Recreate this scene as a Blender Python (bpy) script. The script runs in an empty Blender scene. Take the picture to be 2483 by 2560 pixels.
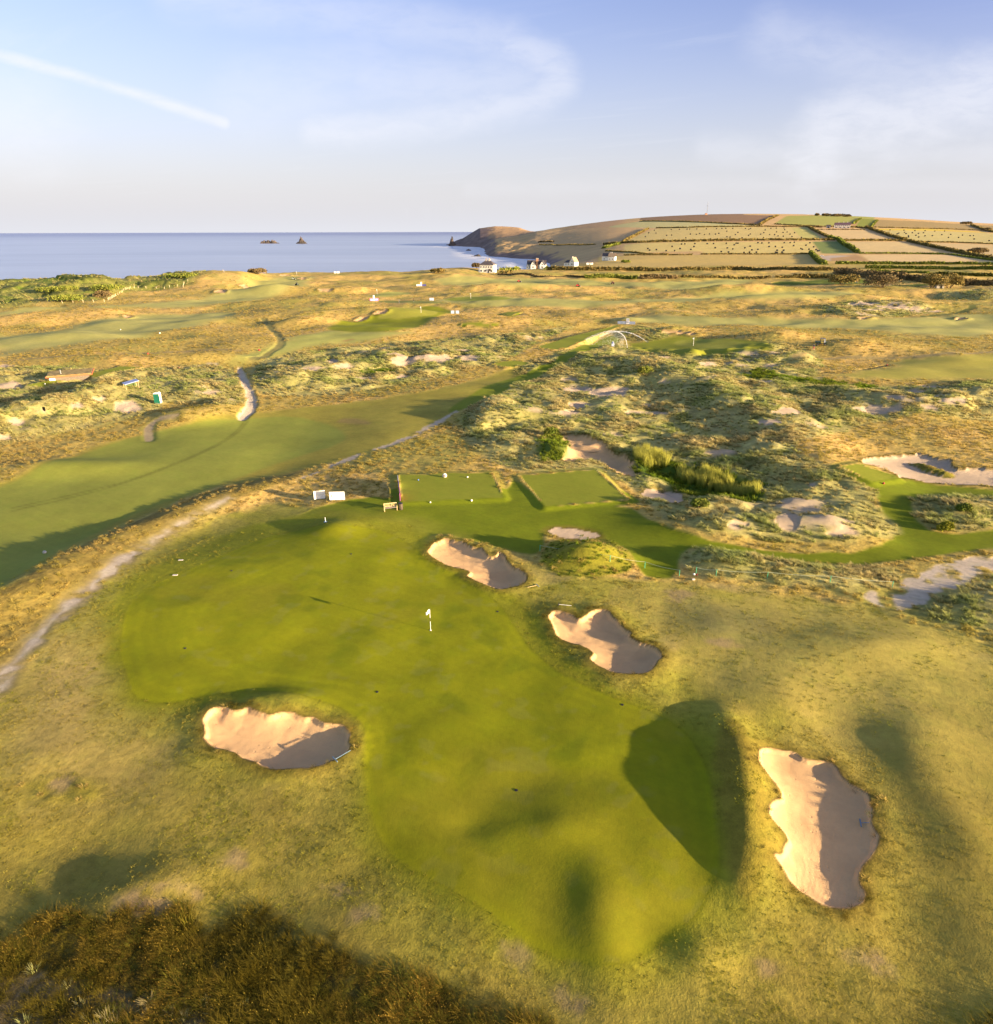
import bpy, bmesh, math, random
import numpy as np
from mathutils import Vector, Matrix
random.seed(7); rng = np.random.default_rng(11)
sc = bpy.context.scene
COL = sc.collection
rad = math.radians

# ------------------------------------------------------------------ camera
CAM_H, PITCH, FPX, ROLL = 33.0, 22.7, 1677.0, 0.15
cam = bpy.data.cameras.new('camera'); cam_o = bpy.data.objects.new('camera', cam); COL.objects.link(cam_o)
cam.sensor_fit = 'HORIZONTAL'; cam.sensor_width = 36; cam.lens = 36*FPX/2483
cam.clip_start = 0.5; cam.clip_end = 150000
cam_o.location = (0, 0, CAM_H)
cam_o.rotation_euler = (Matrix.Rotation(rad(90-PITCH), 3, 'X') @ Matrix.Rotation(rad(-ROLL), 3, 'Z')).to_euler()
sc.camera = cam_o

# ------------------------------------------------------------------ light
SUN_EL, SUN_AZ = 8.4, 115.3            # azimuth clockwise from +Y
sdir = Vector((math.sin(rad(SUN_AZ))*math.cos(rad(SUN_EL)), math.cos(rad(SUN_AZ))*math.cos(rad(SUN_EL)), math.sin(rad(SUN_EL))))
sl = bpy.data.lights.new('sun', 'SUN'); sl.energy = 3.9; sl.angle = rad(0.5); sl.color = (1.0, 0.76, 0.45)
so = bpy.data.objects.new('sun', sl); COL.objects.link(so); so.location = (60, -30, 80)
so.rotation_euler = sdir.to_track_quat('Z', 'Y').to_euler()
sc.view_settings.view_transform = 'Standard'; sc.view_settings.look = 'None'
sc.view_settings.exposure = 2.30; sc.view_settings.gamma = 1; sc.view_settings.use_curve_mapping = False
sc.cycles.max_bounces = 6; sc.cycles.diffuse_bounces = 4; sc.cycles.transparent_max_bounces = 6
sc.cycles.use_denoising = True; sc.cycles.volume_bounces = 0

def nrm(px, py):
    """a pixel of the photograph as a direction in the world"""
    dx = (px-1241.5)/FPX; dy = (1280-py)/FPX
    r = rad(ROLL); dx, dy = dx*math.cos(r)+dy*math.sin(r), -dx*math.sin(r)+dy*math.cos(r)
    c, s = math.cos(rad(PITCH)), math.sin(rad(PITCH))
    return np.array([dx+0*dy, c+dy*s, -s+dy*c])

w = bpy.data.worlds.new('World'); sc.world = w; w.use_nodes = True
nt = w.node_tree; nt.nodes.clear()
class NB:
    """tiny node-graph helper"""
    def __init__(s, nt): s.nt = nt
    def n(s, t, ins=None, **kw):
        k = s.nt.nodes.new(t)
        for a, v in kw.items(): setattr(k, a, v)
        for i, v in (ins or {}).items():
            if hasattr(v, 'is_linked') : s.nt.links.new(v, k.inputs[i])
            else: k.inputs[i].default_value = v
        return k
    def m(s, op, a, b=0.0, c=0.0, clamp=False):
        k = s.n('ShaderNodeMath', {0: a, 1: b, 2: c}, operation=op, use_clamp=clamp); return k.outputs[0]
    def v(s, op, a, b=(0, 0, 0)):
        k = s.n('ShaderNodeVectorMath', {0: a, 1: b}, operation=op); return k.outputs[0] if op not in ('DOT_PRODUCT', 'LENGTH', 'DISTANCE') else k.outputs['Value']
    def noise(s, vec, scale, detail=3.0, rough=0.55, dist=0.0):
        return s.n('ShaderNodeTexNoise', {'Vector': vec, 'Scale': scale, 'Detail': detail, 'Roughness': rough, 'Distortion': dist}).outputs['Fac']
    def ramp(s, f, a, b, lo=0.0, hi=1.0, smooth=True):
        k = s.n('ShaderNodeMapRange', {0: f, 1: a, 2: b, 3: lo, 4: hi}); k.interpolation_type = 'SMOOTHSTEP' if smooth else 'LINEAR'; return k.outputs[0]
    def mix(s, f, a, b, bt='MIX'):
        k = s.n('ShaderNodeMix', None, data_type='RGBA', blend_type=bt)
        for i, v in ((0, f), (6, a), (7, b)):
            if hasattr(v, 'is_linked'): s.nt.links.new(v, k.inputs[i])
            else: k.inputs[i].default_value = v if i == 0 or len(v) == 4 else (*v, 1)
        return k.outputs[2]
g = NB(nt)
sky = g.n('ShaderNodeTexSky', sky_type='NISHITA', sun_disc=False, sun_elevation=rad(SUN_EL), sun_rotation=rad(SUN_AZ),
          altitude=30, air_density=1.0, dust_density=2.0, ozone_density=1.6)
tc = g.n('ShaderNodeTexCoord').outputs['Generated']
sep = g.n('ShaderNodeSeparateXYZ', {0: tc})
dx, dy, dz = sep.outputs
ay = g.m('MAXIMUM', dy, 0.02)
sx = g.m('DIVIDE', dx, ay); sy = g.m('DIVIDE', dz, ay)
sv = g.n('ShaderNodeCombineXYZ', {0: sx, 1: sy, 2: 0.0}).outputs[0]
wob = g.m('SUBTRACT', g.noise(g.v('MULTIPLY', sv, (1, 2.0, 1)), 9.0, 5, 0.6), 0.5)
cl = 0.0
def streak(pts, width, amp, soft=1.0, fib=0.0):
    """a cirrus band along a line of sky directions, torn by noise"""
    global cl
    P = []
    for (X, Y) in pts:
        d = nrm(X*1.3062, Y*1.3062); P.append((d[0]/d[1], d[2]/d[1]))
    for (a, b) in zip(P[:-1], P[1:]):
        ab = (b[0]-a[0], b[1]-a[1]); L2 = ab[0]**2+ab[1]**2
        ap = g.v('SUBTRACT', sv, (a[0], a[1], 0))
        t = g.m('MULTIPLY', g.v('DOT_PRODUCT', ap, (ab[0], ab[1], 0)), 1/L2, clamp=True)
        near = g.n('ShaderNodeVectorMath', {0: (ab[0], ab[1], 0), 'Scale': t}, operation='SCALE').outputs[0]
        d = g.v('LENGTH', g.v('SUBTRACT', ap, near))
        d = g.m('ADD', d, g.m('MULTIPLY', wob, width*1.6))
        f = g.ramp(d, width*soft, 0.0, 0.0, amp)
        cl = f if isinstance(cl, float) else g.m('MAXIMUM', cl, f)
streak([(-30, 98), (130, 140), (280, 185), (430, 235)], 0.007, 0.62, 1.6)
streak([(975, 85), (1050, 118), (1080, 150), (1035, 185), (920, 212), (780, 238), (600, 252)], 0.021, 0.40, 1.6)
streak([(480, 190), (600, 160), (700, 118)], 0.05, 0.20, 1.5)
streak([(1560, 295), (1610, 245), (1690, 225), (1960, 175)], 0.06, 0.5, 1.3)
streak([(1640, 190), (1760, 170), (1960, 120)], 0.03, 0.2, 1.6)
streak([(1350, 285), (1580, 295), (1960, 290)], 0.02, 0.22, 1.5)
streak([(-60, 235), (60, 240)], 0.06, 0.30, 1.6)
streak([(900, 362), (1500, 352), (1960, 358)], 0.012, 0.12, 1.5)
streak([(330, -20), (600, 20), (850, 60), (975, 85)], 0.024, 0.26, 1.8)
streak([(700, 150), (850, 160), (1000, 150)], 0.03, 0.25, 1.8)
streak([(1480, 60), (1620, 110), (1760, 150)], 0.03, 0.25, 1.8)
# fine fibrous veil, laid on a high plane so that it thins out with height
pz = g.m('MAXIMUM', dz, 0.03)
pv = g.n('ShaderNodeCombineXYZ', {0: g.m('DIVIDE', dx, pz), 1: g.m('DIVIDE', dy, pz), 2: 0.0}).outputs[0]
vr = g.n('ShaderNodeVectorRotate', {'Vector': pv, 'Angle': 0.6}, rotation_type='Z_AXIS').outputs[0]
fib = g.noise(g.v('MULTIPLY', vr, (0.25, 1.1, 1)), 1.4, 8, 0.62, 0.6)
veil = g.ramp(fib, 0.54, 0.85, 0.0, 0.22)
thr = g.ramp(g.noise(g.v('MULTIPLY', sv, (3, 9, 1)), 6.0, 7, .65, .4), .28, .62, .55, 1.0)
cl = g.m('MULTIPLY', cl, thr)
cl = g.m('MAXIMUM', cl, veil)
cl = g.m('MULTIPLY', cl, g.ramp(dz, 0.0, 0.05))
pink = g.ramp(g.v('DISTANCE', sv, (-0.24, 0.40, 0)), 0.16, 0.0, 0.0, 1.0)
anti = g.ramp(g.v('DOT_PRODUCT', tc, (math.sin(rad(SUN_AZ)), math.cos(rad(SUN_AZ)), 0)), 0.75, 0.2, 0.0, 1.0)   # the lavender band lies opposite the sun
fwd = g.ramp(dy, -.1, .6)
base = g.mix(fwd, g.mix(1.0, sky.outputs[0], (1.15, 1.0, .88), 'MULTIPLY'), g.mix(1.0, sky.outputs[0], (0.72, 0.64, 0.86), 'MULTIPLY'))  # unseen sky behind kept brighter and warmer as added fill; sky ahead dimmed
hz = g.ramp(dz, 0.40, 0.0, 0.0, 1.0, smooth=False)
hz = g.m('POWER', hz, 2.0)
base = g.mix(g.m('MULTIPLY', g.m('MULTIPLY', hz, 0.93), anti), base, (2.03, 2.05, 2.20))
dk = g.m('MULTIPLY', g.ramp(sx, -.45, .75), g.ramp(sy, .02, .42))
base = g.mix(g.m('MULTIPLY', dk, .95), base, g.mix(1.0, base, (.60, .66, .88), 'MULTIPLY'))
ccol = g.mix(pink, (2.36, 2.37, 2.52), (1.8, 1.47, 1.98))
skyc = g.mix(cl, base, ccol)
bg = g.n('ShaderNodeBackground', {0: skyc, 1: 0.085})
g.nt.links.new(bg.outputs[0], g.n('ShaderNodeOutputWorld').inputs[0])

# ------------------------------------------------------------------ noise in numpy
def _hash(ix, iy, seed):
    h = (ix.astype(np.int64)*374761393 + iy.astype(np.int64)*668265263 + seed*2147483647) & 0xffffffff
    h = ((h ^ (h >> 13))*1274126177) & 0xffffffff
    h = (h ^ (h >> 16)) & 0xffffffff
    return h.astype(np.float64)/4294967295.0*2-1
def vn(x, y, wl, seed=0):
    """value noise, wavelength wl metres, about -1..1"""
    X = x/wl; Y = y/wl
    ix = np.floor(X); iy = np.floor(Y); fx = X-ix; fy = Y-iy
    ux = fx*fx*fx*(fx*(fx*6-15)+10); uy = fy*fy*fy*(fy*(fy*6-15)+10)
    a = _hash(ix, iy, seed); b = _hash(ix+1, iy, seed); c = _hash(ix, iy+1, seed); d = _hash(ix+1, iy+1, seed)
    return (a*(1-ux)+b*ux)*(1-uy)+(c*(1-ux)+d*ux)*uy
def fbm(x, y, wl, seed=0, octv=3, gain=0.5):
    s = 0; a = 1; t = 0
    for k in range(octv):
        ca, sa = math.cos(0.6*k+0.3), math.sin(0.6*k+0.3)
        s = s+a*vn(x*ca-y*sa+13.7*k, x*sa+y*ca-7.3*k, wl, seed+k*17); t += a; wl *= 0.48; a *= gain
    return s/t
def sstep(e0, e1, x):
    t = np.clip((x-e0)/(e1-e0), 0, 1); return t*t*(3-2*t)

# ------------------------------------------------------------------ pixels to places
def D(pts): return [(x*1.3062, y*1.3062) for x, y in pts]
def Z(c, pts):
    s = (c[2]-c[0])/1901.0
    return [(c[0]+x*s, c[1]+y*s) for x, y in pts]
CR = dict(A=(0, 660, 620, 960), B=(600, 660, 1220, 960), C=(1200, 660, 1820, 960), E=(1800, 640, 2483, 960), F=(0, 940, 620, 1240),
          G=(0, 1240, 620, 1740), H=(1300, 1050, 1900, 1350), I=(1300, 860, 2000, 1150), J=(1900, 860, 2483, 1120), K=(2100, 1100, 2483, 1400),
          L=(400, 850, 1300, 1150), M=(480, 1700, 980, 2000), N=(1300, 1480, 1700, 1720), O=(1800, 1820, 2300, 2320), P=(750, 1050, 1450, 1550),
          Q=(1600, 520, 2100, 720), R=(2000, 500, 2483, 740), S=(1120, 520, 1620, 720), T=(80, 880, 440, 1020), U=(1300, 850, 2483, 1600),
          V=(800, 660, 1200, 860))
def z_(c, pts): return Z(CR[c], pts)

# far table: height above the course by viewing column (px) and distance
_cols = [-2500, 1100, 1165, 1196, 1246, 1300, 1346, 1400, 1500, 1600, 1770, 2000, 2200, 2483, 3600]
_dst = np.array([600, 800, 1000, 1150, 1300, 1400, 1500, 1600, 1800, 2000, 2200, 2400, 2600, 2800, 3000, 3300, 3800, 6000], float)
def _prof(pairs): p = np.array(pairs, float); return np.interp(_dst, p[:, 0], p[:, 1])
def _hill(zr, z0=0.0, dr=2600.0):
    t = np.clip((_dst-850)/(dr-850), 0, 1); f = 1.15*t-0.15*t**3
    return z0+(zr-z0)*f*np.where(_dst > dr, np.clip(1-(_dst-dr)/3500, 0, 1), 1)
_tab = np.stack([
    _prof([(600, 0), (700, -25)]), _prof([(600, 0), (700, -25)]),
    _prof([(600, 0), (740, -25), (2500, -25), (2600, -8), (2700, 8), (2800, 12), (3000, -10), (3200, -25)]),
    _prof([(600, 0), (760, -25), (2300, -25), (2400, -16), (2500, 10), (2650, 34), (2800, 44), (3000, 25), (3300, -25)]),
    _prof([(600, 0), (800, -25), (1390, -25), (1450, -16), (1520, -6), (1700, -1), (2000, 5), (2300, 8), (2500, 18), (2650, 42), (2800, 53), (3000, 40), (3300, -10)]),
    _prof([(600, 0), (720, -5), (850, -25), (1300, -25), (1380, -14), (1450, -4), (1600, -1), (1800, 6), (2000, 11), (2300, 17), (2500, 26), (2700, 42), (2850, 49), (3300, 20)]),
    _prof([(600, 0), (800, -8), (900, -25), (1250, -25), (1350, -10), (1420, -2), (1600, 5), (1800, 15), (2000, 24), (2200, 33), (2600, 32), (3300, 5)]),
    _prof([(600, 0), (850, -3), (1000, -10), (1200, -9), (1300, 0), (1400, 5), (1600, 13), (1800, 21), (2000, 30), (2300, 41), (2600, 44), (3300, 10)]),
    _hill(67, 0, 2550), _hill(78), _hill(89.5), _hill(88), _hill(76), _hill(52), _hill(42)])
_c2 = np.arange(-2500, 3601, 20.0); _i2 = np.interp(_c2, _cols, np.arange(len(_cols))); _f0 = np.clip(np.floor(_i2).astype(int), 0, len(_cols)-2); _ff = (_i2-_f0)[:, None]
_t2 = _tab[_f0]*(1-_ff)+_tab[_f0+1]*_ff; _kk = np.exp(-np.linspace(-2, 2, 21)**2); _kk /= _kk.sum()
_sm = np.stack([np.convolve(np.pad(_t2[:, j], 10, 'edge'), _kk, 'valid') for j in range(_t2.shape[1])], 1)
_w2 = np.clip((_c2-1340)/120, 0, 1)[:, None]; _tab = _t2*(1-_w2)+_sm*_w2; _cols = _c2
def far_h(q, y):
    px = 1241.5+FPX*q
    ci = np.interp(px, _cols, np.arange(len(_cols))); di = np.interp(y, _dst, np.arange(len(_dst)))
    c0 = np.clip(np.floor(ci).astype(int), 0, len(_cols)-2); d0 = np.clip(np.floor(di).astype(int), 0, len(_dst)-2)
    fc = ci-c0; fd = di-d0
    return (_tab[c0, d0]*(1-fc)+_tab[c0+1, d0]*fc)*(1-fd)+(_tab[c0, d0+1]*(1-fc)+_tab[c0+1, d0+1]*fc)*fd
# coastal crest: px, skyline row, distance of the crest
_cr = np.array([(-1500, 690, 430), (-300, 700, 430), (0, 702, 430), (42, 696, 430), (108, 691, 432), (170, 685.5, 435), (228, 681.5, 440), (277, 683.5, 445),
    (310, 688, 455), (352, 689, 470), (401, 683, 480), (457, 678, 485), (506, 671, 490), (554, 670, 490), (584, 675, 500), (610, 672, 505), (640, 680, 530),
    (680, 681, 560), (740, 678, 590), (796, 680, 610), (861, 681, 612), (952, 676, 615), (1011, 681, 618), (1073, 674, 625), (1122, 670, 635), (1161, 668, 640), (1230, 672, 650)], float)
_cz = CAM_H-_cr[:, 2]*np.tan(rad(PITCH)-np.arctan((1280-_cr[:, 1]+(_cr[:, 0]-1241)*0.0026)/FPX))
_cp = np.arange(-1500, 1231, 10.0); _kg = np.exp(-np.linspace(-2, 2, 9)**2); _kg /= _kg.sum()
_cpd = np.convolve(np.pad(np.interp(_cp, _cr[:, 0], _cr[:, 2]), 4, 'edge'), _kg, 'valid'); _cpz = np.convolve(np.pad(np.interp(_cp, _cr[:, 0], _cz), 4, 'edge'), _kg, 'valid')
# mounds: D px centre, height, radius across, radius away (m), rotation
_mounds = []
def mound(X, Y, h, rx, ry=None, rot=0):
    d = nrm(X*1.3062, Y*1.3062); t = -CAM_H/d[2]
    _mounds.append((d[0]*t, d[1]*t, h, rx, ry or rx, math.cos(rad(rot)), math.sin(rad(rot))))
def ridge(pts, r, n=10):
    """a chain of mounds: (X, Y, h) in photo pixels, r metres wide"""
    W = []
    for X, Y, h in pts:
        d = nrm(X*1.3062, Y*1.3062); t = -CAM_H/d[2]; W.append((d[0]*t, d[1]*t, h))
    for a, b in zip(W[:-1], W[1:]):
        L = math.hypot(b[0]-a[0], b[1]-a[1]); k = max(1, int(math.ceil(L/(r*0.8)))); s_ = L/k/(r*1.7725)
        for i in range(k+(b is W[-1])):
            f = i/k; _mounds.append((a[0]+(b[0]-a[0])*f, a[1]+(b[1]-a[1])*f, (a[2]+(b[2]-a[2])*f)*s_, r, r, 1.0, 0.0))
ridge([(1385, 1370, .5), (1412, 1450, 1.1), (1425, 1545, 1.3), (1432, 1630, .95), (1425, 1710, .4)], 1.8)
mound(540, 1345, .50, 3.4, 1.6)
mound(640, 1012, .55, 3.0, 2.5)
mound(1155, 1790, .36, 1.7, 3.6); mound(1340, 1830, .3, 1.5, 1.2)
mound(240, 1720, .42, 3.6, 1.8, 30)
ridge([(-80, 1190, 1.0), (60, 1130, 1.1), (200, 1030, 1.15), (330, 975, 1.1), (450, 935, .9), (560, 905, .6)], 4.0)
for i in range(9): _mounds.append((-34+i*5.2, 9.5+1.5*math.sin(i*1.7), 2.1+.5*math.sin(i*2.3), 3.4, 2.4, 1.0, 0.0))  # unseen dune ridge below the frame, shaped to shade the bottom grass
mound(1127, 1068, 2.0, 3.8, 2.3)                                  # roped mound
ridge([(1345, 1085, .8), (1430, 1085, 1.0), (1550, 1105, 1.0), (1650, 1120, .7)], 2.6)
ridge([(1860, 1165, .5), (1960, 1175, .8)], 3.5)
ridge([(1230, 1000, .4), (1350, 1020, 1.1), (1450, 1010, 1.4), (1580, 1020, 1.4), (1660, 1030, .9)], 3.0)
ridge([(1800, 985, .8), (1900, 975, 1.2)], 4.0)
ridge([(1150, 690, 1.6), (1270, 720, 2.0), (1380, 760, 2.3), (1480, 820, 2.1), (1560, 880, 2.3), (1620, 950, 1.5)], 8.5)
mound(1330, 925, -1.3, 9, 5); mound(1180, 870, -1.3, 4.5, 4)
ridge([(1440, 680, 1.6), (1540, 690, 2.2)], 7)
ridge([(1600, 760, 1.8), (1750, 790, 2.0), (1900, 760, 2.2)], 7)
ridge([(900, 790, .6), (960, 800, 1.7), (1050, 800, 1.9)], 7.5)
mound(1000, 860, 1.0, 7, 3.5)
ridge([(560, 730, 1.4), (640, 700, 2.0), (760, 690, 1.7), (900, 680, 1.6)], 9)
ridge([(-60, 820, 2.0), (80, 780, 2.8), (180, 760, 2.9), (260, 740, 2.2), (350, 745, 1.7), (440, 740, 1.4)], 8)
mound(360, 790, 1.9, 7, 4); mound(420, 775, 1.4, 6, 4)
mound(120, 880, 1.0, 12, 4)
mound(600, 620, 4.0, 14, 8); mound(520, 560, 4.2, 20, 12); mound(420, 545, 4.0, 30, 12)
mound(1290, 635, 2.0, 9, 3.5); mound(1200, 610, 1.2, 8, 6); mound(1500, 652, 2.4, 10, 6); mound(1640, 668, 1.8, 14, 6)
mound(750, 600, 2.2, 24, 12); mound(905, 610, 1.8, 14, 7)
for (X, Y, h, a, b) in [(1000, 555, 2.5, 40, 10), (1390, 560, 3.2, 45, 8), (1560, 575, 2.4, 50, 9), (1730, 590, 2.0, 50, 9), (250, 640, 2.5, 35, 8), (350, 690, 2.0, 25, 5),
                        (150, 650, 1.8, 18, 8), (860, 535, 3.0, 40, 14), (1180, 545, 2, 40, 9), (660, 560, 3, 30, 10), (60, 600, 2, 40, 8), (1000, 620, 1.6, 25, 6)]: mound(X, Y, h, a, b)
_MD = np.array(_mounds)
SWALES = []
for (X_, Y_, h_, a_, b_) in [(1000, 1500, -.16, 2.6, 1.6), (900, 1580, -.14, 1.6, 1.1), (1060, 1590, .16, 2.2, 1.2), (1200, 1720, .18, 2.4, 1.6), (760, 1480, .10, 2.5, 2), (1130, 1440, .12, 3, 2), (560, 1200, .12, 5, 3), (800, 1250, -.10, 4, 3), (740, 1060, .16, 3, 2.5), (1480, 1330, .34, 3.6, 3), (1600, 1240, .42, 5, 3.5), (1750, 1420, .42, 3.6, 3.6), (1640, 1420, -.3, 3, 3.6), (1850, 1600, .42, 2.8, 3.6), (1760, 1760, -.34, 2.8, 3), (1380, 1200, .22, 3.2, 2.6), (1720, 1240, .3, 4, 2.5), (120, 1620, -.25, 4, 2)]:
    d_ = nrm(X_*1.3062, Y_*1.3062); t_ = -CAM_H/d_[2]; SWALES.append((d_[0]*t_, d_[1]*t_, h_, a_, b_))

def base_h(x, y):
    """the lie of the land, before bunkers and platforms are cut"""
    q = x/np.maximum(.9225*y+12.7, 1)
    px = 1241.5+FPX*q
    h = np.zeros_like(x)
    for (cx, cy, hh, rx, ry, c, s) in _MD:
        R = 3.2*max(rx, ry)
        m = np.nonzero((np.abs(x-cx) < R) & (np.abs(y-cy) < R))[0]
        if len(m) == 0: continue
        dx = x[m]-cx; dy = y[m]-cy; u = (dx*c+dy*s)/rx; v = (-dx*s+dy*c)/ry
        h[m] += hh*np.exp(-(u*u+v*v))
    h += .05*fbm(x+3, y, 7.5, 8, 2)*sstep(70, 45, y)
    for (sx_, sy_, hh_, r1, r2) in SWALES: h += hh_*np.exp(-((x-sx_)/r1)**2-((y-sy_)/r2)**2)
    # left fairway lies lower
    h -= 1.3*sstep(-16, -38, x)*sstep(62, 78, y)*sstep(190, 120, y)
    # links undulation, growing with distance
    h += 0.10*vn(x, y, 9, 3)*sstep(200, 90, y)*(y < 200)
    h += 0.085*fbm(x, y, 5.0, 5, 2)*sstep(90, 40, y)
    h += sstep(120, 230, y)*sstep(760, 560, y)*(1.5*vn(x, y*1.7, 46, 21)+0.75*vn(x, y*1.5, 19, 22)+.22*vn(x, y, 8, 23)) + 0.25*vn(x, y, 24, 31)
    # coast
    cd = np.interp(px, _cp, _cpd); cz = np.interp(px, _cp, _cpz)
    left = sstep(1290, 1150, px)
    t = (y-cd)
    wN = 34+24*sstep(3, 9, cz)
    b = np.where(t < 0, np.exp(-(t/wN)**2), np.exp(-(t/30)**2))
    h = h*(1-b*left)+(cz+(1.0*vn(x, y, 16, 41)-.5)*sstep(3, 8, cz))*b*left
    drop = sstep(10, 90, t)*left
    h = h*(1-drop)-24*drop
    # far land
    fz = sstep(640, 800, y)
    fh = far_h(q, y)
    rough = np.where(fh < 2, 1.0, .45)*sstep(1250, 1500, y)*sstep(1500, 1350, px)+.12
    fh = fh+rough*(3.5*fbm(x, y, 60, 51, 4, .6))*(fh > -24)
    # gullied cliffs at the headland
    clf = sstep(1420, 1300, px)*sstep(-20, -8, fh)*sstep(20, -2, fh)
    fh = fh+clf*5*np.abs(fbm(x, y*0.6, 45, 55, 3))
    farmix = np.maximum(fz*(1-left), sstep(750, 900, y))
    h = h*(1-farmix)+fh*farmix
    return h
# ------------------------------------------------------------------ terrain grid (rows by distance, finer close by)
ys = [3.0]
while ys[-1] < 15: ys.append(ys[-1]+1.2)
while ys[-1] < 3900:
    y = ys[-1]; ys.append(y+max(0.115, min(y*y*7.6e-5, 0.0072*y)))
ys = np.array(ys+[4400, 5000, 6000])
qi = np.linspace(-0.70, 0.70, 741); st = qi[1]-qi[0]
ext = 0.70+np.cumsum(st*1.14**np.arange(1, 36))
qs = np.concatenate([-ext[::-1], qi, ext])
NR, NC = len(ys), len(qs)
X = (qs[None, :]*(ys[:, None]+13.8)).ravel(); Y = np.repeat(ys, NC)
print('grid', NR, NC, NR*NC)
H = base_h(X, Y)
def gidx(x, y):
    return np.interp(y, ys, np.arange(NR)), np.interp(x/(y+13.8), qs, np.arange(NC))
def samp(A, x, y):
    x = np.atleast_1d(np.asarray(x, float)); y = np.atleast_1d(np.asarray(y, float))
    r, c = gidx(x, y); r0 = np.clip(r.astype(int), 0, NR-2); c0 = np.clip(c.astype(int), 0, NC-2); fr = r-r0; fc = c-c0
    i = r0*NC+c0
    if A.ndim == 2: fr = fr[:, None]; fc = fc[:, None]
    return (A[i]*(1-fc)+A[i+1]*fc)*(1-fr)+(A[i+NC]*(1-fc)+A[i+NC+1]*fc)*fr
def place(px, py, tmin=15.0):
    """where the ray through a photo pixel meets the ground"""
    px = np.atleast_1d(np.asarray(px, float)); py = np.atleast_1d(np.asarray(py, float))
    d = np.stack([nrm(a, b) for a, b in zip(px, py)])
    t = np.full(len(px), tmin); hit = np.zeros(len(px), bool); prev = t.copy()
    for k in range(1500):
        stp = np.maximum(0.25, 0.006*t)
        tn = np.where(hit, t, t+stp)
        z = CAM_H+d[:, 2]*tn
        g_ = samp(H, d[:, 0]*tn, d[:, 1]*tn)
        nh = (~hit) & (z < g_)
        prev = np.where(hit, prev, t); t = tn; hit |= nh
        if hit.all(): break
    lo, hi = prev.copy(), t.copy()
    for k in range(12):
        mid = (lo+hi)/2; z = CAM_H+d[:, 2]*mid; below = z < samp(H, d[:, 0]*mid, d[:, 1]*mid)
        hi = np.where(below, mid, hi); lo = np.where(below, lo, mid)
    return np.stack([d[:, 0]*hi, d[:, 1]*hi, samp(H, d[:, 0]*hi, d[:, 1]*hi)], 1)
def W(pts):
    a = np.array(pts, float); return place(a[:, 0], a[:, 1])
def smoothpoly(P, n=2):
    P = np.asarray(P)[:, :2]
    for _ in range(n):
        a = P; b = np.roll(P, -1, 0); P = np.empty((2*len(a), 2)); P[0::2] = .75*a+.25*b; P[1::2] = .25*a+.75*b
    return P
def sdf(poly, pad=6.0):
    """signed distance (inside > 0) of the grid points near a polygon; indices, distance"""
    lo = poly.min(0)-pad; hi = poly.max(0)+pad
    m = np.nonzero((X > lo[0]) & (X < hi[0]) & (Y > lo[1]) & (Y < hi[1]))[0]
    px, py = X[m], Y[m]; d2 = np.full(len(m), 1e18); ins = np.zeros(len(m), bool)
    for a, b in zip(poly, np.roll(poly, -1, 0)):
        e = b-a; L = e@e+1e-12
        t = np.clip(((px-a[0])*e[0]+(py-a[1])*e[1])/L, 0, 1)
        d2 = np.minimum(d2, (px-a[0]-t*e[0])**2+(py-a[1]-t*e[1])**2)
        c = ((a[1] > py) != (b[1] > py)); xx = a[0]+(py-a[1])*e[0]/(e[1] if abs(e[1]) > 1e-9 else 1e-9)
        ins ^= (c & (px < xx))
    return m, np.where(ins, 1, -1)*np.sqrt(d2)
def sdl(line, pad):
    lo = line.min(0)-pad; hi = line.max(0)+pad
    m = np.nonzero((X > lo[0]) & (X < hi[0]) & (Y > lo[1]) & (Y < hi[1]))[0]
    px, py = X[m], Y[m]; d2 = np.full(len(m), 1e18)
    for a, b in zip(line[:-1], line[1:]):
        e = b-a; L = e@e+1e-12; t = np.clip(((px-a[0])*e[0]+(py-a[1])*e[1])/L, 0, 1)
        d2 = np.minimum(d2, (px-a[0]-t*e[0])**2+(py-a[1]-t*e[1])**2)
    return m, np.sqrt(d2)

# ---- channels painted on the grid
n1 = fbm(X, Y, 30, 61, 3); n2 = fbm(X, Y, 7, 62, 3); n3 = fbm(X, Y, 2.0, 63, 2); n4 = fbm(X, Y*.6, 14, 64, 3)
TINT = np.zeros((NR*NC, 3)); MAR = np.zeros(NR*NC); RGH = np.zeros(NR*NC); LUSH = np.zeros(NR*NC); SAND = np.zeros(NR*NC); LIP = np.zeros(NR*NC); MOW = np.zeros(NR*NC)
CID = np.zeros(NR*NC, np.int32)
REG = [dict(name='ground', label='golden rough grass of the golf links')]
c3 = lambda *a: np.array(a, float)
STRAW = c3(.50, .335, .105); STRAW2 = c3(.37, .275, .072); OLIVE = c3(.27, .245, .055); GREEN = c3(.205, .215, .003); TEE = c3(.20, .22, .020)
FAIR = c3(.29, .29, .075); LUSHC = c3(.14, .17, .006); SEMI = c3(.345, .285, .060); PALE = c3(.30, .235, .075); SANDC = c3(.56, .365, .19); SANDG = c3(.44, .34, .245)
MARC = c3(.31, .275, .10); PATHC = c3(.46, .38, .29)
k = sstep(-.35, .45, n1+.5*n2)[:, None]
TINT[:] = STRAW*k+STRAW2*(1-k)
k = sstep(.0, .5, n4+.25*n3)[:, None]; TINT[:] = TINT*(1-k*.75)+OLIVE*k*.75
RGH[:] = 1.0
def blend(m, wgt, col, **ch):
    w1 = wgt[:, None]; TINT[m] = TINT[m]*(1-w1)+np.asarray(col)*w1
    for nme, val in ch.items():
        A = globals()[nme]; A[m] = A[m]*(1-wgt)+val*wgt
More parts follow.
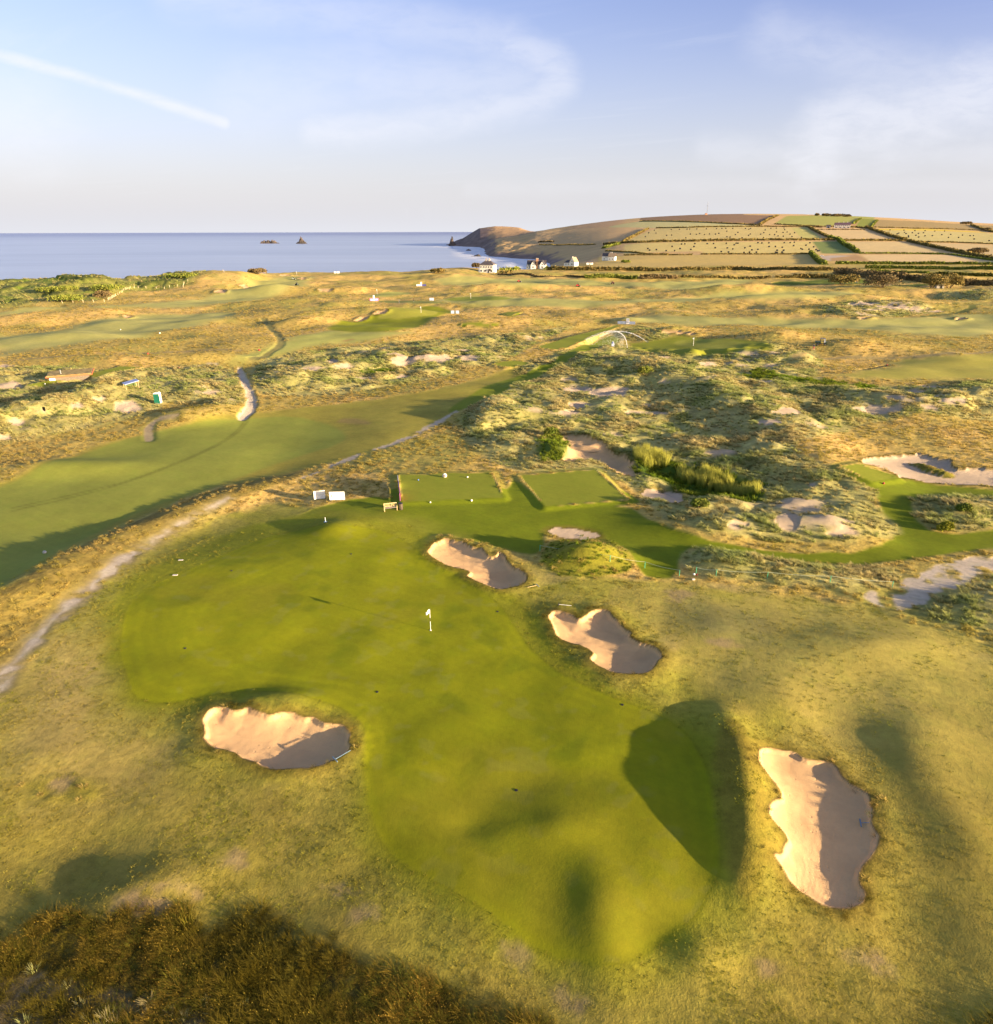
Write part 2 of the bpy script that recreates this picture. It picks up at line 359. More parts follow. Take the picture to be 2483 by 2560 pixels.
def region(name, label, m, ins):
    REG.append(dict(name=name, label=label)); CID[m[ins]] = len(REG)-1
def paint(px, col, name=None, label='', soft=.3, wob=0.0, wl=3.0, smooth=2, vary=.12, cut=0.0, pad=6, pz=1.0, **ch):
    P = smoothpoly(W(px), smooth) if smooth else W(px)[:, :2]
    m, d = sdf(P, pad)
    if wob: d = d+wob*fbm(X[m], Y[m], wl, 71, 3)
    wgt = sstep(-soft, soft, d)*pz
    c = np.asarray(col)[None, :]*(1+vary*(n2[m]+.6*n3[m]))[:, None]
    blend(m, wgt, c, **ch)
    if name: region(name, label, m, d > 0)
    return m, d
def shape(m, dh): H[m] += dh

# ---- broad ground types
semi = [(-60, 1400), (0, 1330), (60, 1260), (130, 1180), (230, 1085), (330, 1025), (430, 985), (520, 960), (600, 975), (700, 985), (820, 1000), (1010, 1100), (1300, 1110),
        (1450, 1125), (1640, 1150), (1740, 1190), (1901, 1230), (2100, 1300), (2300, 2100), (-400, 2100)]
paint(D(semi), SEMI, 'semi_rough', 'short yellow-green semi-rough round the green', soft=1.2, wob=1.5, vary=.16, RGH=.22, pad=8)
m, d = sdf(smoothpoly(W(D(semi)), 1), 4)
kk = sstep(0, .5, fbm(X[m], Y[m], 5.5, 81, 3)+.3*n3[m])*(d > 0)
blend(m, kk*.65, c3(.25, .24, .03)); kk = sstep(.25, .6, fbm(X[m], Y[m], 4.0, 82, 3))*(d > 0); blend(m, kk*.5, c3(.33, .25, .11))
# pale dried sweep on the left and on the right fairway
paint(D([(120, 1200), (230, 1180), (240, 1330), (330, 1400), (380, 1480), (200, 1560), (60, 1550), (20, 1400)]), c3(.44, .32, .11), soft=2.5, wob=1.5, pz=.75, RGH=.1)
paint(D([(1200, 1140), (1500, 1130), (1901, 1250), (2100, 1400), (2000, 1900), (1780, 1850), (1720, 1500), (1560, 1380), (1330, 1340), (1290, 1240)]), c3(.36, .295, .068), soft=2.0, wob=1.5, pz=.8, RGH=.04, MOW=.6)
paint(D([(1300, 1130), (1400, 1150), (1500, 1200), (1480, 1240), (1360, 1220), (1300, 1180)]), c3(.15, .15, .06), soft=2, wob=2, pz=.6)
m = np.nonzero((Y < 46) & (CID > 0) & (Y > 5))[0]; blend(m, sstep(48, 24, Y[m])*.9*(CID[m] > 0), c3(.235, .188, .034)[None, :]*(1+.22*n2[m]+.15*n3[m])[:, None])  # vignette darkness towards the bottom edge painted into the semi-rough colour
paint(D([(-200, 1240), (0, 1128), (80, 1085), (180, 1032), (300, 978), (430, 930), (570, 897), (600, 898), (560, 918), (480, 945), (420, 968), (330, 1012), (230, 1072), (140, 1150), (70, 1225), (0, 1290), (-200, 1500)]),
      c3(.235, .175, .042), 'long_rough', 'band of tall golden-brown rough between the left fairway and the footpath', soft=.5, wob=.5, vary=.35, RGH=.85, MOW=0)
# bright grass round the tees and the carry path
lush = [(560, 985), (700, 948), (765, 956), (960, 948), (975, 935), (985, 915), (1050, 978), (1200, 962), (1255, 1005), (1400, 1048), (1600, 1062), (1715, 1042), (1690, 1000), (1680, 950), (1625, 893),
        (1700, 905), (1765, 925), (1901, 938), (2050, 945), (2050, 965), (1901, 955), (1760, 950), (1742, 970), (1765, 1010), (1820, 1024), (1901, 1014), (2050, 1000), (2050, 1040),
        (1901, 1048), (1800, 1062), (1700, 1078), (1600, 1080), (1450, 1065), (1330, 1045), (1302, 1065), (1300, 1105), (1240, 1110), (1215, 1080), (1190, 1045), (1040, 1015),
        (1040, 1055), (1010, 1062), (960, 1052), (900, 1035), (840, 1022), (790, 1035), (740, 1010), (600, 1000)]
paint(D(lush), LUSHC, 'mown_grass', 'bright mown grass round the tees and along the walkway', soft=.35, wob=.3, vary=.2, RGH=.0, MOW=.8, smooth=1)
apron = [(200, 1150), (300, 1075), (420, 1025), (520, 990), (700, 985), (800, 1010), (850, 1060), (960, 1130), (1010, 1150), (1060, 1230), (1150, 1310), (1260, 1345), (1340, 1380), (1400, 1440),
         (1420, 1560), (1420, 1700), (1360, 1790), (1230, 1860), (1090, 1870), (980, 1820), (900, 1760), (800, 1700), (720, 1650), (690, 1560), (685, 1440), (660, 1370), (560, 1345), (420, 1345),
         (330, 1375), (250, 1360), (205, 1280)]
paint(D([(150, 1180), (240, 1075), (380, 1000), (520, 975), (700, 975), (900, 1030), (1060, 1130), (1200, 1190), (1300, 1270), (1380, 1330), (1480, 1400), (1500, 1600), (1480, 1760), (1380, 1850), (1200, 1910), (1000, 1880), (820, 1790), (660, 1700), (600, 1560), (640, 1480), (560, 1500), (420, 1490), (340, 1400), (220, 1390), (140, 1290)]), c3(.24, .225, .028), soft=3.2, wob=2.6, wl=5, vary=.2, pz=.75, pad=10)
paint(D(apron), c3(.205, .205, .012), 'fringe_grass', 'green fringe grass round the putting green', soft=1.3, wob=.9, vary=.22, RGH=.06, MOW=.3)
# roughs in the foreground corner
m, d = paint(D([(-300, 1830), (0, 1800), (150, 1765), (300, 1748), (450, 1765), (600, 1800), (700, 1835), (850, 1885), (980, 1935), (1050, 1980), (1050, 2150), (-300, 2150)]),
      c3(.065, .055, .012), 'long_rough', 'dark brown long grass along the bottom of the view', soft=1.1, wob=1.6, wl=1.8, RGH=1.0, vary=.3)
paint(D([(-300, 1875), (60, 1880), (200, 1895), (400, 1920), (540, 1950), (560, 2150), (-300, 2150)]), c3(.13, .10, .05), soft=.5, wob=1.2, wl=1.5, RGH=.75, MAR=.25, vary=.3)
paint(D([(30, 1500), (110, 1480), (200, 1500), (180, 1540), (60, 1530)]), c3(.24, .20, .03), soft=.6, wob=.6, RGH=.8)
for (a, b, r, s) in [(1090, 1840, 18, 10), (1000, 1830, 40, 25), (640, 1700, 35, 14), (450, 1650, 30, 12), (330, 1700, 50, 22), (270, 1730, 60, 25), (1660, 1835, 30, 10), (1460, 1840, 20, 12), (1100, 1930, 30, 30), (1690, 1860, 22, 9),
                     (700, 1755, 18, 7), (1380, 1230, 30, 8), (300, 1180, 30, 8), (1300, 1140, 34, 12), (110, 1500, 20, 8)]:
    paint(D([(a-r, b), (a-r*.3, b-s), (a+r*.7, b-s*.6), (a+r, b+s*.3), (a+r*.2, b+s)]), c3(.28, .19, .12), soft=.5, wob=.9, wl=1.2, pz=.55, RGH=0)
# marram dunes
MARR = [
 [(1010, 690), (1080, 672), (1165, 655), (1240, 665), (1400, 668), (1480, 650), (1560, 665), (1580, 690), (1560, 720), (1620, 745), (1901, 728), (2100, 730), (2100, 800), (1860, 805), (1700, 790),
  (1560, 840), (1500, 860), (1600, 900), (1670, 935), (1690, 985), (1712, 1020), (1690, 1040), (1600, 1045), (1500, 1038), (1380, 1025), (1290, 1000), (1250, 965), (1200, 925), (1140, 900), (1000, 905),
  (960, 890), (900, 850), (870, 810), (900, 770), (960, 735)],
 [(1745, 965), (1800, 945), (1901, 950), (2080, 950), (2080, 1000), (1901, 1010), (1820, 1018), (1765, 1000)],
 [(1300, 1070), (1340, 1045), (1450, 1065), (1560, 1075), (1700, 1080), (1740, 1100), (1690, 1135), (1560, 1125), (1400, 1100), (1320, 1100)],
 [(1740, 1160), (1800, 1130), (1901, 1100), (2080, 1080), (2080, 1220), (1901, 1205), (1800, 1195)],
 [(480, 705), (520, 685), (560, 675), (680, 665), (800, 650), (960, 640), (1040, 632), (1120, 618), (1030, 650), (1000, 680), (930, 700), (850, 720), (760, 740), (620, 755), (530, 760), (490, 750)],
 [(-100, 705), (0, 705), (120, 700), (250, 712), (330, 700), (440, 698), (460, 730), (470, 770), (440, 780), (330, 765), (290, 790), (230, 805), (120, 830), (0, 850), (-100, 860)],
 [(1560, 600), (1600, 578), (1700, 575), (1800, 590), (1750, 605), (1640, 608)], [(1180, 640), (1200, 625), (1250, 625), (1290, 640), (1260, 655), (1200, 650)], [(1780, 560), (1901, 555), (2000, 560), (2000, 575), (1800, 575)]]
for i, P in enumerate(MARR):
    m, d = paint(D(P), MARC, ('dune' if i else 'dune'), ['broad dune field of pale marram to the right of the tees', 'round marram dune at the right edge', 'low dune along the right of the mown walkway', 'dune at the right edge below the sandy track',
        'dunes between the light track and the far green', 'dunes along the left edge by the green toilet cabin', 'hummocky dunes in the middle distance on the right', 'small dune beyond the sprinklers', 'far dunes at the right edge'][i],
        soft=.8, wob=1.6, wl=6, vary=.25, RGH=.35, MAR=1.0)
    amp = sstep(0, 5, d)
    yy = Y[m]
    hum = (np.abs(fbm(X[m], Y[m]*1.1, 11, 91, 3))*2.1+.5*fbm(X[m], Y[m], 4.2, 92, 2))
    shape(m, amp*(hum*(.85 if i in (0, 4, 5, 6, 8) else .5)))
    kk = sstep(.1, .5, fbm(X[m], Y[m], 9, 93, 3))*(d > 0); blend(m, kk*.45, c3(.23, .22, .06))
    kk = sstep(.34, .6, fbm(X[m], Y[m]*1.6, 12, 94, 3))*sstep(1, 3, d)*(i in (0, 4, 5, 6)); blend(m, kk*.9, SANDG*.95, MAR=.0, RGH=0, SAND=.6)
# bushy, greener coastal dunes at the far left
m, d = paint(z_('A', [(-200, 60), (0, 120), (330, 90), (700, 60), (950, 80), (1230, 65), (1550, 28), (1790, 40), (1600, 150), (1400, 180), (1000, 180), (800, 290), (400, 300), (0, 320), (-200, 340)]),
      c3(.185, .185, .045), soft=6, wob=10, wl=30, vary=.25, pad=40, MAR=.3, RGH=1)
kk = sstep(.0, .5, fbm(X[m], Y[m], 26, 95, 4))*sstep(0, 10, d)*sstep(-130, -160, X[m]); blend(m, kk, c3(.12, .17, .015))
kk = sstep(.1, .4, fbm(X[m], Y[m], 14, 96, 3))*sstep(0, 10, d); blend(m, kk*.7, c3(.075, .085, .02)); shape(m, kk*1.6)
kk = sstep(.15, .45, fbm(X[m]*.5, Y[m], 18, 97, 3)) ; blend(m, kk*.5, c3(.30, .25, .09))

# ---- fairways, greens, tees
FW = []
def fair(px, label, col=FAIR, name='fairway', soft=.8, **kw): return paint(px, col, name, label, soft=soft, RGH=0, MAR=0, MOW=1, vary=.12, **kw)
fair(D([(-120, 945), (0, 922), (150, 868), (250, 835), (330, 815), (420, 802), (500, 797), (570, 794), (640, 812), (668, 835), (645, 852), (600, 866), (560, 888), (500, 905), (430, 925), (330, 955),
        (240, 990), (150, 1035), (70, 1080), (0, 1120), (-150, 1180)]), 'wide fairway crossing the left of the view below the light track', vary_=0) if False else None
semi2 = D([(-150, 975), (0, 930), (200, 845), (400, 795), (560, 780), (720, 765), (860, 742), (950, 712), (1010, 700), (1000, 720), (930, 755), (860, 800), (800, 830), (720, 860), (640, 885), (580, 900), (430, 928), (300, 975), (180, 1028), (80, 1080), (0, 1122), (-150, 1205)])
paint(semi2, c3(.28, .24, .04), 'fairway', 'yellow-green ground beside the left fairway and up the valley', soft=1.2, wob=1.0, RGH=.0, MOW=.5, vary=.2)
fair(D([(-150, 985), (0, 935), (150, 872), (250, 838), (330, 817), (420, 803), (500, 798), (570, 796), (640, 814), (666, 835), (645, 852), (600, 864), (520, 890), (430, 925), (330, 955),
        (240, 990), (150, 1035), (70, 1080), (0, 1125), (-150, 1210)]), 'wide fairway crossing the left of the view below the light track', col=c3(.23, .245, .04), wob=.3)
fair(D([(845, 795), (900, 755), (960, 728), (1040, 700), (1090, 670), (1150, 648), (1180, 640), (1190, 655), (1130, 672), (1060, 705), (980, 738), (900, 780)]), 'bright mown strip climbing between the dunes', col=c3(.17, .20, .012), soft=.5)
fair(z_('A', [(-100, 720), (-100, 560), (200, 540), (500, 500), (650, 445), (850, 420), (1100, 392), (1500, 380), (1830, 365), (1830, 400), (1600, 440), (1450, 490), (1000, 565), (700, 595), (420, 640), (120, 695)]),
     'long fairway on the left beyond the dunes', col=c3(.34, .32, .10), soft=5, wob=5, wl=22)
fair([(-30, 785), (107, 768), (290, 762), (420, 755), (530, 743), (620, 712), (700, 690), (780, 690), (780, 700), (730, 725), (650, 745), (540, 765), (430, 768), (300, 768), (120, 776), (-30, 792)],
     'fairway running under the coastal dunes', col=c3(.34, .32, .10), soft=5, wob=5, wl=22)
fair(z_('B', [(-100, 770), (0, 690), (200, 640), (420, 560), (640, 500), (1200, 535), (1360, 500), (1250, 545), (1000, 585), (700, 605), (500, 625), (320, 690), (100, 740)]), 'fairway curving round the far green', col=c3(.30, .30, .08), soft=4, wob=3, wl=10)
fair(z_('B', [(640, 490), (850, 440), (1030, 392), (1180, 330), (1400, 313), (1560, 328), (1690, 372), (1540, 392), (1450, 445), (1330, 492), (1150, 522), (900, 524), (720, 512)]), 'dark green surround of the far green', col=c3(.18, .195, .010), name='mown_grass', soft=2)
fair(z_('B', [(1040, 412), (1150, 362), (1300, 336), (1440, 340), (1530, 376), (1480, 397), (1250, 427), (1080, 422)]), 'far putting green with two boards beside it', col=c3(.26, .255, .035), name='putting_green', soft=.5)
fair(z_('B', [(940, 248), (1050, 222), (1260, 213), (1330, 224), (1200, 248)]), 'small distant putting green beyond the pink hoarding', name='putting_green', soft=1)
fair(z_('B', [(1050, 282), (1180, 281), (1640, 298), (1500, 308), (1060, 294)]), 'far tee with golfers beside the pink hoarding', col=c3(.19, .20, .05), name='teeing_ground', soft=1)
fair([(1080, 751), (1150, 741), (1230, 740), (1330, 745), (1440, 750), (1600, 748), (1820, 735), (1820, 748), (1600, 757), (1450, 768), (1300, 766), (1150, 758)], 'fairway leading to the distant green in the middle', col=c3(.34, .32, .10), soft=5, wob=5, wl=22)
fair([(1100, 748), (1160, 741), (1250, 741), (1290, 746), (1240, 752), (1150, 753)], 'distant putting green left of the long fairway', col=c3(.22, .24, .03), name='putting_green', soft=2)
fair([(1080, 695), (1250, 696), (1360, 698), (1500, 702), (1620, 706), (1820, 694), (1900, 700), (1820, 715), (1660, 722), (1500, 716), (1360, 722), (1200, 712), (1080, 706)], 'fairway with three red mowers below the white houses', col=c3(.34, .32, .10), soft=5, wob=5, wl=22)
fair(z_('E', [(-200, 420), (0, 425), (400, 438), (1100, 442), (1500, 415), (2000, 400), (2000, 580), (1500, 565), (900, 505), (400, 490), (-200, 478), (-700, 450), (-700, 430)]), 'pale fairway across the right of the view', col=c3(.34, .32, .10), soft=5, wob=5, wl=22)
fair(z_('E', [(-100, 260), (400, 250), (900, 255), (1100, 250), (900, 275), (500, 300), (-100, 300)]), 'rippled fairway beyond the dune humps', col=c3(.34, .32, .10), soft=5, wob=5, wl=22)
fair(z_('C', [(1120, 605), (1250, 600), (1400, 570), (1520, 545), (1700, 570), (1901, 570), (2200, 600), (2270, 630), (2150, 665), (1901, 690), (1500, 702), (1300, 690), (1150, 655)]), 'green with a white flag beside the sprinklers', col=c3(.22, .23, .02), name='putting_green', soft=2)
fair(z_('C', [(1480, 590), (1650, 575), (1950, 585), (2050, 610), (1950, 640), (1700, 650), (1500, 625)]), 'smooth centre of the green beside the sprinklers', col=c3(.26, .26, .035), name='putting_green', soft=.6)
fair(z_('J', [(640, 250), (900, 212), (1120, 182), (1040, 132), (1500, 102), (1901, 72), (2300, 60), (2300, 290), (1200, 292), (800, 285)]), 'grassy meadow at the right beyond the dunes', col=c3(.34, .30, .055), soft=4, wob=2)
fair(z_('E', [(300, 190), (600, 176), (700, 160), (960, 158), (1080, 174), (1000, 196), (780, 197), (500, 203)]), 'green by the shrubs at the foot of the fields', col=c3(.11, .14, .012), name='putting_green', soft=1)
fair(z_('E', [(1180, 198), (1400, 190), (1500, 200), (1350, 212), (1200, 210)]), 'mown patch between the shrubs at the foot of the fields', col=c3(.16, .18, .02), soft=1)
TE = [(D([(764, 912), (940, 906), (963, 955), (771, 963)]), 'tee beside the wooden bench', .35), (D([(995, 912), (1140, 902), (1202, 958), (1045, 972)]), 'tee between the bench tee and the reeds', .35),
      (z_('K', [(20, 345), (230, 308), (705, 498), (390, 532)]), 'pale tee beside the right-hand sand waste', .4), (z_('C', [(455, 630), (700, 572), (990, 492), (1045, 468), (1080, 474), (900, 558), (655, 650), (570, 662), (470, 645)]), 'long tee under the blue hoarding', .5),
      (z_('C', [(92, 778), (170, 755), (280, 748), (392, 768), (330, 786), (200, 802)]), 'small round tee below the long tee', .6), (z_('T', [(-60, 445), (290, 378), (440, 380), (230, 450), (150, 488), (-60, 478)]), 'tee at the left edge in front of the turf-roofed shed', .6),
      (z_('T', [(700, 312), (1180, 205), (1450, 208), (1000, 308), (860, 352)]), 'tee right of the turf-roofed shed', .6), (z_('C', [(160, 387), (230, 371), (310, 373), (240, 397)]), 'small far tee in the golden rough', .4), (z_('C', [(-150, 462), (0, 455), (125, 460), (60, 473), (-100, 475)]), 'far tee left of the golden rough', .4)]
for px, lab, up in TE:
    P = W(px)[:, :2]; m, d = sdf(P, 4)
    A_ = np.c_[P, np.ones(len(P))]; hp_ = samp(H, P[:, 0], P[:, 1]); cf = np.linalg.lstsq(A_, hp_, rcond=None)[0]
    wt = sstep(-1.3, -.15, d); H[m] = H[m]*(1-wt)+(X[m]*cf[0]+Y[m]*cf[1]+cf[2]+up*.6)*wt
    wgt = sstep(-.12, .12, d); blend(m, wgt, TEE[None, :]*(1+.06*n2[m])[:, None], RGH=0, MAR=0, MOW=1)
    kk = sstep(-2.0, -1.2, d)*sstep(-.1, -.4, d)*(up < .5)*np.where(Y[m] < P[:, 1].mean()-1.0, 1.0, .55); blend(m, kk, LUSHC*1.1, RGH=0, MAR=0)
    region('teeing_ground', lab, m, d > 0)
# main green
GR = [(229, 1190), (262, 1135), (340, 1100), (430, 1062), (500, 1030), (590, 1010), (680, 1006), (745, 1018), (790, 1045), (830, 1080), (890, 1112), (945, 1150), (975, 1180), (1010, 1240), (1070, 1290),
      (1140, 1325), (1210, 1350), (1265, 1368), (1312, 1402), (1345, 1450), (1368, 1530), (1380, 1620), (1368, 1700), (1315, 1775), (1210, 1840), (1100, 1850), (1010, 1805), (930, 1740), (850, 1690),
      (770, 1655), (718, 1590), (698, 1500), (697, 1420), (695, 1385), (650, 1350), (560, 1328), (460, 1322), (390, 1332), (320, 1350), (262, 1338), (236, 1290)]
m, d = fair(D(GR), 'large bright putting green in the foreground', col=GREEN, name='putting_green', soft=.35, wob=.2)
sm = sstep(-1.2, 1.2, d); H[m] += .03*sm
GRIN = [(365, 1200), (400, 1140), (520, 1090), (640, 1040), (740, 1050), (860, 1120), (960, 1200), (975, 1270), (900, 1300), (800, 1320), (640, 1310), (480, 1290), (400, 1260)]
m2, d2 = sdf(smoothpoly(W(D(GRIN)), 2), 2)
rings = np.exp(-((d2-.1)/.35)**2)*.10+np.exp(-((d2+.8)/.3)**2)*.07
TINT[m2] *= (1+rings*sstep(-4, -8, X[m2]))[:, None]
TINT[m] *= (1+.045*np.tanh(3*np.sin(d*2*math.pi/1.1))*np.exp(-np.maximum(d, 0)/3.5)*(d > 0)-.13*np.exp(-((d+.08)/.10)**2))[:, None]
kk = sstep(.1, .6, fbm(X[m], Y[m], 8, 101, 3))*(d > 0); blend(m, kk*.75, c3(.205, .20, .010))
kk = sstep(.30, .7, fbm(X[m], Y[m], 3.0, 102, 2))*(d > 0); blend(m, kk*.5, c3(.12, .15, .004))
kk = sstep(.35, .6, fbm(X[m], Y[m], 1.3, 103, 2))*(d > 0); blend(m, kk*.12, c3(.20, .19, .10))
m3, d3 = sdf(smoothpoly(W(D([(850, 1480), (1100, 1480), (1370, 1600), (1380, 1700), (1210, 1850), (1090, 1860), (960, 1770), (860, 1700), (700, 1600)])), 2), 2)
blend(m3, sstep(-3, 3, d3)*.5, c3(.205, .185, .012))

paint(D([(1385, 1370), (1420, 1390), (1450, 1430), (1470, 1500), (1480, 1580), (1470, 1660), (1450, 1720), (1410, 1730), (1390, 1640), (1385, 1560), (1365, 1450)]), c3(.19, .155, .02), soft=.5, wob=.6, vary=.3, RGH=.28, MOW=0)
paint(D([(1035, 1055), (1060, 1035), (1120, 1025), (1180, 1035), (1215, 1065), (1215, 1095), (1160, 1108), (1090, 1105), (1045, 1090)]), c3(.20, .185, .02), soft=.3, wob=.5, vary=.3, RGH=.55, MOW=0, LUSH=.9)
# ---- sand
def bunker(px, label, depth, lip=.25, name='bunker', wob=.17, wl=1.0, col=SANDC, soft=.07, w=.9, edge=True, pad=6, smooth=1):
    P = smoothpoly(W(px), smooth); m, d = sdf(P, pad)
    ds = d+wob*.4*fbm(X[m], Y[m], wl*2.5, 113, 2); d = d+wob*fbm(X[m], Y[m], wl, 111, 3)
    H[m] += np.where(d > 0, -depth*.35*sstep(0, .25, d)-depth*.65*(1-np.exp(-np.maximum(ds, 0)/w)), 0)+lip*np.exp(-(np.minimum(d, 0)/1.5)**2)*(1-.0*sstep(0, .2, d))
    if edge:
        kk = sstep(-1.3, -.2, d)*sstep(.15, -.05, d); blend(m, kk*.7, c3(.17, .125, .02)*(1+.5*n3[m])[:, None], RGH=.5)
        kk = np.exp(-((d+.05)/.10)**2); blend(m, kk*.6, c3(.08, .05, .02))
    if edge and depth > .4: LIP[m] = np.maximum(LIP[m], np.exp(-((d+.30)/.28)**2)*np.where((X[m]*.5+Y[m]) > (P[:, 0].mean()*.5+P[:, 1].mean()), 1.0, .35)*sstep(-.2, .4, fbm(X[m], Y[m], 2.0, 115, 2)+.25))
    wgt = sstep(-soft, soft, d)
    c = col[None, :]*(1+.05*n2[m]+.05*n3[m])[:, None]
    blend(m, wgt, c, RGH=0, MAR=0, SAND=1, MOW=0)
    kk = sstep(.35, .6, fbm(X[m], Y[m], 2.6, 112, 2))*(d > .5)*(depth > .3); blend(m, kk*.45, col*.72)
    region(name, label, m, d > 0)
    return m, d
B1 = z_('P', [(862, 905), (885, 885), (895, 855), (960, 830), (985, 815), (1060, 832), (1110, 838), (1140, 865), (1180, 880), (1230, 880), (1255, 915), (1290, 940), (1340, 932), (1350, 905), (1385, 925), (1410, 975),
     (1450, 1010), (1500, 1030), (1540, 1075), (1535, 1110), (1480, 1135), (1400, 1155), (1320, 1155), (1240, 1120), (1180, 1090), (1130, 1068), (1165, 1045), (1120, 1020), (1040, 1010), (970, 980), (900, 940)])
B2 = z_('N', [(330, 320), (380, 260), (440, 250), (520, 265), (600, 290), (690, 350), (730, 345), (790, 290), (880, 235), (960, 225), (1050, 250), (1110, 330), (1180, 390), (1250, 470), (1330, 510), (1300, 560), (1380, 615), (1480, 640), (1580, 670),
     (1660, 720), (1680, 780), (1640, 840), (1600, 920), (1500, 990), (1380, 1008), (1240, 1000), (1100, 975), (1000, 930), (880, 860), (820, 810), (885, 765), (860, 730), (740, 655), (600, 630), (480, 575), (410, 520), (400, 440), (380, 390)])
B3 = z_('M', [(130, 340), (200, 290), (290, 270), (380, 320), (460, 300), (530, 275), (600, 310), (690, 360), (760, 375), (840, 340), (960, 330), (1060, 375), (1150, 370), (1240, 430), (1330, 430), (1440, 440), (1510, 510), (1480, 600), (1515, 670), (1440, 740),
     (1340, 790), (1220, 840), (1080, 850), (940, 865), (760, 872), (690, 845), (620, 810), (500, 775), (440, 725), (320, 690), (200, 660), (125, 600), (135, 480), (110, 400)])
B4 = z_('O', [(380, 200), (460, 190), (560, 215), (700, 240), (800, 310), (900, 310), (1000, 330), (1090, 370), (1140, 470), (1230, 545), (1330, 600), (1400, 650), (1440, 740), (1420, 860), (1440, 930), (1490, 1000), (1495, 1100), (1450, 1220), (1340, 1330), (1310, 1420),
     (1330, 1490), (1370, 1560), (1360, 1650), (1300, 1720), (1180, 1745), (1040, 1710), (900, 1640), (760, 1560), (670, 1470), (620, 1370), (560, 1290), (520, 1220), (590, 1210), (610, 1120), (650, 1090), (620, 1020), (540, 930), (470, 850), (460, 750), (520, 700),
     (600, 670), (560, 570), (480, 480), (430, 400), (370, 330)])
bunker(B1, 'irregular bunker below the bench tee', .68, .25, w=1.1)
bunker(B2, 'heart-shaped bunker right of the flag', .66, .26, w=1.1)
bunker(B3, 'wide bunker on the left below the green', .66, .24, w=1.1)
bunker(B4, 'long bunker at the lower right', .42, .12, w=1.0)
bunker(z_('K', [(250, 275), (320, 225), (600, 215), (620, 190), (900, 185), (1000, 180), (1200, 230), (1400, 250), (1400, 330), (1500, 380), (1650, 345), (1901, 370), (2200, 380), (2300, 620), (1901, 575), (1700, 560), (1300, 550), (1050, 530), (850, 470), (700, 470),
     (720, 430), (600, 370), (450, 320)]), 'sandy waste with a grass island at the right edge', .5, .15, wob=.6, wl=2.5, col=SANDG)
m, d = paint(z_('K', [(820, 310), (950, 285), (1150, 340), (1450, 440), (1440, 475), (1300, 480), (1170, 440), (1000, 400), (950, 340)]), c3(.17, .15, .02), 'grass_island', 'grass island inside the right-hand sand waste', soft=.2, RGH=1, SAND=0, wob=.3); shape(m, .5*sstep(0, 1, d))
bunker(z_('H', [(345, 120), (450, 110), (600, 160), (700, 200), (740, 260), (860, 290), (910, 330), (965, 380), (960, 430), (860, 440), (740, 400), (640, 330), (520, 310), (350, 330), (340, 240), (380, 220), (330, 160)]), 'bare sand hollow with a puddle above the tees', .7, .1, name='sand_hollow', wob=.6, wl=2.5)
bunker(z_('H', [(980, 610), (955, 560), (1040, 538), (1180, 555), (1312, 610), (1290, 668), (1150, 642)]), 'bare sand patch beside the reeds', .1, .05, name='sand_patch', wob=.5, wl=2, col=SANDG)
bunker(D([(1042, 1018), (1060, 1010), (1110, 1012), (1152, 1024), (1130, 1032), (1080, 1030)]), 'sandy cap of the roped mound', .05, .0, name='sand_patch', wob=.3, col=SANDG)
def el(a, b, r, s, n=10, tw=0): return [(a+r*math.cos(t*2*math.pi/n)*(1+.18*math.sin(t*2.4+a))-tw*s*math.sin(t*2*math.pi/n), b+s*math.sin(t*2*math.pi/n)*(1+.2*math.cos(t*3.1+b))) for t in range(n)]
for c, lst in {'D': [(1418, 1003, 26, 10), (1508, 1000, 24, 18), (1605, 1018, 28, 14), (1555, 925, 16, 7)],
    'I': [(620, 325, 140, 34), (390, 300, 90, 16), (390, 410, 80, 26), (870, 465, 150, 14), (330, 460, 60, 14), (970, 258, 42, 9), (340, 240, 60, 12), (1300, 135, 90, 12), (880, 415, 50, 8)],
    'J': [(960, 530, 250, 34), (230, 545, 130, 30), (80, 640, 100, 24), (1400, 510, 110, 16), (1570, 460, 130, 22), (1130, 430, 100, 12), (90, 490, 50, 12), (1290, 385, 80, 12), (1420, 345, 110, 9)],
    'B': [(1250, 745, 105, 36), (1530, 722, 110, 34), (1770, 722, 80, 24), (800, 785, 80, 22), (580, 797, 80, 16), (710, 742, 36, 16), (1260, 862, 46, 12), (1720, 662, 60, 7)],
    'F': [(960, 232, 115, 46), (590, 226, 50, 24), (130, 352, 60, 24), (330, 265, 50, 14), (500, 275, 40, 10), (740, 175, 50, 12), (30, 470, 50, 12)],
    'A': [(40, 778, 60, 10), (70, 930, 110, 26), (1630, 985, 60, 8)],
    'E': [(1000, 334, 110, 12), (1200, 352, 120, 14), (1380, 368, 90, 12), (1060, 372, 90, 8), (1490, 384, 70, 7)]}.items():
    for (a, b, r, s) in lst:
        px = D(el(a, b, r, s)) if c == 'D' else z_(c, el(a, b, r, s))
        bunker(px, 'bare sand blown open among the marram', .25, .0, name='sand_patch', wob=1.1, wl=4, col=SANDG*(1.1 if c == 'F' else .95), edge=False, soft=.3, w=1.5)
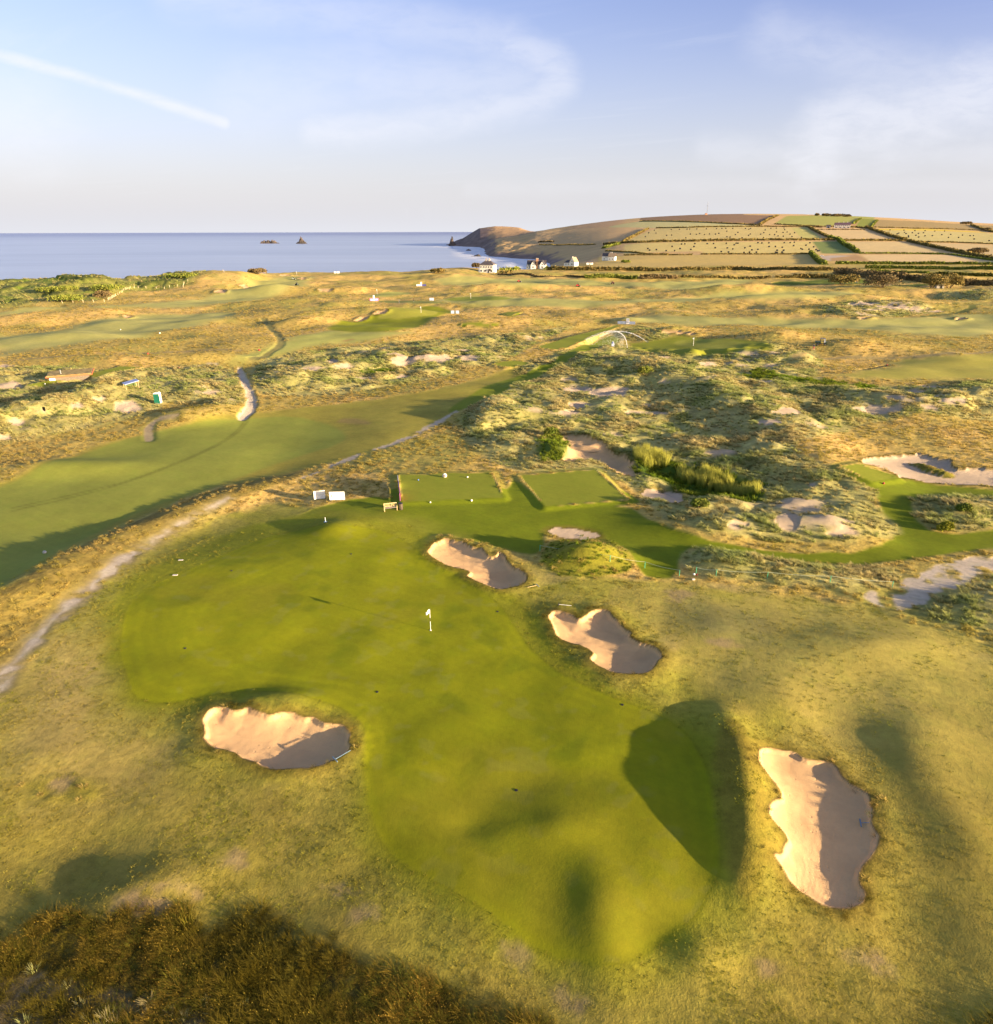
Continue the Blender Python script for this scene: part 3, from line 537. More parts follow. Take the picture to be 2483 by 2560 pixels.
FB = [('B', [(1010, 392), (1050, 365), (1140, 350), (1130, 372), (1070, 392)], 'far bunker left of the far green'), ('B', [(862, 443), (920, 410), (988, 404), (970, 430), (900, 447)], 'shaded bunker lower left of the far green'),
      ('B', [(568, 204), (620, 190), (700, 192), (745, 207), (650, 213)], 'distant bunker in the golden rough'), ('B', [(-30, 170), (60, 160), (140, 170), (40, 184)], 'distant bunker under the coastal mound'),
      ('B', [(290, 86), (350, 81), (400, 90), (340, 96)], 'small bunker beside the coastal green'), ('B', [(430, 115), (480, 102), (530, 108), (490, 120)], 'tiny shaded bunker right of the coastal green'),
      ('A', [(935, 390), (1035, 400), (1005, 416), (950, 420)], 'small pale bunker in the middle of the left rough'), ('A', [(1620, 225), (1700, 195), (1750, 205), (1720, 225)], 'small bunker under the coastal fence'),
      ('E', [(940, 436), (1000, 426), (1070, 431), (1000, 442)], 'bunker on the pale right-hand fairway'), ('E', [(1620, 440), (1680, 430), (1740, 440), (1680, 448)], 'bunker at the far right of the pale fairway'),
      ('C', [(1350, 522), (1450, 508), (1620, 530), (1700, 552), (1560, 540)], 'shaded bunker behind the sprinkler green')]
for c, P, lab in FB: bunker(z_(c, P), lab, .8, .5, wob=.4, wl=4, col=SANDC*.95, soft=.4, w=1.5, pad=12)
# ---- tracks
def track(px, wd, col, name, label, patch=0.0, soft=.25, wob=.4, depth=0.0, grass=0.0):
    P = W(px)[:, :2]
    for _ in range(2):
        Q_ = [P[0]]
        for a, b in zip(P[:-1], P[1:]): Q_ += [.75*a+.25*b, .25*a+.75*b]
        P = np.array(Q_+[P[-1]])
    m, d = sdl(P, wd+3); d = d+wob*fbm(X[m], Y[m], 2.2, 121, 3)
    wgt = sstep(wd/2+soft, wd/2-soft, d)
    if patch: wgt = wgt*sstep(-patch, .25, fbm(X[m], Y[m], 1.6, 122, 3)+.15)
    blend(m, wgt, col[None, :]*(1+.15*n3[m])[:, None], RGH=0, MAR=0, SAND=.15)
    if grass: kk = sstep(wd/2+1.6, wd/2+.4, d)*(1-wgt); blend(m, kk*grass, c3(.14, .155, .03), RGH=0, MAR=0)
    if depth: H[m] -= depth*sstep(wd/2+.8, wd/2-.2, d)
    if name: region(name, label, m, wgt > .5)
PTH = z_('G', [(-150, 1580), (0, 1440), (90, 1300), (200, 1190), (300, 1080), (400, 950), (500, 870), (590, 780), (700, 690), (830, 590), (900, 520), (980, 460), (1110, 410), (1250, 290), (1400, 200), (1590, 95), (1750, 20)])
track(PTH, 2.6, c3(.25, .20, .075), None, '', patch=.6, wob=1.0, soft=.9)
track(PTH, 1.2, c3(.32, .265, .18), 'path', 'worn pale footpath curving up the left side', patch=.35, wob=.9, soft=.6, depth=.02)
track(PTH, .65, c3(.40, .345, .28), None, '', patch=-.12, wob=.9, soft=.35)
track(D([(570, 920), (610, 902), (650, 885), (740, 855), (800, 830), (870, 788)]), 1.3, PATHC*.9, 'path', 'worn footpath fading out beyond the boards', patch=.1, wob=.8)
P = z_('L', [(398, 140), (440, 150), (470, 225), (505, 290), (514, 330), (500, 380), (445, 428), (398, 412), (425, 380), (452, 345), (458, 300), (428, 225)])
m, d = paint(P, PATHC*1.1, 'track', 'light stony track dropping to the left fairway', soft=.25, wob=.4, wl=1.5, RGH=0, MAR=0, SAND=.6, vary=.1); shape(m, -.35*sstep(-.5, .5, d))
track(z_('L', [(130, 150), (220, 135), (310, 122)]), 1.2, PATHC*.8, 'path', 'thin pale path left of the stony track', wob=.3)
track([(440, 1038), (395, 1045), (368, 1065), (372, 1100)], 1.5, c3(.32, .25, .15), 'path', 'curved path to the green toilet cabin', wob=.3, depth=.12, grass=.5)
track(D([(2060, 1040), (1901, 1072), (1830, 1095), (1770, 1125), (1700, 1152)]), 2.8, PATHC*1.05, 'track', 'sandy track entering from the right edge', patch=.3, wob=1.2, grass=.3)
for off in (0, 22):
    track(z_('F', [(1880+off, 340), (1800+off, 440), (1600+off, 560), (1300+off, 690), (1000+off, 800), (600, 900+off), (100, 1010+off)]), .5, c3(.165, .175, .028), None, '', soft=.35, wob=.1)
track(z_('A', [(1640, 400), (1780, 390)]), 1, PATHC, None, '')
track(z_('B', [(180, 420), (240, 500), (310, 560), (320, 620), (240, 670), (100, 720)]), 2.2, c3(.20, .18, .06), 'path', 'thin path winding through the golden rough', wob=.5, depth=.2)
track(z_('J', [(410, 238), (560, 225), (850, 205), (960, 185), (1040, 172)]), .9, c3(.10, .09, .02), None, '', wob=.3, depth=.25)
track(z_('J', [(300, 100), (700, 100), (1050, 118), (1500, 85), (2000, 62)]), 2.4, c3(.33, .25, .10), 'path', 'straw-coloured path across the right-hand meadow', wob=.5)
track(z_('E', [(-600, 690), (300, 700), (900, 700)]), 1.4, c3(.30, .23, .10), None, '', wob=.3)
track(z_('E', [(1640, 330), (1780, 350), (1720, 380), (1600, 405), (1400, 420)]), 3.5, c3(.12, .13, .03), None, '', wob=.5)
track([(-20, 905), (160, 890), (300, 884), (480, 876), (600, 876)], 1.6, c3(.28, .21, .09), 'path', 'straw path along the left middle distance', wob=.4)
# fairway just left of the walkway, browner scars
paint(z_('L', [(940, 425), (1010, 408), (1130, 435), (1100, 448), (960, 440)]), c3(.30, .19, .085), soft=.8, wob=.8, pz=.5)
paint(z_('B', [(760, 590), (850, 572), (900, 578), (800, 596)]), c3(.30, .14, .07), soft=1, wob=.8, pz=.7)
# light green weed and reeds hollow, pond
m, d = paint(z_('H', [(900, 380), (990, 300), (1200, 320), (1350, 350), (1500, 360), (1620, 420), (1900, 480), (1950, 560), (1900, 640), (1700, 640), (1500, 600), (1340, 590), (1220, 560), (1180, 500), (1000, 440)]), c3(.06, .10, .015), 'marsh', 'lush green reedy hollow among the dunes', soft=.8, wob=.8, RGH=0, MAR=0, LUSH=1)
H[m] -= 1.0*sstep(0, 3, d)
paint(z_('H', [(200, 120), (330, 110), (380, 220), (340, 320), (200, 330), (100, 300), (170, 200)]), c3(.11, .14, .02), soft=.8, wob=1, RGH=0, MAR=0, LUSH=1)
paint(z_('J', [(-50, 190), (120, 240), (330, 280), (560, 300), (650, 310), (900, 330), (980, 350), (700, 350), (560, 340), (400, 300), (200, 290), (-50, 260)]), c3(.085, .115, .012), soft=1, wob=1.5, RGH=0, MAR=0, LUSH=1)
paint(z_('I', [(1450, 190), (1600, 200), (1740, 220), (1700, 245), (1500, 215)]), c3(.085, .12, .012), soft=1, wob=1.5, RGH=0, MAR=0, LUSH=1)
paint(z_('B', [(930, 830), (1000, 810), (1200, 790), (1180, 815), (1050, 840)]), c3(.10, .14, .015), soft=1, wob=1.5, RGH=0, MAR=0, LUSH=1)
# ---- hillside fields
def field(c, P, col, label, name='field', wob=0.0, soft=2.5, **kw): return paint(z_(c, P), c3(*col), name, label, soft=soft, wob=wob, wl=30, smooth=0, vary=.05, pad=20, RGH=0, MAR=0, MOW=0, **kw)
m = np.nonzero((Y > 760) & (Y < 3900))[0]; kk = sstep(760, 900, Y[m]); blend(m, kk, (c3(.50, .33, .15)[None, :]*(1+.15*n1[m]+.12*fbm(X[m], Y[m], 60, 131, 3))[:, None]), RGH=0)
field('S', [(900, 230), (1100, 200), (1700, 185), (2000, 178), (1650, 320), (1200, 345), (850, 345), (760, 330), (800, 250)], (.52, .34, .16), 'brown slope pasture on the left of the hill', soft=8)
field('S', [(1100, 205), (1250, 165), (1500, 120), (1690, 128), (1530, 182)], (.46, .29, .15), 'heathy brow on the left of the hill', soft=8)
field('Q', [(0, 100), (280, 75), (640, 55), (1000, 65), (1290, 70), (1140, 155), (700, 140), (200, 125), (0, 125)], (.24, .15, .085), 'bare brown field under the mast')
field('Q', [(-300, 178), (0, 128), (500, 135), (900, 155), (1130, 168), (900, 180), (300, 190), (150, 190), (-250, 185)], (.46, .41, .18), 'pale mown field left of the hill')
field('Q', [(165, 195), (700, 182), (1430, 185), (1540, 290), (1300, 297), (600, 305), (0, 320), (-180, 330), (60, 230)], (.50, .39, .15), 'upper mown field dotted with black bales')
field('Q', [(1430, 185), (1590, 185), (1740, 290), (1545, 290)], (.42, .38, .12), 'narrow striped field right of the upper bale field')
field('Q', [(-150, 350), (0, 335), (1000, 322), (1640, 318), (1720, 435), (1000, 438), (600, 438), (590, 410), (100, 420), (-150, 440)], (.52, .41, .15), 'lower mown field dotted with black bales')
field('Q', [(1640, 320), (1900, 315), (2040, 430), (1730, 432)], (.17, .21, .06), 'small dark green striped field')
field('Q', [(-400, 470), (0, 452), (1000, 445), (1620, 440), (1690, 540), (900, 540), (0, 560), (-400, 560)], (.45, .33, .11), 'rough pasture below the bale fields')
field('Q', [(1400, 75), (1900, 72), (2300, 75), (2200, 150), (1740, 170), (1270, 155)], (.30, .30, .075), 'green field on the hilltop')
field('R', [(560, 180), (600, 178), (545, 262), (485, 255)], (.36, .22, .10), 'orange-brown strip beside the terrace of cottages')
field('R', [(605, 182), (760, 190), (760, 205), (705, 265), (550, 260)], (.20, .22, .035), 'small green field right of the orange-brown strip')
field('R', [(770, 195), (1200, 210), (1600, 238), (1900, 252), (2100, 260), (2100, 300), (1780, 300), (1200, 278), (710, 275)], (.30, .22, .095), 'tan stubble field under the skyline on the right')
field('R', [(735, 283), (1300, 285), (1800, 312), (1840, 322), (1400, 305), (800, 297)], (.50, .38, .05), 'bright yellow strip field')
field('R', [(800, 300), (1400, 308), (1850, 325), (2300, 340), (2300, 450), (1600, 420), (1100, 408), (960, 350)], (.44, .37, .15), 'mown field with black bales at the right')
field('R', [(150, 290), (640, 292), (890, 382), (420, 390), (300, 360)], (.50, .37, .19), 'pale stubble field below the terrace of cottages')
field('R', [(440, 410), (1010, 412), (1490, 532), (580, 522), (560, 480)], (.50, .38, .19), 'wide pale stubble field in the middle of the hill')
field('R', [(610, 540), (1500, 535), (2100, 610), (1900, 612), (690, 606)], (.56, .41, .21), 'long cream stubble field at the foot of the hill')
field('R', [(1200, 420), (1600, 430), (2300, 455), (2300, 590), (1700, 530)], (.48, .36, .18), 'cream stubble field at the right edge')
field('R', [(290, 560), (550, 535), (600, 560), (680, 600), (300, 600)], (.36, .23, .11), 'small orange-tan paddock by the parked car')
field('R', [(200, 555), (290, 545), (520, 548), (300, 572), (300, 600), (250, 590)], (.40, .33, .28), 'pale gravel parking area beside the paddock', name='car_park')
# stripes on the cut fields
m = np.nonzero((Y > 900) & (Y < 1700) & (X > 100))[0]
for rid, r in enumerate(REG):
    if r['name'] == 'field' and ('mown' in r['label'] or 'striped' in r['label'] or 'stubble' in r['label']):
        s = m[CID[m] == rid]
        TINT[s] *= (1+(.16 if 'striped' in r['label'] else .06)*np.sin(X[s]*.55+Y[s]*.12))[:, None]
# cliffs: steep or low ground by the sea
gy, gx = np.gradient(H.reshape(NR, NC), axis=0), np.gradient(H.reshape(NR, NC), axis=1)
dyr = np.gradient(ys)[:, None]; dxc = np.abs(np.gradient(X.reshape(NR, NC), axis=1))
slope = np.sqrt((gy/dyr)**2+(gx/dxc)**2).ravel()
pxg = 1241.5+FPX*X/np.maximum(.9225*Y+12.7, 1)
rock = sstep(.30, .5, slope+.10*fbm(X, Y, 25, 141, 3))*sstep(1150, 1300, Y)*sstep(1560, 1450, pxg)*(H < 50)
rock = np.maximum(rock, sstep(-5, -11, H+2*n1)*(Y > 1100)); rock = np.maximum(rock, sstep(1250, 1215, pxg+14*n1)*(Y > 2200)*sstep(52, 40, H))
m = np.nonzero(rock > .01)[0]
rc = c3(.19, .135, .12)[None, :]*(1+.5*fbm(X[m], Y[m], 18, 142, 4))[:, None]
blend(m, rock[m], rc, RGH=0, MAR=0, SAND=0); region('cliff', 'dark sea cliffs of the headland and bay', m, rock[m] > .5)
m = np.nonzero((Y > 2350) & (CID != len(REG)-1) & (pxg < 1345))[0]; region('headland', 'heathy brown headland beyond the bay', m, np.ones(len(m), bool))
blend(m, np.ones(len(m))*.7, c3(.34, .215, .13))
m = np.nonzero((Y > 800) & (CID == 0))[0]; region('hill', 'grassy brown hillside between the fields', m, np.ones(len(m), bool))
# small scale relief where the grass is long
H += RGH*(.07*fbm(X, Y, 1.3, 151, 2)+.10*fbm(X, Y, 3.1, 152, 2))*sstep(500, 200, Y)
H += SAND*.015*vn(X, Y, .5, 153)*(Y < 120)
H += sstep(200, 350, Y)*sstep(800, 650, Y)*RGH*.35*fbm(X, Y, 6, 154, 2)
print('regions', len(REG))

# ------------------------------------------------------------------ materials
MATS = {}
def mat(name, col=(.5, .5, .5), rough=.7, metal=0.0, var=0.0, vscale=4.0, spec=.3, **kw):
    if name in MATS: return MATS[name]
    m = bpy.data.materials.new(name); m.use_nodes = True; b = m.node_tree.nodes['Principled BSDF']; g = NB(m.node_tree)
    b.inputs['Roughness'].default_value = rough; b.inputs['Metallic'].default_value = metal; b.inputs['Specular IOR Level'].default_value = spec
    if var:
        tcn = g.n('ShaderNodeTexCoord').outputs['Object']; f = g.noise(tcn, vscale, 4)
        c = g.mix(g.ramp(f, .3, .7), tuple(x*(1-var) for x in col), tuple(min(1, x*(1+var)) for x in col)); g.nt.links.new(c, b.inputs[0])
    else: b.inputs[0].default_value = (*col, 1)
    for k_, v_ in kw.items(): b.inputs[k_.replace('_', ' ')].default_value = v_
    MATS[name] = m; return m
tm = bpy.data.materials.new('links_ground'); tm.use_nodes = True; b = tm.node_tree.nodes['Principled BSDF']; g = NB(tm.node_tree)
b.inputs['Specular IOR Level'].default_value = .12; b.inputs['Roughness'].default_value = .9
tint = g.n('ShaderNodeAttribute', attribute_name='tint').outputs['Color']
ch = g.n('ShaderNodeSeparateColor', {0: g.n('ShaderNodeAttribute', attribute_name='cover').outputs['Color']})
rg, snd, mow = ch.outputs
pos = g.n('ShaderNodeNewGeometry').outputs['Position']
dist = g.n('ShaderNodeVectorMath', {0: pos, 1: (0, 0, 33)}, operation='DISTANCE').outputs['Value']
fine = g.noise(pos, 9.0, 3, .7); mid = g.noise(pos, 1.9, 4, .6); big = g.noise(pos, .16, 4, .6)
rot = g.n('ShaderNodeVectorRotate', {'Vector': pos, 'Angle': .5}, rotation_type='Z_AXIS').outputs[0]
sweep = g.noise(g.v('MULTIPLY', rot, (.35, 1.6, 1)), .9, 4, .6)
amp = g.m('ADD', g.m('MULTIPLY', rg, .55), g.m('ADD', g.m('SUBTRACT', .52, g.m('MULTIPLY', mow, .27)), g.m('MULTIPLY', snd, -.36)))
f1 = g.m('SUBTRACT', g.m('ADD', g.m('MULTIPLY', fine, .55), g.m('ADD', g.m('MULTIPLY', mid, .8), g.m('MULTIPLY', sweep, .6))), .98)
vv = g.m('ADD', 1.0, g.m('MULTIPLY', g.m('MULTIPLY', f1, 1.5), amp))
vv = g.m('MULTIPLY', vv, g.m('ADD', .86, g.m('MULTIPLY', big, .28)))
vv = g.m('MAXIMUM', vv, .3)
c = g.n('ShaderNodeVectorMath', {0: tint, 'Scale': vv}, operation='SCALE').outputs[0]
hs = g.mix(g.m('MULTIPLY', g.ramp(g.noise(pos, .55, 4), .45, .7), g.m('MULTIPLY', g.m('SUBTRACT', 1.0, snd), .22)), c, g.mix(1.0, c, (.80, 1.0, .7), 'MULTIPLY'))
g.nt.links.new(hs, b.inputs[0])
bh = g.m('ADD', g.m('MULTIPLY', fine, .5), mid)
rk = g.n('ShaderNodeTexWave', {'Vector': g.n('ShaderNodeVectorRotate', {'Vector': pos, 'Angle': 1.1}, rotation_type='Z_AXIS').outputs[0], 'Scale': 2.6, 'Distortion': 12.0, 'Detail': 3.0, 'Detail Scale': .5}).outputs['Fac']
vo = g.n('ShaderNodeTexVoronoi', {'Vector': pos, 'Scale': 2.2, 'Randomness': 1.0}).outputs['Distance']
fp_ = g.m('MULTIPLY', g.ramp(vo, .0, .22, -1.0, 0.0), g.ramp(g.noise(pos, .5, 2), .5, .62))
fl = g.n('ShaderNodeTexWave', {'Vector': g.n('ShaderNodeVectorRotate', {'Vector': pos, 'Angle': .4}, rotation_type='Z_AXIS').outputs[0], 'Scale': 5.0, 'Distortion': 5.0, 'Detail': 3.0, 'Detail Scale': .35}).outputs['Fac']
bh = g.m('ADD', bh, g.m('MULTIPLY', snd, g.m('ADD', g.m('MULTIPLY', rk, .12), g.m('ADD', g.m('MULTIPLY', fp_, 2.6), g.m('MULTIPLY', fl, .7)))))
bstr = g.m('ADD', g.m('MULTIPLY', rg, .05), g.m('ADD', g.m('SUBTRACT', .036, g.m('MULTIPLY', mow, .024)), g.m('MULTIPLY', snd, -.016)))
bp = g.n('ShaderNodeBump', {'Height': g.m('MULTIPLY', bh, bstr), 'Distance': 1.0, 'Strength': 1.0})
g.nt.links.new(bp.outputs[0], b.inputs['Normal'])

# ------------------------------------------------------------------ terrain objects, one per region
co = np.stack([X, Y, H], 1)
Hg = H.reshape(NR, NC); Xg = X.reshape(NR, NC); Yg = Y.reshape(NR, NC)
G = co.reshape(NR, NC, 3)
tv = np.gradient(G, axis=0); tu = np.gradient(G, axis=1)
Nn = np.cross(tu, tv).reshape(-1, 3); Nn /= np.linalg.norm(Nn, axis=1)[:, None]; Nn[Nn[:, 2] < 0] *= -1
ri, cj = np.meshgrid(np.arange(NR-1), np.arange(NC-1), indexing='ij')
v00 = (ri*NC+cj).ravel(); F = np.stack([v00, v00+1, v00+NC+1, v00+NC], 1)
keep = (H[F].max(1) > -22); F = F[keep]
fc = CID[F[:, 0]]
def grid_mesh(name, f):
    u, inv = np.unique(f.ravel(), return_inverse=True)
    me = bpy.data.meshes.new(name); me.vertices.add(len(u)); me.vertices.foreach_set('co', co[u].astype(np.float32).ravel())
    n = len(f); me.loops.add(n*4); me.loops.foreach_set('vertex_index', inv.astype(np.int32).ravel())
    me.polygons.add(n); me.polygons.foreach_set('loop_start', np.arange(0, n*4, 4, dtype=np.int32)); me.polygons.foreach_set('loop_total', np.full(n, 4, np.int32))
    me.polygons.foreach_set('use_smooth', np.ones(n, bool)); me.update()
    a = me.attributes.new('tint', 'FLOAT_COLOR', 'POINT'); cc = np.ones((len(u), 4), np.float32); cc[:, :3] = np.clip(TINT[u], .005, .9); a.data.foreach_set('color', cc.ravel())
    a = me.attributes.new('cover', 'FLOAT_COLOR', 'POINT'); cc = np.ones((len(u), 4), np.float32); cc[:, 0] = np.maximum(RGH[u], MAR[u]); cc[:, 1] = SAND[u]; cc[:, 2] = MOW[u]; a.data.foreach_set('color', cc.ravel())
    me.materials.append(tm)
    me.normals_split_custom_set_from_vertices(Nn[u].astype(np.float32))
    o = bpy.data.objects.new(name, me); COL.objects.link(o); o['kind'] = 'structure'; return o
order = np.argsort(fc, kind='stable'); fs = fc[order]; bounds = np.searchsorted(fs, np.arange(len(REG)+1))
cnt = {}
for rid, r in enumerate(REG):
    f = F[order[bounds[rid]:bounds[rid+1]]]
    if len(f) < 3: continue
    o = grid_mesh(r['name'], f); o['label'] = r['label']
# ------------------------------------------------------------------ sea
SEA = -15.0
def poly_mesh(name, V, Fc, m=None, smooth=False):
    me = bpy.data.meshes.new(name); me.from_pydata([tuple(map(float, v)) for v in V], [], [tuple(map(int, f)) for f in Fc]); me.update()
    if smooth: me.polygons.foreach_set('use_smooth', [True]*len(me.polygons))
    if m: me.materials.append(m)
    return me
def link(name, me, parent=None, **props):
    o = bpy.data.objects.new(name, me); COL.objects.link(o)
    if parent: o.parent = parent
    for k_, v_ in props.items(): o[k_] = v_
    return o
rr = [200]
while rr[-1] < 90000: rr.append(rr[-1]*1.02+6)
aa = np.linspace(rad(-75), rad(75), 180)
V = [(r*math.sin(a), r*math.cos(a), SEA) for r in rr for a in aa]; n_ = len(aa)
Fc = [(i*n_+j, i*n_+j+1, (i+1)*n_+j+1, (i+1)*n_+j) for i in range(len(rr)-1) for j in range(n_-1)]
sm_ = bpy.data.materials.new('sea_water'); sm_.use_nodes = True; b = sm_.node_tree.nodes['Principled BSDF']; g = NB(sm_.node_tree)
pos = g.n('ShaderNodeNewGeometry').outputs['Position']
sw = g.v('MULTIPLY', pos, (.35, 1.0, 1.0))
sd = g.n('ShaderNodeVectorMath', {0: pos, 1: (0, 0, 0)}, operation='DISTANCE').outputs['Value']
patch = g.noise(g.v('MULTIPLY', pos, (.0006, .0022, 1)), 1.0, 5, .6)
wv = g.noise(sw, .05, 6, .62); wv2 = g.noise(g.v('MULTIPLY', pos, (.2, 1, 1)), .012, 4, .6)
sea_col = g.mix(g.ramp(patch, .35, .65), (.27, .33, .46), (.36, .42, .55))
sea_col = g.mix(g.ramp(sd, 3000, 16000), sea_col, (.13, .15, .30))  # sky reflection painted into the water colour, darker and bluer with distance
sea_col = g.mix(g.m('MULTIPLY', g.ramp(wv2, .45, .62), .35), sea_col, (.38, .45, .60))
# surf: broken white lines near the beach
shore = g.ramp(sd, 1500, 700, 0, 1)
lines = g.n('ShaderNodeTexWave', {'Vector': pos, 'Scale': .012, 'Distortion': 7.0, 'Detail': 4.0, 'Detail Scale': .6}, wave_type='BANDS', bands_direction='Y').outputs['Fac']
foam = g.m('MULTIPLY', g.m('MULTIPLY', g.ramp(lines, .80, .96), g.ramp(wv, .48, .60)), shore)
foamc = g.m('MULTIPLY', g.n('ShaderNodeAttribute', attribute_name='surf').outputs['Fac'], g.ramp(g.noise(sw, .09, 5, .7), .42, .60))
foam = g.m('MAXIMUM', g.m('MULTIPLY', foam, .55), foamc)
g.nt.links.new(g.mix(foam, sea_col, (.75, .76, .80)), b.inputs[0])
g.nt.links.new(g.m('ADD', .32, g.m('MULTIPLY', foam, .5)), b.inputs['Roughness'])
b.inputs['Specular IOR Level'].default_value = .35
bp = g.n('ShaderNodeBump', {'Height': g.m('ADD', g.m('MULTIPLY', wv, 1.2), g.m('MULTIPLY', g.noise(sw, .3, 4, .6), .35)), 'Distance': 1.0, 'Strength': .9}); g.nt.links.new(bp.outputs[0], b.inputs['Normal'])
me = poly_mesh('sea', V, Fc, sm_); sea = link('sea', me, kind='structure')
va = np.array(V); hh = np.full(len(va), -30.0); nm_ = (va[:, 1] > 600) & (va[:, 1] < 3300)
for ox, oy in ((0, 0), (60, 0), (-60, 0), (0, 150), (0, 80), (40, 110), (-40, 110), (0, -50)): hh[nm_] = np.maximum(hh[nm_], samp(H, va[nm_, 0]+ox, va[nm_, 1]+oy))
at = me.attributes.new('surf', 'FLOAT', 'POINT')
sf_ = (sstep(-24.5, -18, hh)*(va[:, 1] > 600)).astype(np.float32); at.data.foreach_set('value', sf_); print('surf', (sf_ > .5).sum(), hh[(va[:, 1] > 1200) & (va[:, 1] < 1500)].max())
me = poly_mesh('seabed', [(-30000, 100, -60), (30000, 100, -60), (30000, 40000, -60), (-30000, 40000, -60)], [(0, 1, 2, 3)], mat('seabed', (.1, .1, .08))); link('seabed', me, kind='structure')

# ------------------------------------------------------------------ grass in tufts
def veg_mat(name, root, tip, var=.35, tr=.35, hue=(1, 1, 1)):
    m = bpy.data.materials.new(name); m.use_nodes = True; nt = m.node_tree; nt.nodes.clear(); g = NB(nt)
    t = g.n('ShaderNodeAttribute', attribute_name='tip').outputs['Fac']
    rnd = g.n('ShaderNodeObjectInfo').outputs['Random']; pos = g.n('ShaderNodeNewGeometry').outputs['Position']
    c = g.mix(t, root, tip)
    big = g.noise(pos, .11, 4, .6)
    c = g.mix(g.ramp(big, .38, .64), c, g.mix(1.0, c, hue, 'MULTIPLY'))
    s = g.m('ADD', 1-var*.5, g.m('MULTIPLY', rnd, var))
    c = g.n('ShaderNodeVectorMath', {0: c, 'Scale': s}, operation='SCALE').outputs[0]
    d = g.n('ShaderNodeBsdfDiffuse', {0: c}); tl = g.n('ShaderNodeBsdfTranslucent', {0: c})
    mx = g.n('ShaderNodeMixShader', {0: tr, 1: d.outputs[0], 2: tl.outputs[0]})
    g.nt.links.new(mx.outputs[0], g.n('ShaderNodeOutputMaterial').inputs[0]); return m
def tuft(name, m, nb, h, spread, wdt, bend=.5, lean=.12, seed=0, seeds=0.0):
    r = random.Random(seed); V = []; Fc = []; T = []
    for i in range(nb):
        a = r.uniform(0, 6.283); rr_ = spread*math.sqrt(r.random())*.55; bx, by = rr_*math.cos(a), rr_*math.sin(a)
        hh = h*r.uniform(.55, 1.0); a2 = a+r.uniform(-.8, .8); out = spread*r.uniform(.2, 1.0)*bend
        px, py = -math.sin(a2)*wdt*.5, math.cos(a2)*wdt*.5
        k0 = len(V)
        for f, ww in ((0, 1.0), (.55, .85), (1.0, .0)):
            x = bx+math.cos(a2)*out*f*f-lean*h*f*f; y = by+math.sin(a2)*out*f*f; z = hh*(f-.18*f*f*bend)
            if ww: V += [(x-px*ww, y-py*ww, z), (x+px*ww, y+py*ww, z)]; T += [f, f]
            else: V.append((x, y, z)); T.append(1.0)
        Fc += [(k0, k0+1, k0+3, k0+2), (k0+2, k0+3, k0+4)]
        if r.random() < seeds:   # a seed head
            k0 = len(V); s_ = wdt*1.6; V += [(x-s_, y, z-.0), (x, y-s_, z+s_*2), (x+s_, y, z), (x, y+s_*.5, z+s_*4)]; T += [1.2]*4; Fc += [(k0, k0+1, k0+3), (k0+1, k0+2, k0+3)]
    me = poly_mesh(name, V, Fc, m); a = me.attributes.new('tip', 'FLOAT', 'POINT'); a.data.foreach_set('value', T)
    return bpy.data.objects.new(name, me)          # a prototype, kept out of the scene
def scatter(name, label, protos, P, S, kind='stuff', cat=None):
    """one object whose points carry tufts"""
    n = len(P); me = bpy.data.meshes.new(name); me.vertices.add(n); me.vertices.foreach_set('co', P.astype(np.float32).ravel()); me.update()
    R = np.zeros((n, 3)); R[:, 2] = rng.uniform(-.9, .9, n); R[:, 0] = rng.normal(0, .12, n); R[:, 1] = rng.normal(0, .12, n)
    for nm, ty, ky, arr in (('rot', 'FLOAT_VECTOR', 'vector', R), ('scl', 'FLOAT_VECTOR', 'vector', S), ('idx', 'INT', 'value', rng.integers(0, len(protos), n))):
        a = me.attributes.new(nm, ty, 'POINT'); a.data.foreach_set(ky, np.asarray(arr, np.int32 if ty == 'INT' else np.float32).ravel())
    ng = bpy.data.node_groups.new(name, 'GeometryNodeTree'); ng.interface.new_socket('Geometry', in_out='INPUT', socket_type='NodeSocketGeometry'); ng.interface.new_socket('Geometry', in_out='OUTPUT', socket_type='NodeSocketGeometry')
    N = ng.nodes; L = ng.links; gi = N.new('NodeGroupInput'); go = N.new('NodeGroupOutput'); iop = N.new('GeometryNodeInstanceOnPoints'); jn = N.new('GeometryNodeJoinGeometry')
    for p in reversed(protos):
        oi = N.new('GeometryNodeObjectInfo'); oi.inputs[0].default_value = p; oi.inputs['As Instance'].default_value = True; L.new(oi.outputs['Geometry'], jn.inputs[0])
    iop.inputs['Pick Instance'].default_value = True
    for nm, dt, sk in (('rot', 'FLOAT_VECTOR', 'Rotation'), ('scl', 'FLOAT_VECTOR', 'Scale'), ('idx', 'INT', 'Instance Index')):
        na = N.new('GeometryNodeInputNamedAttribute'); na.data_type = dt; na.inputs['Name'].default_value = nm; L.new(na.outputs['Attribute'], iop.inputs[sk])
    L.new(gi.outputs[0], iop.inputs['Points']); L.new(jn.outputs[0], iop.inputs['Instance']); L.new(iop.outputs[0], go.inputs[0])
    o = bpy.data.objects.new(name, me); COL.objects.link(o); md = o.modifiers.new('tufts', 'NODES'); md.node_group = ng
    o['kind'] = kind; o['label'] = label
    return o
AREA = (np.gradient(ys)[:, None]*np.abs(dxc)).ravel()
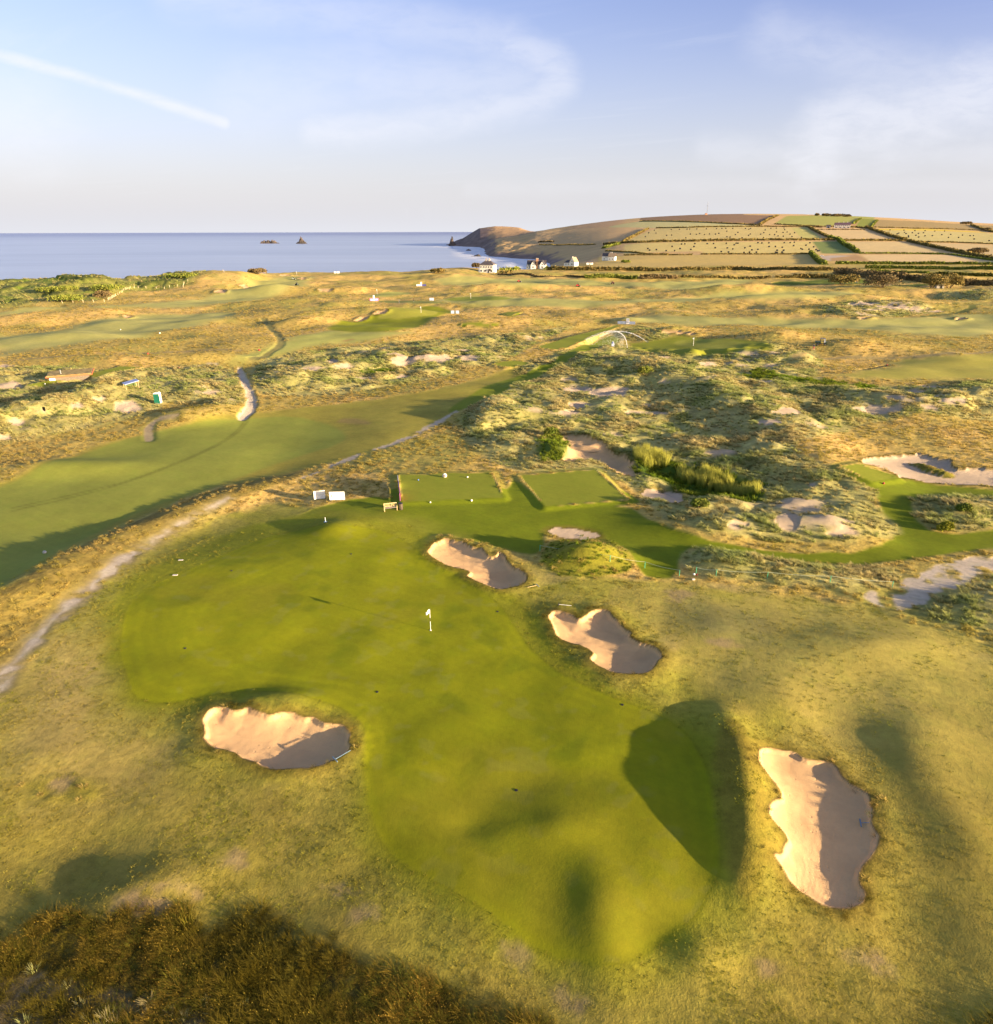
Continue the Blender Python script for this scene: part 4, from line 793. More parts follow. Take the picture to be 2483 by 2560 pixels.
def pick(wgt, dens):
    """grid points kept with probability weight x density x cell area, jittered inside the cell"""
    lam = wgt*dens*AREA; k = rng.poisson(np.minimum(lam, 12)); i = np.repeat(np.arange(NR*NC), k)
    j = rng.uniform(-.5, .5, (len(i), 2)); dyy = np.repeat(np.gradient(ys), NC)[i]; dxx = np.abs(dxc).ravel()[i]
    x = X[i]+j[:, 0]*dxx; y = Y[i]+j[:, 1]*dyy
    return i, np.stack([x, y, samp(H, x, y)-.02], 1)
infr = (np.abs(X/(Y+13.8)) < .78)
M_MAR = veg_mat('marram_blades', (.21, .18, .06), (.60, .49, .23), .45, .4, (.70, .95, .68))
M_RGH = veg_mat('fescue_blades', (.33, .25, .07), (.52, .38, .14), .3, .5, (.80, .90, .62))
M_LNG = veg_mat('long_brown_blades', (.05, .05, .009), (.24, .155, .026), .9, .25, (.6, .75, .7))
M_LSH = veg_mat('lush_blades', (.06, .09, .008), (.24, .28, .035), .5, .35, (.8, 1, .7))
M_RED = veg_mat('reed_blades', (.14, .17, .02), (.52, .50, .11), .4, .35)
M_SRT = veg_mat('short_blades', (.20, .18, .025), (.42, .33, .07), .6, .3, (.75, .95, .5))
pm = [tuft('marram_tuft', M_MAR, 46, 1.0, .75, .05, .9, .25, s) for s in range(4)]
pr = [tuft('fescue_tuft', M_RGH, 38, 1.0, .8, .05, .7, .2, s+10, 0) for s in range(4)]
pl = [tuft('long_tuft', M_LNG, 44, 1.0, .8, .020, 1.1, .3, s+20, .08) for s in range(4)]
M_LNG2 = veg_mat('long_green_blades', (.04, .055, .008), (.17, .16, .024), .8, .3, (1.1, .8, .6))
pl2 = [tuft('long_green_tuft', M_LNG2, 40, 1.0, .9, .022, 1.1, .2, s+70) for s in range(3)]
pg = [tuft('lush_tuft', M_LSH, 26, 1.0, .9, .09, .7, .1, s+30) for s in range(3)]
pd = [tuft('reed_tuft', M_RED, 26, 1.0, .35, .022, .35, .05, s+40) for s in range(3)]
ps = [tuft('short_tuft', M_SRT, 18, 1.0, 1.3, .10, .7, .1, s+50) for s in range(3)]
near = sstep(60, 40, Y)
# marram
w_ = MAR*infr*(1-SAND)*np.clip(.55+fbm(X, Y, 5, 161, 2)*.9, .12, 1)
i, P = pick(w_, np.interp(Y, [10, 60, 120, 220, 420, 600], [7, 4.0, 3.0, 1.7, .4, .15]))
s = rng.uniform(.5, 1.05, len(i))*np.interp(P[:, 1], [10, 60, 200, 500], [.55, .85, 1.0, 1.6])*(.8+.4*np.clip(fbm(P[:, 0], P[:, 1], 6, 162, 2), -1, 1)); S = np.stack([s*1.15, s*1.15, s*.85], 1)
print('marram', len(i)); scatter('marram_grass', 'pale tufts of marram grass all over the dunes', pm, P, S)
# golden fescue rough
far_ok = sstep(520, 380, Y)
w_ = np.clip(RGH-.3, 0, 1)*1.4*infr*(MAR < .3)*(SAND < .2)*(Y > 26)*far_ok*(Y < 560)*np.clip(.6+n2*.8, .15, 1)
i, P = pick(w_, np.interp(Y, [20, 60, 110, 200, 350, 550], [5, 3.0, 2.0, .6, .12, .04]))
s = rng.uniform(.26, .48, len(i))*np.interp(P[:, 1], [20, 90, 200, 500], [.8, 1.0, 1.3, 2.0]); S = np.stack([s*1.5, s*1.5, s*.75], 1)
print('fescue', len(i)); scatter('fescue_grass', 'golden seeding grass of the links rough', pr, P, S)
# long dark grass in the foreground
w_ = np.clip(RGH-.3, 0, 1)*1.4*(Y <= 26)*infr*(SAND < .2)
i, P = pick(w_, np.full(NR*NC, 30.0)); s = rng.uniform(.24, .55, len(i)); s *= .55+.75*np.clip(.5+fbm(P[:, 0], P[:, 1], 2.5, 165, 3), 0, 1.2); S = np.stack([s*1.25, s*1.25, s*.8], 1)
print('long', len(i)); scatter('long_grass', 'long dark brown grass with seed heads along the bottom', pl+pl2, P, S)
# short semi-rough texture close to the camera
semi_m = np.clip(RGH, 0, .3)/.3*(RGH < .32)*(MAR < .1)*(SAND < .1)*(MOW < .75)*infr
w_ = semi_m*(Y < 75)*np.clip(.35+1.1*fbm(X, Y, 2.2, 163, 3), 0, 1)
i, P = pick(w_, np.interp(Y, [15, 30, 75], [80, 50, 12.0])); s = rng.uniform(.04, .11, len(i))*np.interp(P[:, 1], [20, 75], [1, 1.7]); S = np.stack([s*1.3, s*1.3, s*.8], 1)
print('short', len(i)); scatter('short_grass', 'short tufted grass of the semi-rough', ps, P, S)
w_ = LUSH*infr
i, P = pick(w_, np.interp(Y, [60, 250], [2.5, 1.2])); s = rng.uniform(.3, .8, len(i))*np.where(P[:, 1] < 75, .45, 1.0); S = np.stack([s*1.3, s*1.3, s], 1)
print('lush', len(i)); scatter('marsh_plants', 'lush green plants in the damp hollows', pg, P, S)
i, P = pick(LIP*infr, np.full(NR*NC, 16.0)); s = rng.uniform(.12, .30, len(i)); S = np.stack([s*1.3, s*1.3, s*.8], 1)
print('lip', len(i)); scatter('bunker_lip_grass', 'ragged brown and green grass overhanging the bunker lips', pl+pl2, P, S)
# reeds in two stands
for lab, Pp in (('stand of tall yellow-green reeds nearest the sand hollow', z_('H', [(890, 290), (960, 240), (1040, 250), (1180, 320), (1180, 360), (1100, 390), (960, 360)])),
                ('long stand of tall reeds in the middle of the hollow', z_('H', [(1200, 440), (1300, 400), (1420, 400), (1600, 460), (1700, 520), (1900, 560), (1900, 600), (1700, 600), (1520, 560), (1300, 500)]))):
    m, d = sdf(smoothpoly(W(Pp), 1), 2); wq = np.zeros(NR*NC); wq[m] = (d > 0); i, P = pick(wq, np.full(NR*NC, 7.0)); s = rng.uniform(1.4, 2.3, len(i)); S = np.stack([s, s, s], 1)
    scatter('reed_bed', lab, pd, P, S); print('reeds', len(i))
# puddle and pond water
wm = mat('pond_water', (.05, .045, .03), .08, spec=.5)
for nm, c_, P_, lab in (('puddle', 'H', [(520, 245), (600, 243), (632, 252), (600, 262), (530, 260)], 'brown puddle in the sand hollow'), ('pond', 'H', [(1075, 385), (1200, 385), (1210, 410), (1120, 435), (1070, 420)], 'dark pond water between the reeds')):
    p = smoothpoly(W(z_(c_, P_)), 2); z0 = float(np.min(samp(H, p[:, 0], p[:, 1])))+.12
    me = poly_mesh(nm, [(a, b_, z0) for a, b_ in p], [tuple(range(len(p)))], wm); link(nm, me, kind='structure', label=lab)
    mm, dd = sdf(p, 1)
# ------------------------------------------------------------------ building helpers for things
class MB:
    def __init__(s): s.V = []; s.F = []
    def quad(s, a, b, c, d): k = len(s.V); s.V += [a, b, c, d]; s.F.append((k, k+1, k+2, k+3)); return s
    def poly(s, P): k = len(s.V); s.V += list(P); s.F.append(tuple(range(k, k+len(P)))); return s
    def prism(s, P, z0, z1, top=1.0, cx=0, cy=0):
        k = len(s.V); n = len(P); s.V += [(x, y, z0) for x, y in P]+[(cx+(x-cx)*top, cy+(y-cy)*top, z1) for x, y in P]
        s.F += [tuple(range(k+n-1, k-1, -1)), tuple(range(k+n, k+2*n))]+[(k+i, k+(i+1) % n, k+n+(i+1) % n, k+n+i) for i in range(n)]; return s
    def box(s, x, y, z, sx, sy, sz, rot=0):
        c, q = math.cos(rot), math.sin(rot); P = [(x+a*c-b_*q, y+a*q+b_*c) for a, b_ in ((-sx/2, -sy/2), (sx/2, -sy/2), (sx/2, sy/2), (-sx/2, sy/2))]; return s.prism(P, z, z+sz, 1.0)
    def cyl(s, x, y, z, r, h, n=10, top=1.0): return s.prism([(x+r*math.cos(t*2*math.pi/n), y+r*math.sin(t*2*math.pi/n)) for t in range(n)], z, z+h, top, x, y)
    def rod(s, a, b, r, n=6):
        a = Vector(a); b = Vector(b); d = (b-a).normalized(); u = d.orthogonal().normalized(); w_ = d.cross(u); k = len(s.V)
        for p in (a, b): s.V += [tuple(p+u*r*math.cos(t*2*math.pi/n)+w_*r*math.sin(t*2*math.pi/n)) for t in range(n)]
        s.F += [(k+i, k+(i+1) % n, k+n+(i+1) % n, k+n+i) for i in range(n)]+[tuple(range(k+n-1, k-1, -1)), tuple(range(k+n, k+2*n))]; return s
    def wheel(s, x, y, z, r, wd, ax='y', n=14):
        k = len(s.V)
        for o in (-wd/2, wd/2):
            for t in range(n):
                a = t*2*math.pi/n; s.V.append((x+r*math.cos(a), y+o, z+r*math.sin(a)) if ax == 'y' else (x+o, y+r*math.cos(a), z+r*math.sin(a)))
        s.F += [(k+i, k+(i+1) % n, k+n+(i+1) % n, k+n+i) for i in range(n)]+[tuple(range(k+n-1, k-1, -1)), tuple(range(k+n, k+2*n))]; return s
    def ball(s, x, y, z, rx, ry=None, rz=None, nu=10, nv=6):
        ry = ry or rx; rz = rz or rx; k = len(s.V)
        for j in range(nv+1):
            p = math.pi*j/nv
            for i in range(nu): a = 2*math.pi*i/nu; s.V.append((x+rx*math.sin(p)*math.cos(a), y+ry*math.sin(p)*math.sin(a), z+rz*math.cos(p)))
        for j in range(nv):
            for i in range(nu): s.F.append((k+j*nu+i, k+(j+1)*nu+i, k+(j+1)*nu+(i+1) % nu, k+j*nu+(i+1) % nu))
        return s
    def gable(s, x, y, z, sx, sy, h, ov=.3, th=.18):
        """pitched roof, ridge along x, built as a solid"""
        a, b_ = sx/2+ov, sy/2+ov; k = len(s.V)
        s.V += [(x-a, y-b_, z), (x+a, y-b_, z), (x+a, y, z+h), (x-a, y, z+h), (x-a, y+b_, z), (x+a, y+b_, z)]
        s.V += [(v[0], v[1], v[2]-th) for v in s.V[k:k+6]]
        s.F += [(k, k+1, k+2, k+3), (k+3, k+2, k+5, k+4), (k+6, k+9, k+8, k+7), (k+9, k+10, k+11, k+8), (k, k+3, k+9, k+6), (k+3, k+4, k+10, k+9), (k+1, k+7, k+8, k+2), (k+2, k+8, k+11, k+5), (k, k+6, k+7, k+1), (k+4, k+5, k+11, k+10)]; return s
    def hip(s, x, y, z, sx, sy, h, ov=.4, rl=.45):
        a, b_ = sx/2+ov, sy/2+ov; k = len(s.V); r = sx*rl/2
        s.V += [(x-a, y-b_, z), (x+a, y-b_, z), (x+a, y+b_, z), (x-a, y+b_, z), (x-r, y, z+h), (x+r, y, z+h)]
        s.F += [(k, k+1, k+5, k+4), (k+1, k+2, k+5), (k+2, k+3, k+4, k+5), (k+3, k, k+4), (k+3, k+2, k+1, k)]; return s
    def mesh(s, name, m, smooth=False):
        me = poly_mesh(name, s.V, s.F, m, smooth); bm = bmesh.new(); bm.from_mesh(me); bmesh.ops.recalc_face_normals(bm, faces=bm.faces[:]); bm.to_mesh(me); bm.free(); return me
    def part(s, name, m, parent, smooth=False, **kw): return link(name, s.mesh(name, m, smooth), parent, **kw)
def thing(name, label, cat, loc, rz=0.0, group=None):
    o = bpy.data.objects.new(name, None); COL.objects.link(o); o.empty_display_size = .5; o.location = tuple(map(float, loc)); o.rotation_euler = (0, 0, rz); o['label'] = label; o['category'] = cat
    if group: o['group'] = group
    return o
def solo(o, label, cat, group=None):
    o['label'] = label; o['category'] = cat
    if group: o['group'] = group
    return o
def copy_tree(o, parent=None):
    c = o.copy(); COL.objects.link(c); c.parent = parent
    for k_ in [q for q in bpy.data.objects if q.parent == o]: copy_tree(k_, c)
    return c
def at(px, py): return W([(px, py)])[0]
def atz(c, x, y): return W(z_(c, [(x, y)]))[0]
def pd_(px, dist):
    x = (px-1241.5)/FPX*(.9225*dist+12.7); return np.array([x, dist, samp(H, x, dist)[0]])
def to_cam(p): return math.atan2(-p[0], p[1]*1.0)*-1     # yaw so that local -y faces the camera
def yawcam(p): return math.atan2(p[1], p[0])-math.pi/2
WHITE = mat('white_paint', (.80, .79, .77), .5, var=.05); RENDERW = mat('white_render', (.78, .76, .73), .8, var=.06, vscale=.6); SLATE = mat('slate_roof', (.085, .075, .085), .7, var=.3, vscale=1.5)
BRICK = mat('brick_chimney', (.42, .24, .15), .85, var=.2); DARKW = mat('window_glass', (.03, .035, .045), .15, spec=.5); GREYM = mat('grey_metal', (.3, .3, .32), .4, .6); DARKM = mat('dark_frame', (.03, .028, .03), .6)
WOOD = mat('weathered_wood', (.45, .32, .17), .75, var=.2, vscale=6); GREENP = mat('green_plastic', (.012, .13, .09), .45, var=.12); PURP = mat('purple_print', (.14, .05, .32), .6); PINKP = mat('pink_print', (.50, .12, .42), .6)
BLUEW = mat('pale_blue_print_shade', (.30, .36, .52), .6); NAVY = mat('navy_print', (.05, .05, .2), .6); BLACK = mat('black_plastic', (.02, .02, .022), .5); RUBBER = mat('tyre_rubber', (.015, .015, .016), .9)
REDP = mat('red_paint', (.35, .03, .03), .4); SKIN = mat('skin', (.5, .28, .19), .6); TANW = mat('tan_wood', (.5, .38, .2), .7, var=.15); ROPE = mat('pale_rope', (.42, .46, .33), .8); GPOST = mat('green_post', (.05, .35, .22), .6); STONE = mat('pale_stone', (.55, .5, .45), .85, var=.2)
HEDGE_M = None
# ---- flagsticks
def flagstick(p, label, hgt=2.3, flagmat=WHITE, yaw=0, detail=True):
    t = thing('flagstick', label, 'golf flag', p, yaw, 'flagsticks on the greens')
    r = .022 if detail else .045
    bands = ((0.0, .28, WHITE), (.28, .95, WHITE), (.95, 1.32, mat('black_band', (.02, .02, .02))), (1.32, hgt, WHITE)) if detail else ((0, hgt, WHITE),)
    for a, b_, m_ in bands: MB().cyl(0, 0, a, r, b_-a, 8).part('pole_section', m_, t)
    f = MB(); n = 6
    for i in range(n):
        x0, x1 = -.38*i/n, -.38*(i+1)/n; y0, y1 = .07*math.sin(i*1.1), .07*math.sin((i+1)*1.1); h0, h1 = .42-.30*i/n*.5, .42-.30*(i+1)/n*.5; d0, d1 = .22*i/n, .22*(i+1)/n
        f.quad((x0, y0, hgt-d0), (x1, y1, hgt-d1), (x1, y1, hgt-d1-h1), (x0, y0, hgt-d0-h0))
    fo = f.part('flag_cloth', flagmat, t); fo.modifiers.new('thickness', 'SOLIDIFY').thickness = .01
    MB().cyl(0, 0, .004, .09, .02, 14).part('cup', BLACK if not detail else mat('cup_white', (.6, .55, .6)), t)
    return t
flagstick(at(1076.8, 1576), 'white flag on a banded stick in the big foreground green', 2.2, yaw=.5)
flagstick(atz('B', 1389, 374), 'white flag on the far green beside two pale boards', 2.6, detail=False)
flagstick(atz('C', 1635, 628), 'white flag on the green right of the sprinklers', 2.6, detail=False)
flagstick(atz('V', 1793, 412), 'small white flag on the distant middle green', 2.8, detail=False)
flagstick(atz('B', 1052, 232), 'tiny flag on the small green above the pink hoarding', 2.6, detail=False)
flagstick(atz('B', 436, 84), 'tiny flag on the coastal green near the sea', 2.6, detail=False)
# ---- lettering helper: flat print laid a few mm off the board
def text(name, body, size, loc, rot, m, parent, ext=.002, shear=0.0):
    cu = bpy.data.curves.new(name, 'FONT'); cu.body = body; cu.size = size; cu.align_x = 'CENTER'; cu.align_y = 'CENTER'; cu.extrude = ext; cu.shear = shear; cu.materials.append(m)
    q = bpy.data.objects.new(name, cu); COL.objects.link(q); dg = bpy.context.evaluated_depsgraph_get(); me = bpy.data.meshes.new_from_object(q.evaluated_get(dg), depsgraph=dg); bpy.data.objects.remove(q)
    o = link(name, me, parent); o.location = loc; o.rotation_euler = rot; return o
def board(p, wdt, hgt, yaw, label, m=WHITE, clear=.12, group=None, frame=True, cat='sign'):
    t = thing('sponsor_board', label, cat, p, yaw, group); tilt = .12
    MB().box(0, 0, clear, wdt, .03, hgt).part('board_panel', m, t)
    if frame:
        for x in (-wdt/2-.02, wdt/2+.02): MB().box(x, .01, 0, .05, .05, clear+hgt+.03).part('post', DARKM, t)
        for z in (clear-.045, clear+hgt): MB().box(0, .01, z, wdt, .045, .045).part('rail', DARKM, t)
        for x in (-wdt*.35, wdt*.35): MB().rod((x, .02, clear+hgt*.85), (x, .75, 0), .018).part('brace', DARKM, t)
    return t
INK = mat('pale_grey_ink', (.55, .50, .47), .7); INKD = mat('grey_ink', (.38, .34, .36), .7); ORANGE = mat('orange_ink', (.85, .50, .12), .7); SKYB = mat('blue_ink', (.35, .55, .85), .7)
p = at(800, 1249); t = board(p, 1.50, 1.16, yawcam(p)+.03, 'left of two white boards, faint script lettering, by the path', group='pair of white boards beside the footpath')
text('lettering', 'hawksfield', .30, (-.02, -.018, .72), (math.pi/2, 0, 0), INK, t, shear=.3); text('small_lettering', 'Land', .17, (.3, -.018, .50), (math.pi/2, 0, 0), INKD, t)
p = at(844, 1252); t = board(p, 2.05, 1.18, yawcam(p)-.20, 'right of two white boards, orange crescent logo beside grey lettering', group='pair of white boards beside the footpath')
text('lettering', 'Originus', .33, (.42, -.018, .62), (math.pi/2, 0, 0), INKD, t); text('bracket_mark', ')', .5, (-.30, -.018, .70), (math.pi/2, 0, 0), INKD, t); text('small_blue_mark', '(', .34, (-.48, -.018, .70), (math.pi/2, 0, 0), SKYB, t)
cr = MB(); n = 12
for i in range(n):
    a0 = rad(95+170*i/n); a1 = rad(95+170*(i+1)/n); f = lambda a, k: (-.52+.27*math.cos(a)*(1 if k else .62)-(0 if k else -.0), -.019, .70+.27*math.sin(a))
    cr.quad(f(a0, 1), f(a1, 1), f(a1, 0), f(a0, 0))
cr.part('crescent_logo', ORANGE, t)
# ---- tee banner: a low wall along the left side of the tee, three printed panels
pn, pf = at(1001, 1253), at(995.5, 1207); v = pf-pn; L_ = math.hypot(v[0], v[1]); yw = math.atan2(v[1], v[0]); zb = max(pn[2], pf[2])-.35
t = thing('tee_banner', 'purple, blue and white banner wall along the left end of the tee', 'banner', (pn[0], pn[1], min(pn[2], pf[2])-.05), yw)
for i, m_ in enumerate((PINKP, mat('blue_print', (.16, .14, .45), .6), mat('white_print', (.72, .70, .74), .6))):
    MB().box(L_*(i+.5)/3, 0, .12, L_/3-.03, .05, 1.05).part('banner_panel', m_, t, label=['magenta panel', 'blue-violet panel', 'white panel'][i])
for i in range(4): MB().box(L_*i/3, .05, 0, .05, .05, 1.22).part('post', DARKM, t)
# ---- bench
p = at(977, 1276); t = thing('wooden_bench', 'pale slatted wooden bench beside the black bin at the tee', 'bench', p, yawcam(p)+.12)
for x in (-.80, .80):
    MB().box(x, -.25, 0, .07, .07, .62).part('leg', TANW, t); MB().box(x, .22, 0, .07, .07, .95).part('leg', TANW, t); MB().box(x, -.02, .62, .07, .56, .05).part('armrest', TANW, t)
for i in range(5): MB().box(0, -.24+i*.105, .42, 1.56, .085, .03).part('seat_slat', mat('shaded_slat', (.30, .25, .20), .7, var=.1), t)
MB().box(0, .22, .88, 1.6, .05, .08).part('top_rail', TANW, t); MB().box(0, .22, .48, 1.56, .05, .06).part('lower_rail', TANW, t)
for i in range(15):
    if i != 7: MB().box(-.72+i*.103, .22, .54, .045, .025, .34).part('back_slat', TANW, t)
MB().box(0, .215, .56, .14, .03, .28).part('plaque', BLACK, t)
p = at(1002, 1273.5); t = thing('litter_bin', 'dark round litter bin beside the wooden bench', 'bin', p)
MB().cyl(0, 0, 0, .27, .82, 18).part('drum', mat('bin_brown', (.075, .06, .045), .7, var=.2), t, True); MB().cyl(0, 0, .82, .285, .05, 18).part('rim', BLACK, t); MB().cyl(0, 0, 0, .28, .05, 18).part('base', BLACK, t)
for q in range(10): MB().box(.275*math.cos(q*.628), .275*math.sin(q*.628), .06, .03, .05, .75, q*.628).part('slat', mat('bin_slat', (.12, .09, .06), .7), t)
# ---- small markers
MG = 'tee markers beside the mown tees'
def marker(p, label, m=WHITE, r=.11, group=MG, stone=False):
    mb = MB(); mb.ball(0, 0, r*.75, r, r, r*.85, 12, 8); mb.cyl(0, 0, -.03, r*.5, .08, 8); o = mb.part('tee_marker', m, None, True); o.location = tuple(map(float, p)); solo(o, label, 'marker', group)
marker(at(1076, 1257), 'white tee marker at the front edge of the bench tee'); marker(at(1179, 1253), 'white tee marker at the front right of the bench tee', r=.15)
marker(at(1169, 1194), 'white tee marker at the back right of the bench tee', r=.13); marker(at(1046, 1201), 'blue tee marker at the back left of the bench tee', mat('marker_blue', (.1, .2, .6), .5))
marker(atz('A', 925, 505), 'white marker out on the long left fairway', r=.18); marker(atz('A', 1225, 533), 'white marker on the rise beside the long left fairway', r=.25); marker(atz('T', 1650*0+175, 0*1+428), 'white tee marker on the tee in front of the turf-roofed shed', r=.18)
marker(atz('A', 1135, 693), 'red marker on the straw path in the left distance', REDP, .3, 'red markers'); marker(atz('A', 1373, 800), 'red marker at the start of the thin pale path', REDP, .25, 'red markers')
marker(atz('K', 540, 546), 'red marker in front of the pale right-hand tee', REDP, .16, 'red markers'); marker(atz('J', 1035, 174), 'red marker at the end of the dark ditch in the meadow', REDP, .2, 'red markers'); marker(atz('B', 148, 664), 'orange-red marker at the valley fork', REDP, .3, 'red markers')
marker(at(1735.5, 1437.5), 'white ball marker beside the rope end post', r=.13, group=None); marker(at(1742.5, 1438), 'red ball marker beside the rope end post', REDP, .10, None)
o = MB().box(0, 0, 0, .28, .2, .12).part('marker_block', STONE, None); o.location = tuple(at(1734, 1449.5)); solo(o, 'pale block lying in front of the rope end post', 'block')
p = at(1112, 1193); t = thing('tee_stone', 'rounded pale tee stone with a dark badge behind the tee', 'stone', p, yawcam(p))
mb = MB(); mb.ball(0, 0, .26, .34, .22, .36, 16, 10); mb.part('boulder', STONE, t, True); q = MB(); q.wheel(0, -.215, .28, .15, .04, 'y'); q.part('badge', mat('badge_grey', (.2, .17, .2), .5), t)
t = thing('white_stake', 'short white stake on a blue base behind the green', 'stake', at(814, 1305)); MB().cyl(0, 0, 0, .035, .6, 8).part('post', WHITE, t); MB().cyl(0, 0, 0, .2, .04, 12).part('base_plate', mat('pale_blue', (.35, .5, .65), .5), t)
for (a, b_, lab) in ((452, 1400.5, 'small pale plate in the grass above the left of the green'), (438, 1438, 'second small pale plate nearer the left edge of the green')):
    o = MB().box(0, 0, 0, .5, .22, .05).part('ground_plate', STONE, None); o.location = tuple(at(a, b_)); solo(o, lab, 'plate', 'pale ground plates')
o = MB().ball(0, 0, .12, .22, .2, .2, 10, 6).part('stone', STONE, None, True); o.location = tuple(at(112, 1383)); solo(o, 'pale stone beside the left fairway', 'stone')
for (a, b_, lab) in ((943, 1730, 'sprinkler head near the wide left bunker'), (1291, 1976, 'sprinkler head in the dark middle of the green'), (1556, 1762, 'sprinkler head at the right edge of the green'), (463, 1621, 'sprinkler head in the left lobe of the green'),
                     (579, 1427, 'sprinkler head at the upper left of the green'), (878, 1385, 'sprinkler head at the top of the green'), (1244, 1529, 'sprinkler head on the fringe right of the flag')):
    t = thing('sprinkler_head', lab, 'sprinkler head', at(a, b_)-np.array([0, 0, .01]), 0, 'sprinkler heads sunk in the green'); MB().cyl(0, 0, 0, .085, .04, 14).part('cap', BLACK, t); MB().cyl(0, 0, 0, .11, .03, 14).part('ring', DARKM, t)
# ---- rakes
def rake(a, b_, label, hm, rm):
    a = at(*a); b_ = at(*b_); v = b_-a; t = thing('bunker_rake', label, 'rake', a+np.array([0, 0, .02]), math.atan2(v[1], v[0]), 'bunker rakes'); L_ = min(2.0, math.hypot(v[0], v[1])); dz = v[2]
    MB().rod((0, 0, .07), (L_, 0, .06+dz), .022).part('handle', hm, t); MB().box(0, 0, .05, .06, .62, .05).part('head', rm, t)
    for i in range(9): MB().box(0, -.28+i*.07, 0, .02, .015, .055).part('tine', rm, t)
BL = mat('steel_blue', (.12, .2, .28), .5)
rake((838, 1901), (877, 1878), 'dark rake in the right corner of the wide left bunker', BL, BL); rake((2151, 2060), (2173, 2059), 'blue rake lying in the long lower-right bunker', BL, BL)
rake((1397, 1513), (1429, 1516), 'white-handled rake above the heart-shaped bunker', WHITE, DARKM); rake((1344, 1465), (1319, 1470), 'wooden-handled rake right of the bunker below the tees', TANW, BL)
# ---- rope fences
def rope_fence(pts, label, hp=.75, col=ROPE):
    P = [W([q])[0] for q in pts]; o = P[0]; t = thing('rope_fence', label, 'rope fence', o, 0, 'low rope fences')
    for q in P: MB().cyl(q[0]-o[0], q[1]-o[1], q[2]-o[2], .035, hp, 8).part('post', GPOST, t)
    for a, b_ in zip(P[:-1], P[1:]):
        r = MB(); n = 8; K = [a-o+(b_-a)*i/n+np.array([0, 0, hp-.03-.12*math.sin(math.pi*i/n)]) for i in range(n+1)]
        for u, v in zip(K[:-1], K[1:]): r.rod(u, v, .016)
        r.part('rope', col, t)
rope_fence([(1350, 1378), (1525, 1404), (1612, 1420), (1698, 1441)], 'green-posted rope crossing the round mound')
rope_fence([(1740, 1434), (1790, 1440), (1918, 1446), (2075, 1456), (2230, 1470)], 'thin rope along the front of the low marram ridge')
# ---- portable toilet
p = at(397, 1008); t = thing('portable_toilet', 'green portable toilet cabin with white roof by a sandy path', 'toilet cabin', p, yawcam(p)-.45)
MB().box(0, 0, .05, 1.1, 1.1, 2.05).part('cabin', GREENP, t); MB().box(0, 0, 0, 1.16, 1.16, .08).part('base', mat('grey_plastic', (.3, .3, .3), .6), t)
r = MB(); r.prism([(-.6, -.6), (.6, -.6), (.6, .6), (-.6, .6)], 2.1, 2.3, .75); r.part('roof', WHITE, t); MB().box(.56, 0, .15, .03, .98, 1.9).part('door', mat('pale_door', (.66, .64, .58), .5), t); MB().box(.585, .35, 1.0, .03, .06, .2).part('handle', DARKM, t)
for s_ in (-1, 1): MB().box(s_*.56, -.56, .05, .06, .06, 2.05).part('corner_post', GREENP, t)
MB().rod((.35, .35, 2.2), (.35, .35, 2.5), .04).part('vent_pipe', WHITE, t)
# ---- turf-roofed shed and small shelter
p = at(160, 949); t = thing('turf_roofed_shed', 'low shed with grass roof and orange-red fascia among the left dunes', 'shed', (p[0], p[1]+3, p[2]-1.1), yawcam(p)-.12)
MB().box(0, 0, 0, 8.2, 6.4, 2.0).part('wall', mat('shed_wall', (.16, .13, .10), .9, var=.2), t); rf = MB(); rf.prism([(-4.8, -3.9), (4.8, -3.9), (4.8, 3.9), (-4.8, 3.9)], 2.0, 2.22, 1.0); rf.part('roof_deck', mat('grey_deck', (.28, .22, .2), .8), t)
MB().box(0, 0, 2.22, 9.3, 7.5, .12).part('turf_roof', mat('turf', (.30, .22, .08), .95, var=.35, vscale=1.2), t); MB().box(0, -3.95, 1.95, 9.6, .08, .32).part('fascia', mat('orange_red_fascia', (.40, .12, .05), .6), t); MB().box(4.85, 0, 1.95, .08, 7.8, .32).part('fascia', mat('orange_red_fascia'), t)
MB().cyl(-1.8, -1.6, 2.3, .14, 1.0, 10).part('flue', GREYM, t); MB().box(-3.6, -3.24, .4, 1.2, .06, 1.3).part('window', WHITE, t)
p = at(329, 969); t = thing('open_shelter', 'small open shelter with slim blue-grey roof behind the toilet cabin', 'shelter', (p[0], p[1], p[2]-.7), yawcam(p)+.25)
rf = MB(); rf.quad((-1.5, -1.0, 1.75), (1.5, -1.0, 2.25), (1.5, 1.0, 2.35), (-1.5, 1.0, 1.85)); ro = rf.part('roof', mat('blue_grey_roof', (.22, .28, .50), .4), t); ro.modifiers.new('thickness', 'SOLIDIFY').thickness = .12
for (x, y, h_) in ((-1.3, -.8, 1.72), (1.3, -.8, 2.18), (-1.3, .8, 1.8), (1.3, .8, 2.25)): MB().box(x, y, 0, .1, .1, h_).part('post', WOOD, t)
MB().box(0, .8, .3, 2.5, .06, 1.5).part('back_panel', mat('green_panel', (.06, .09, .02), .7), t)
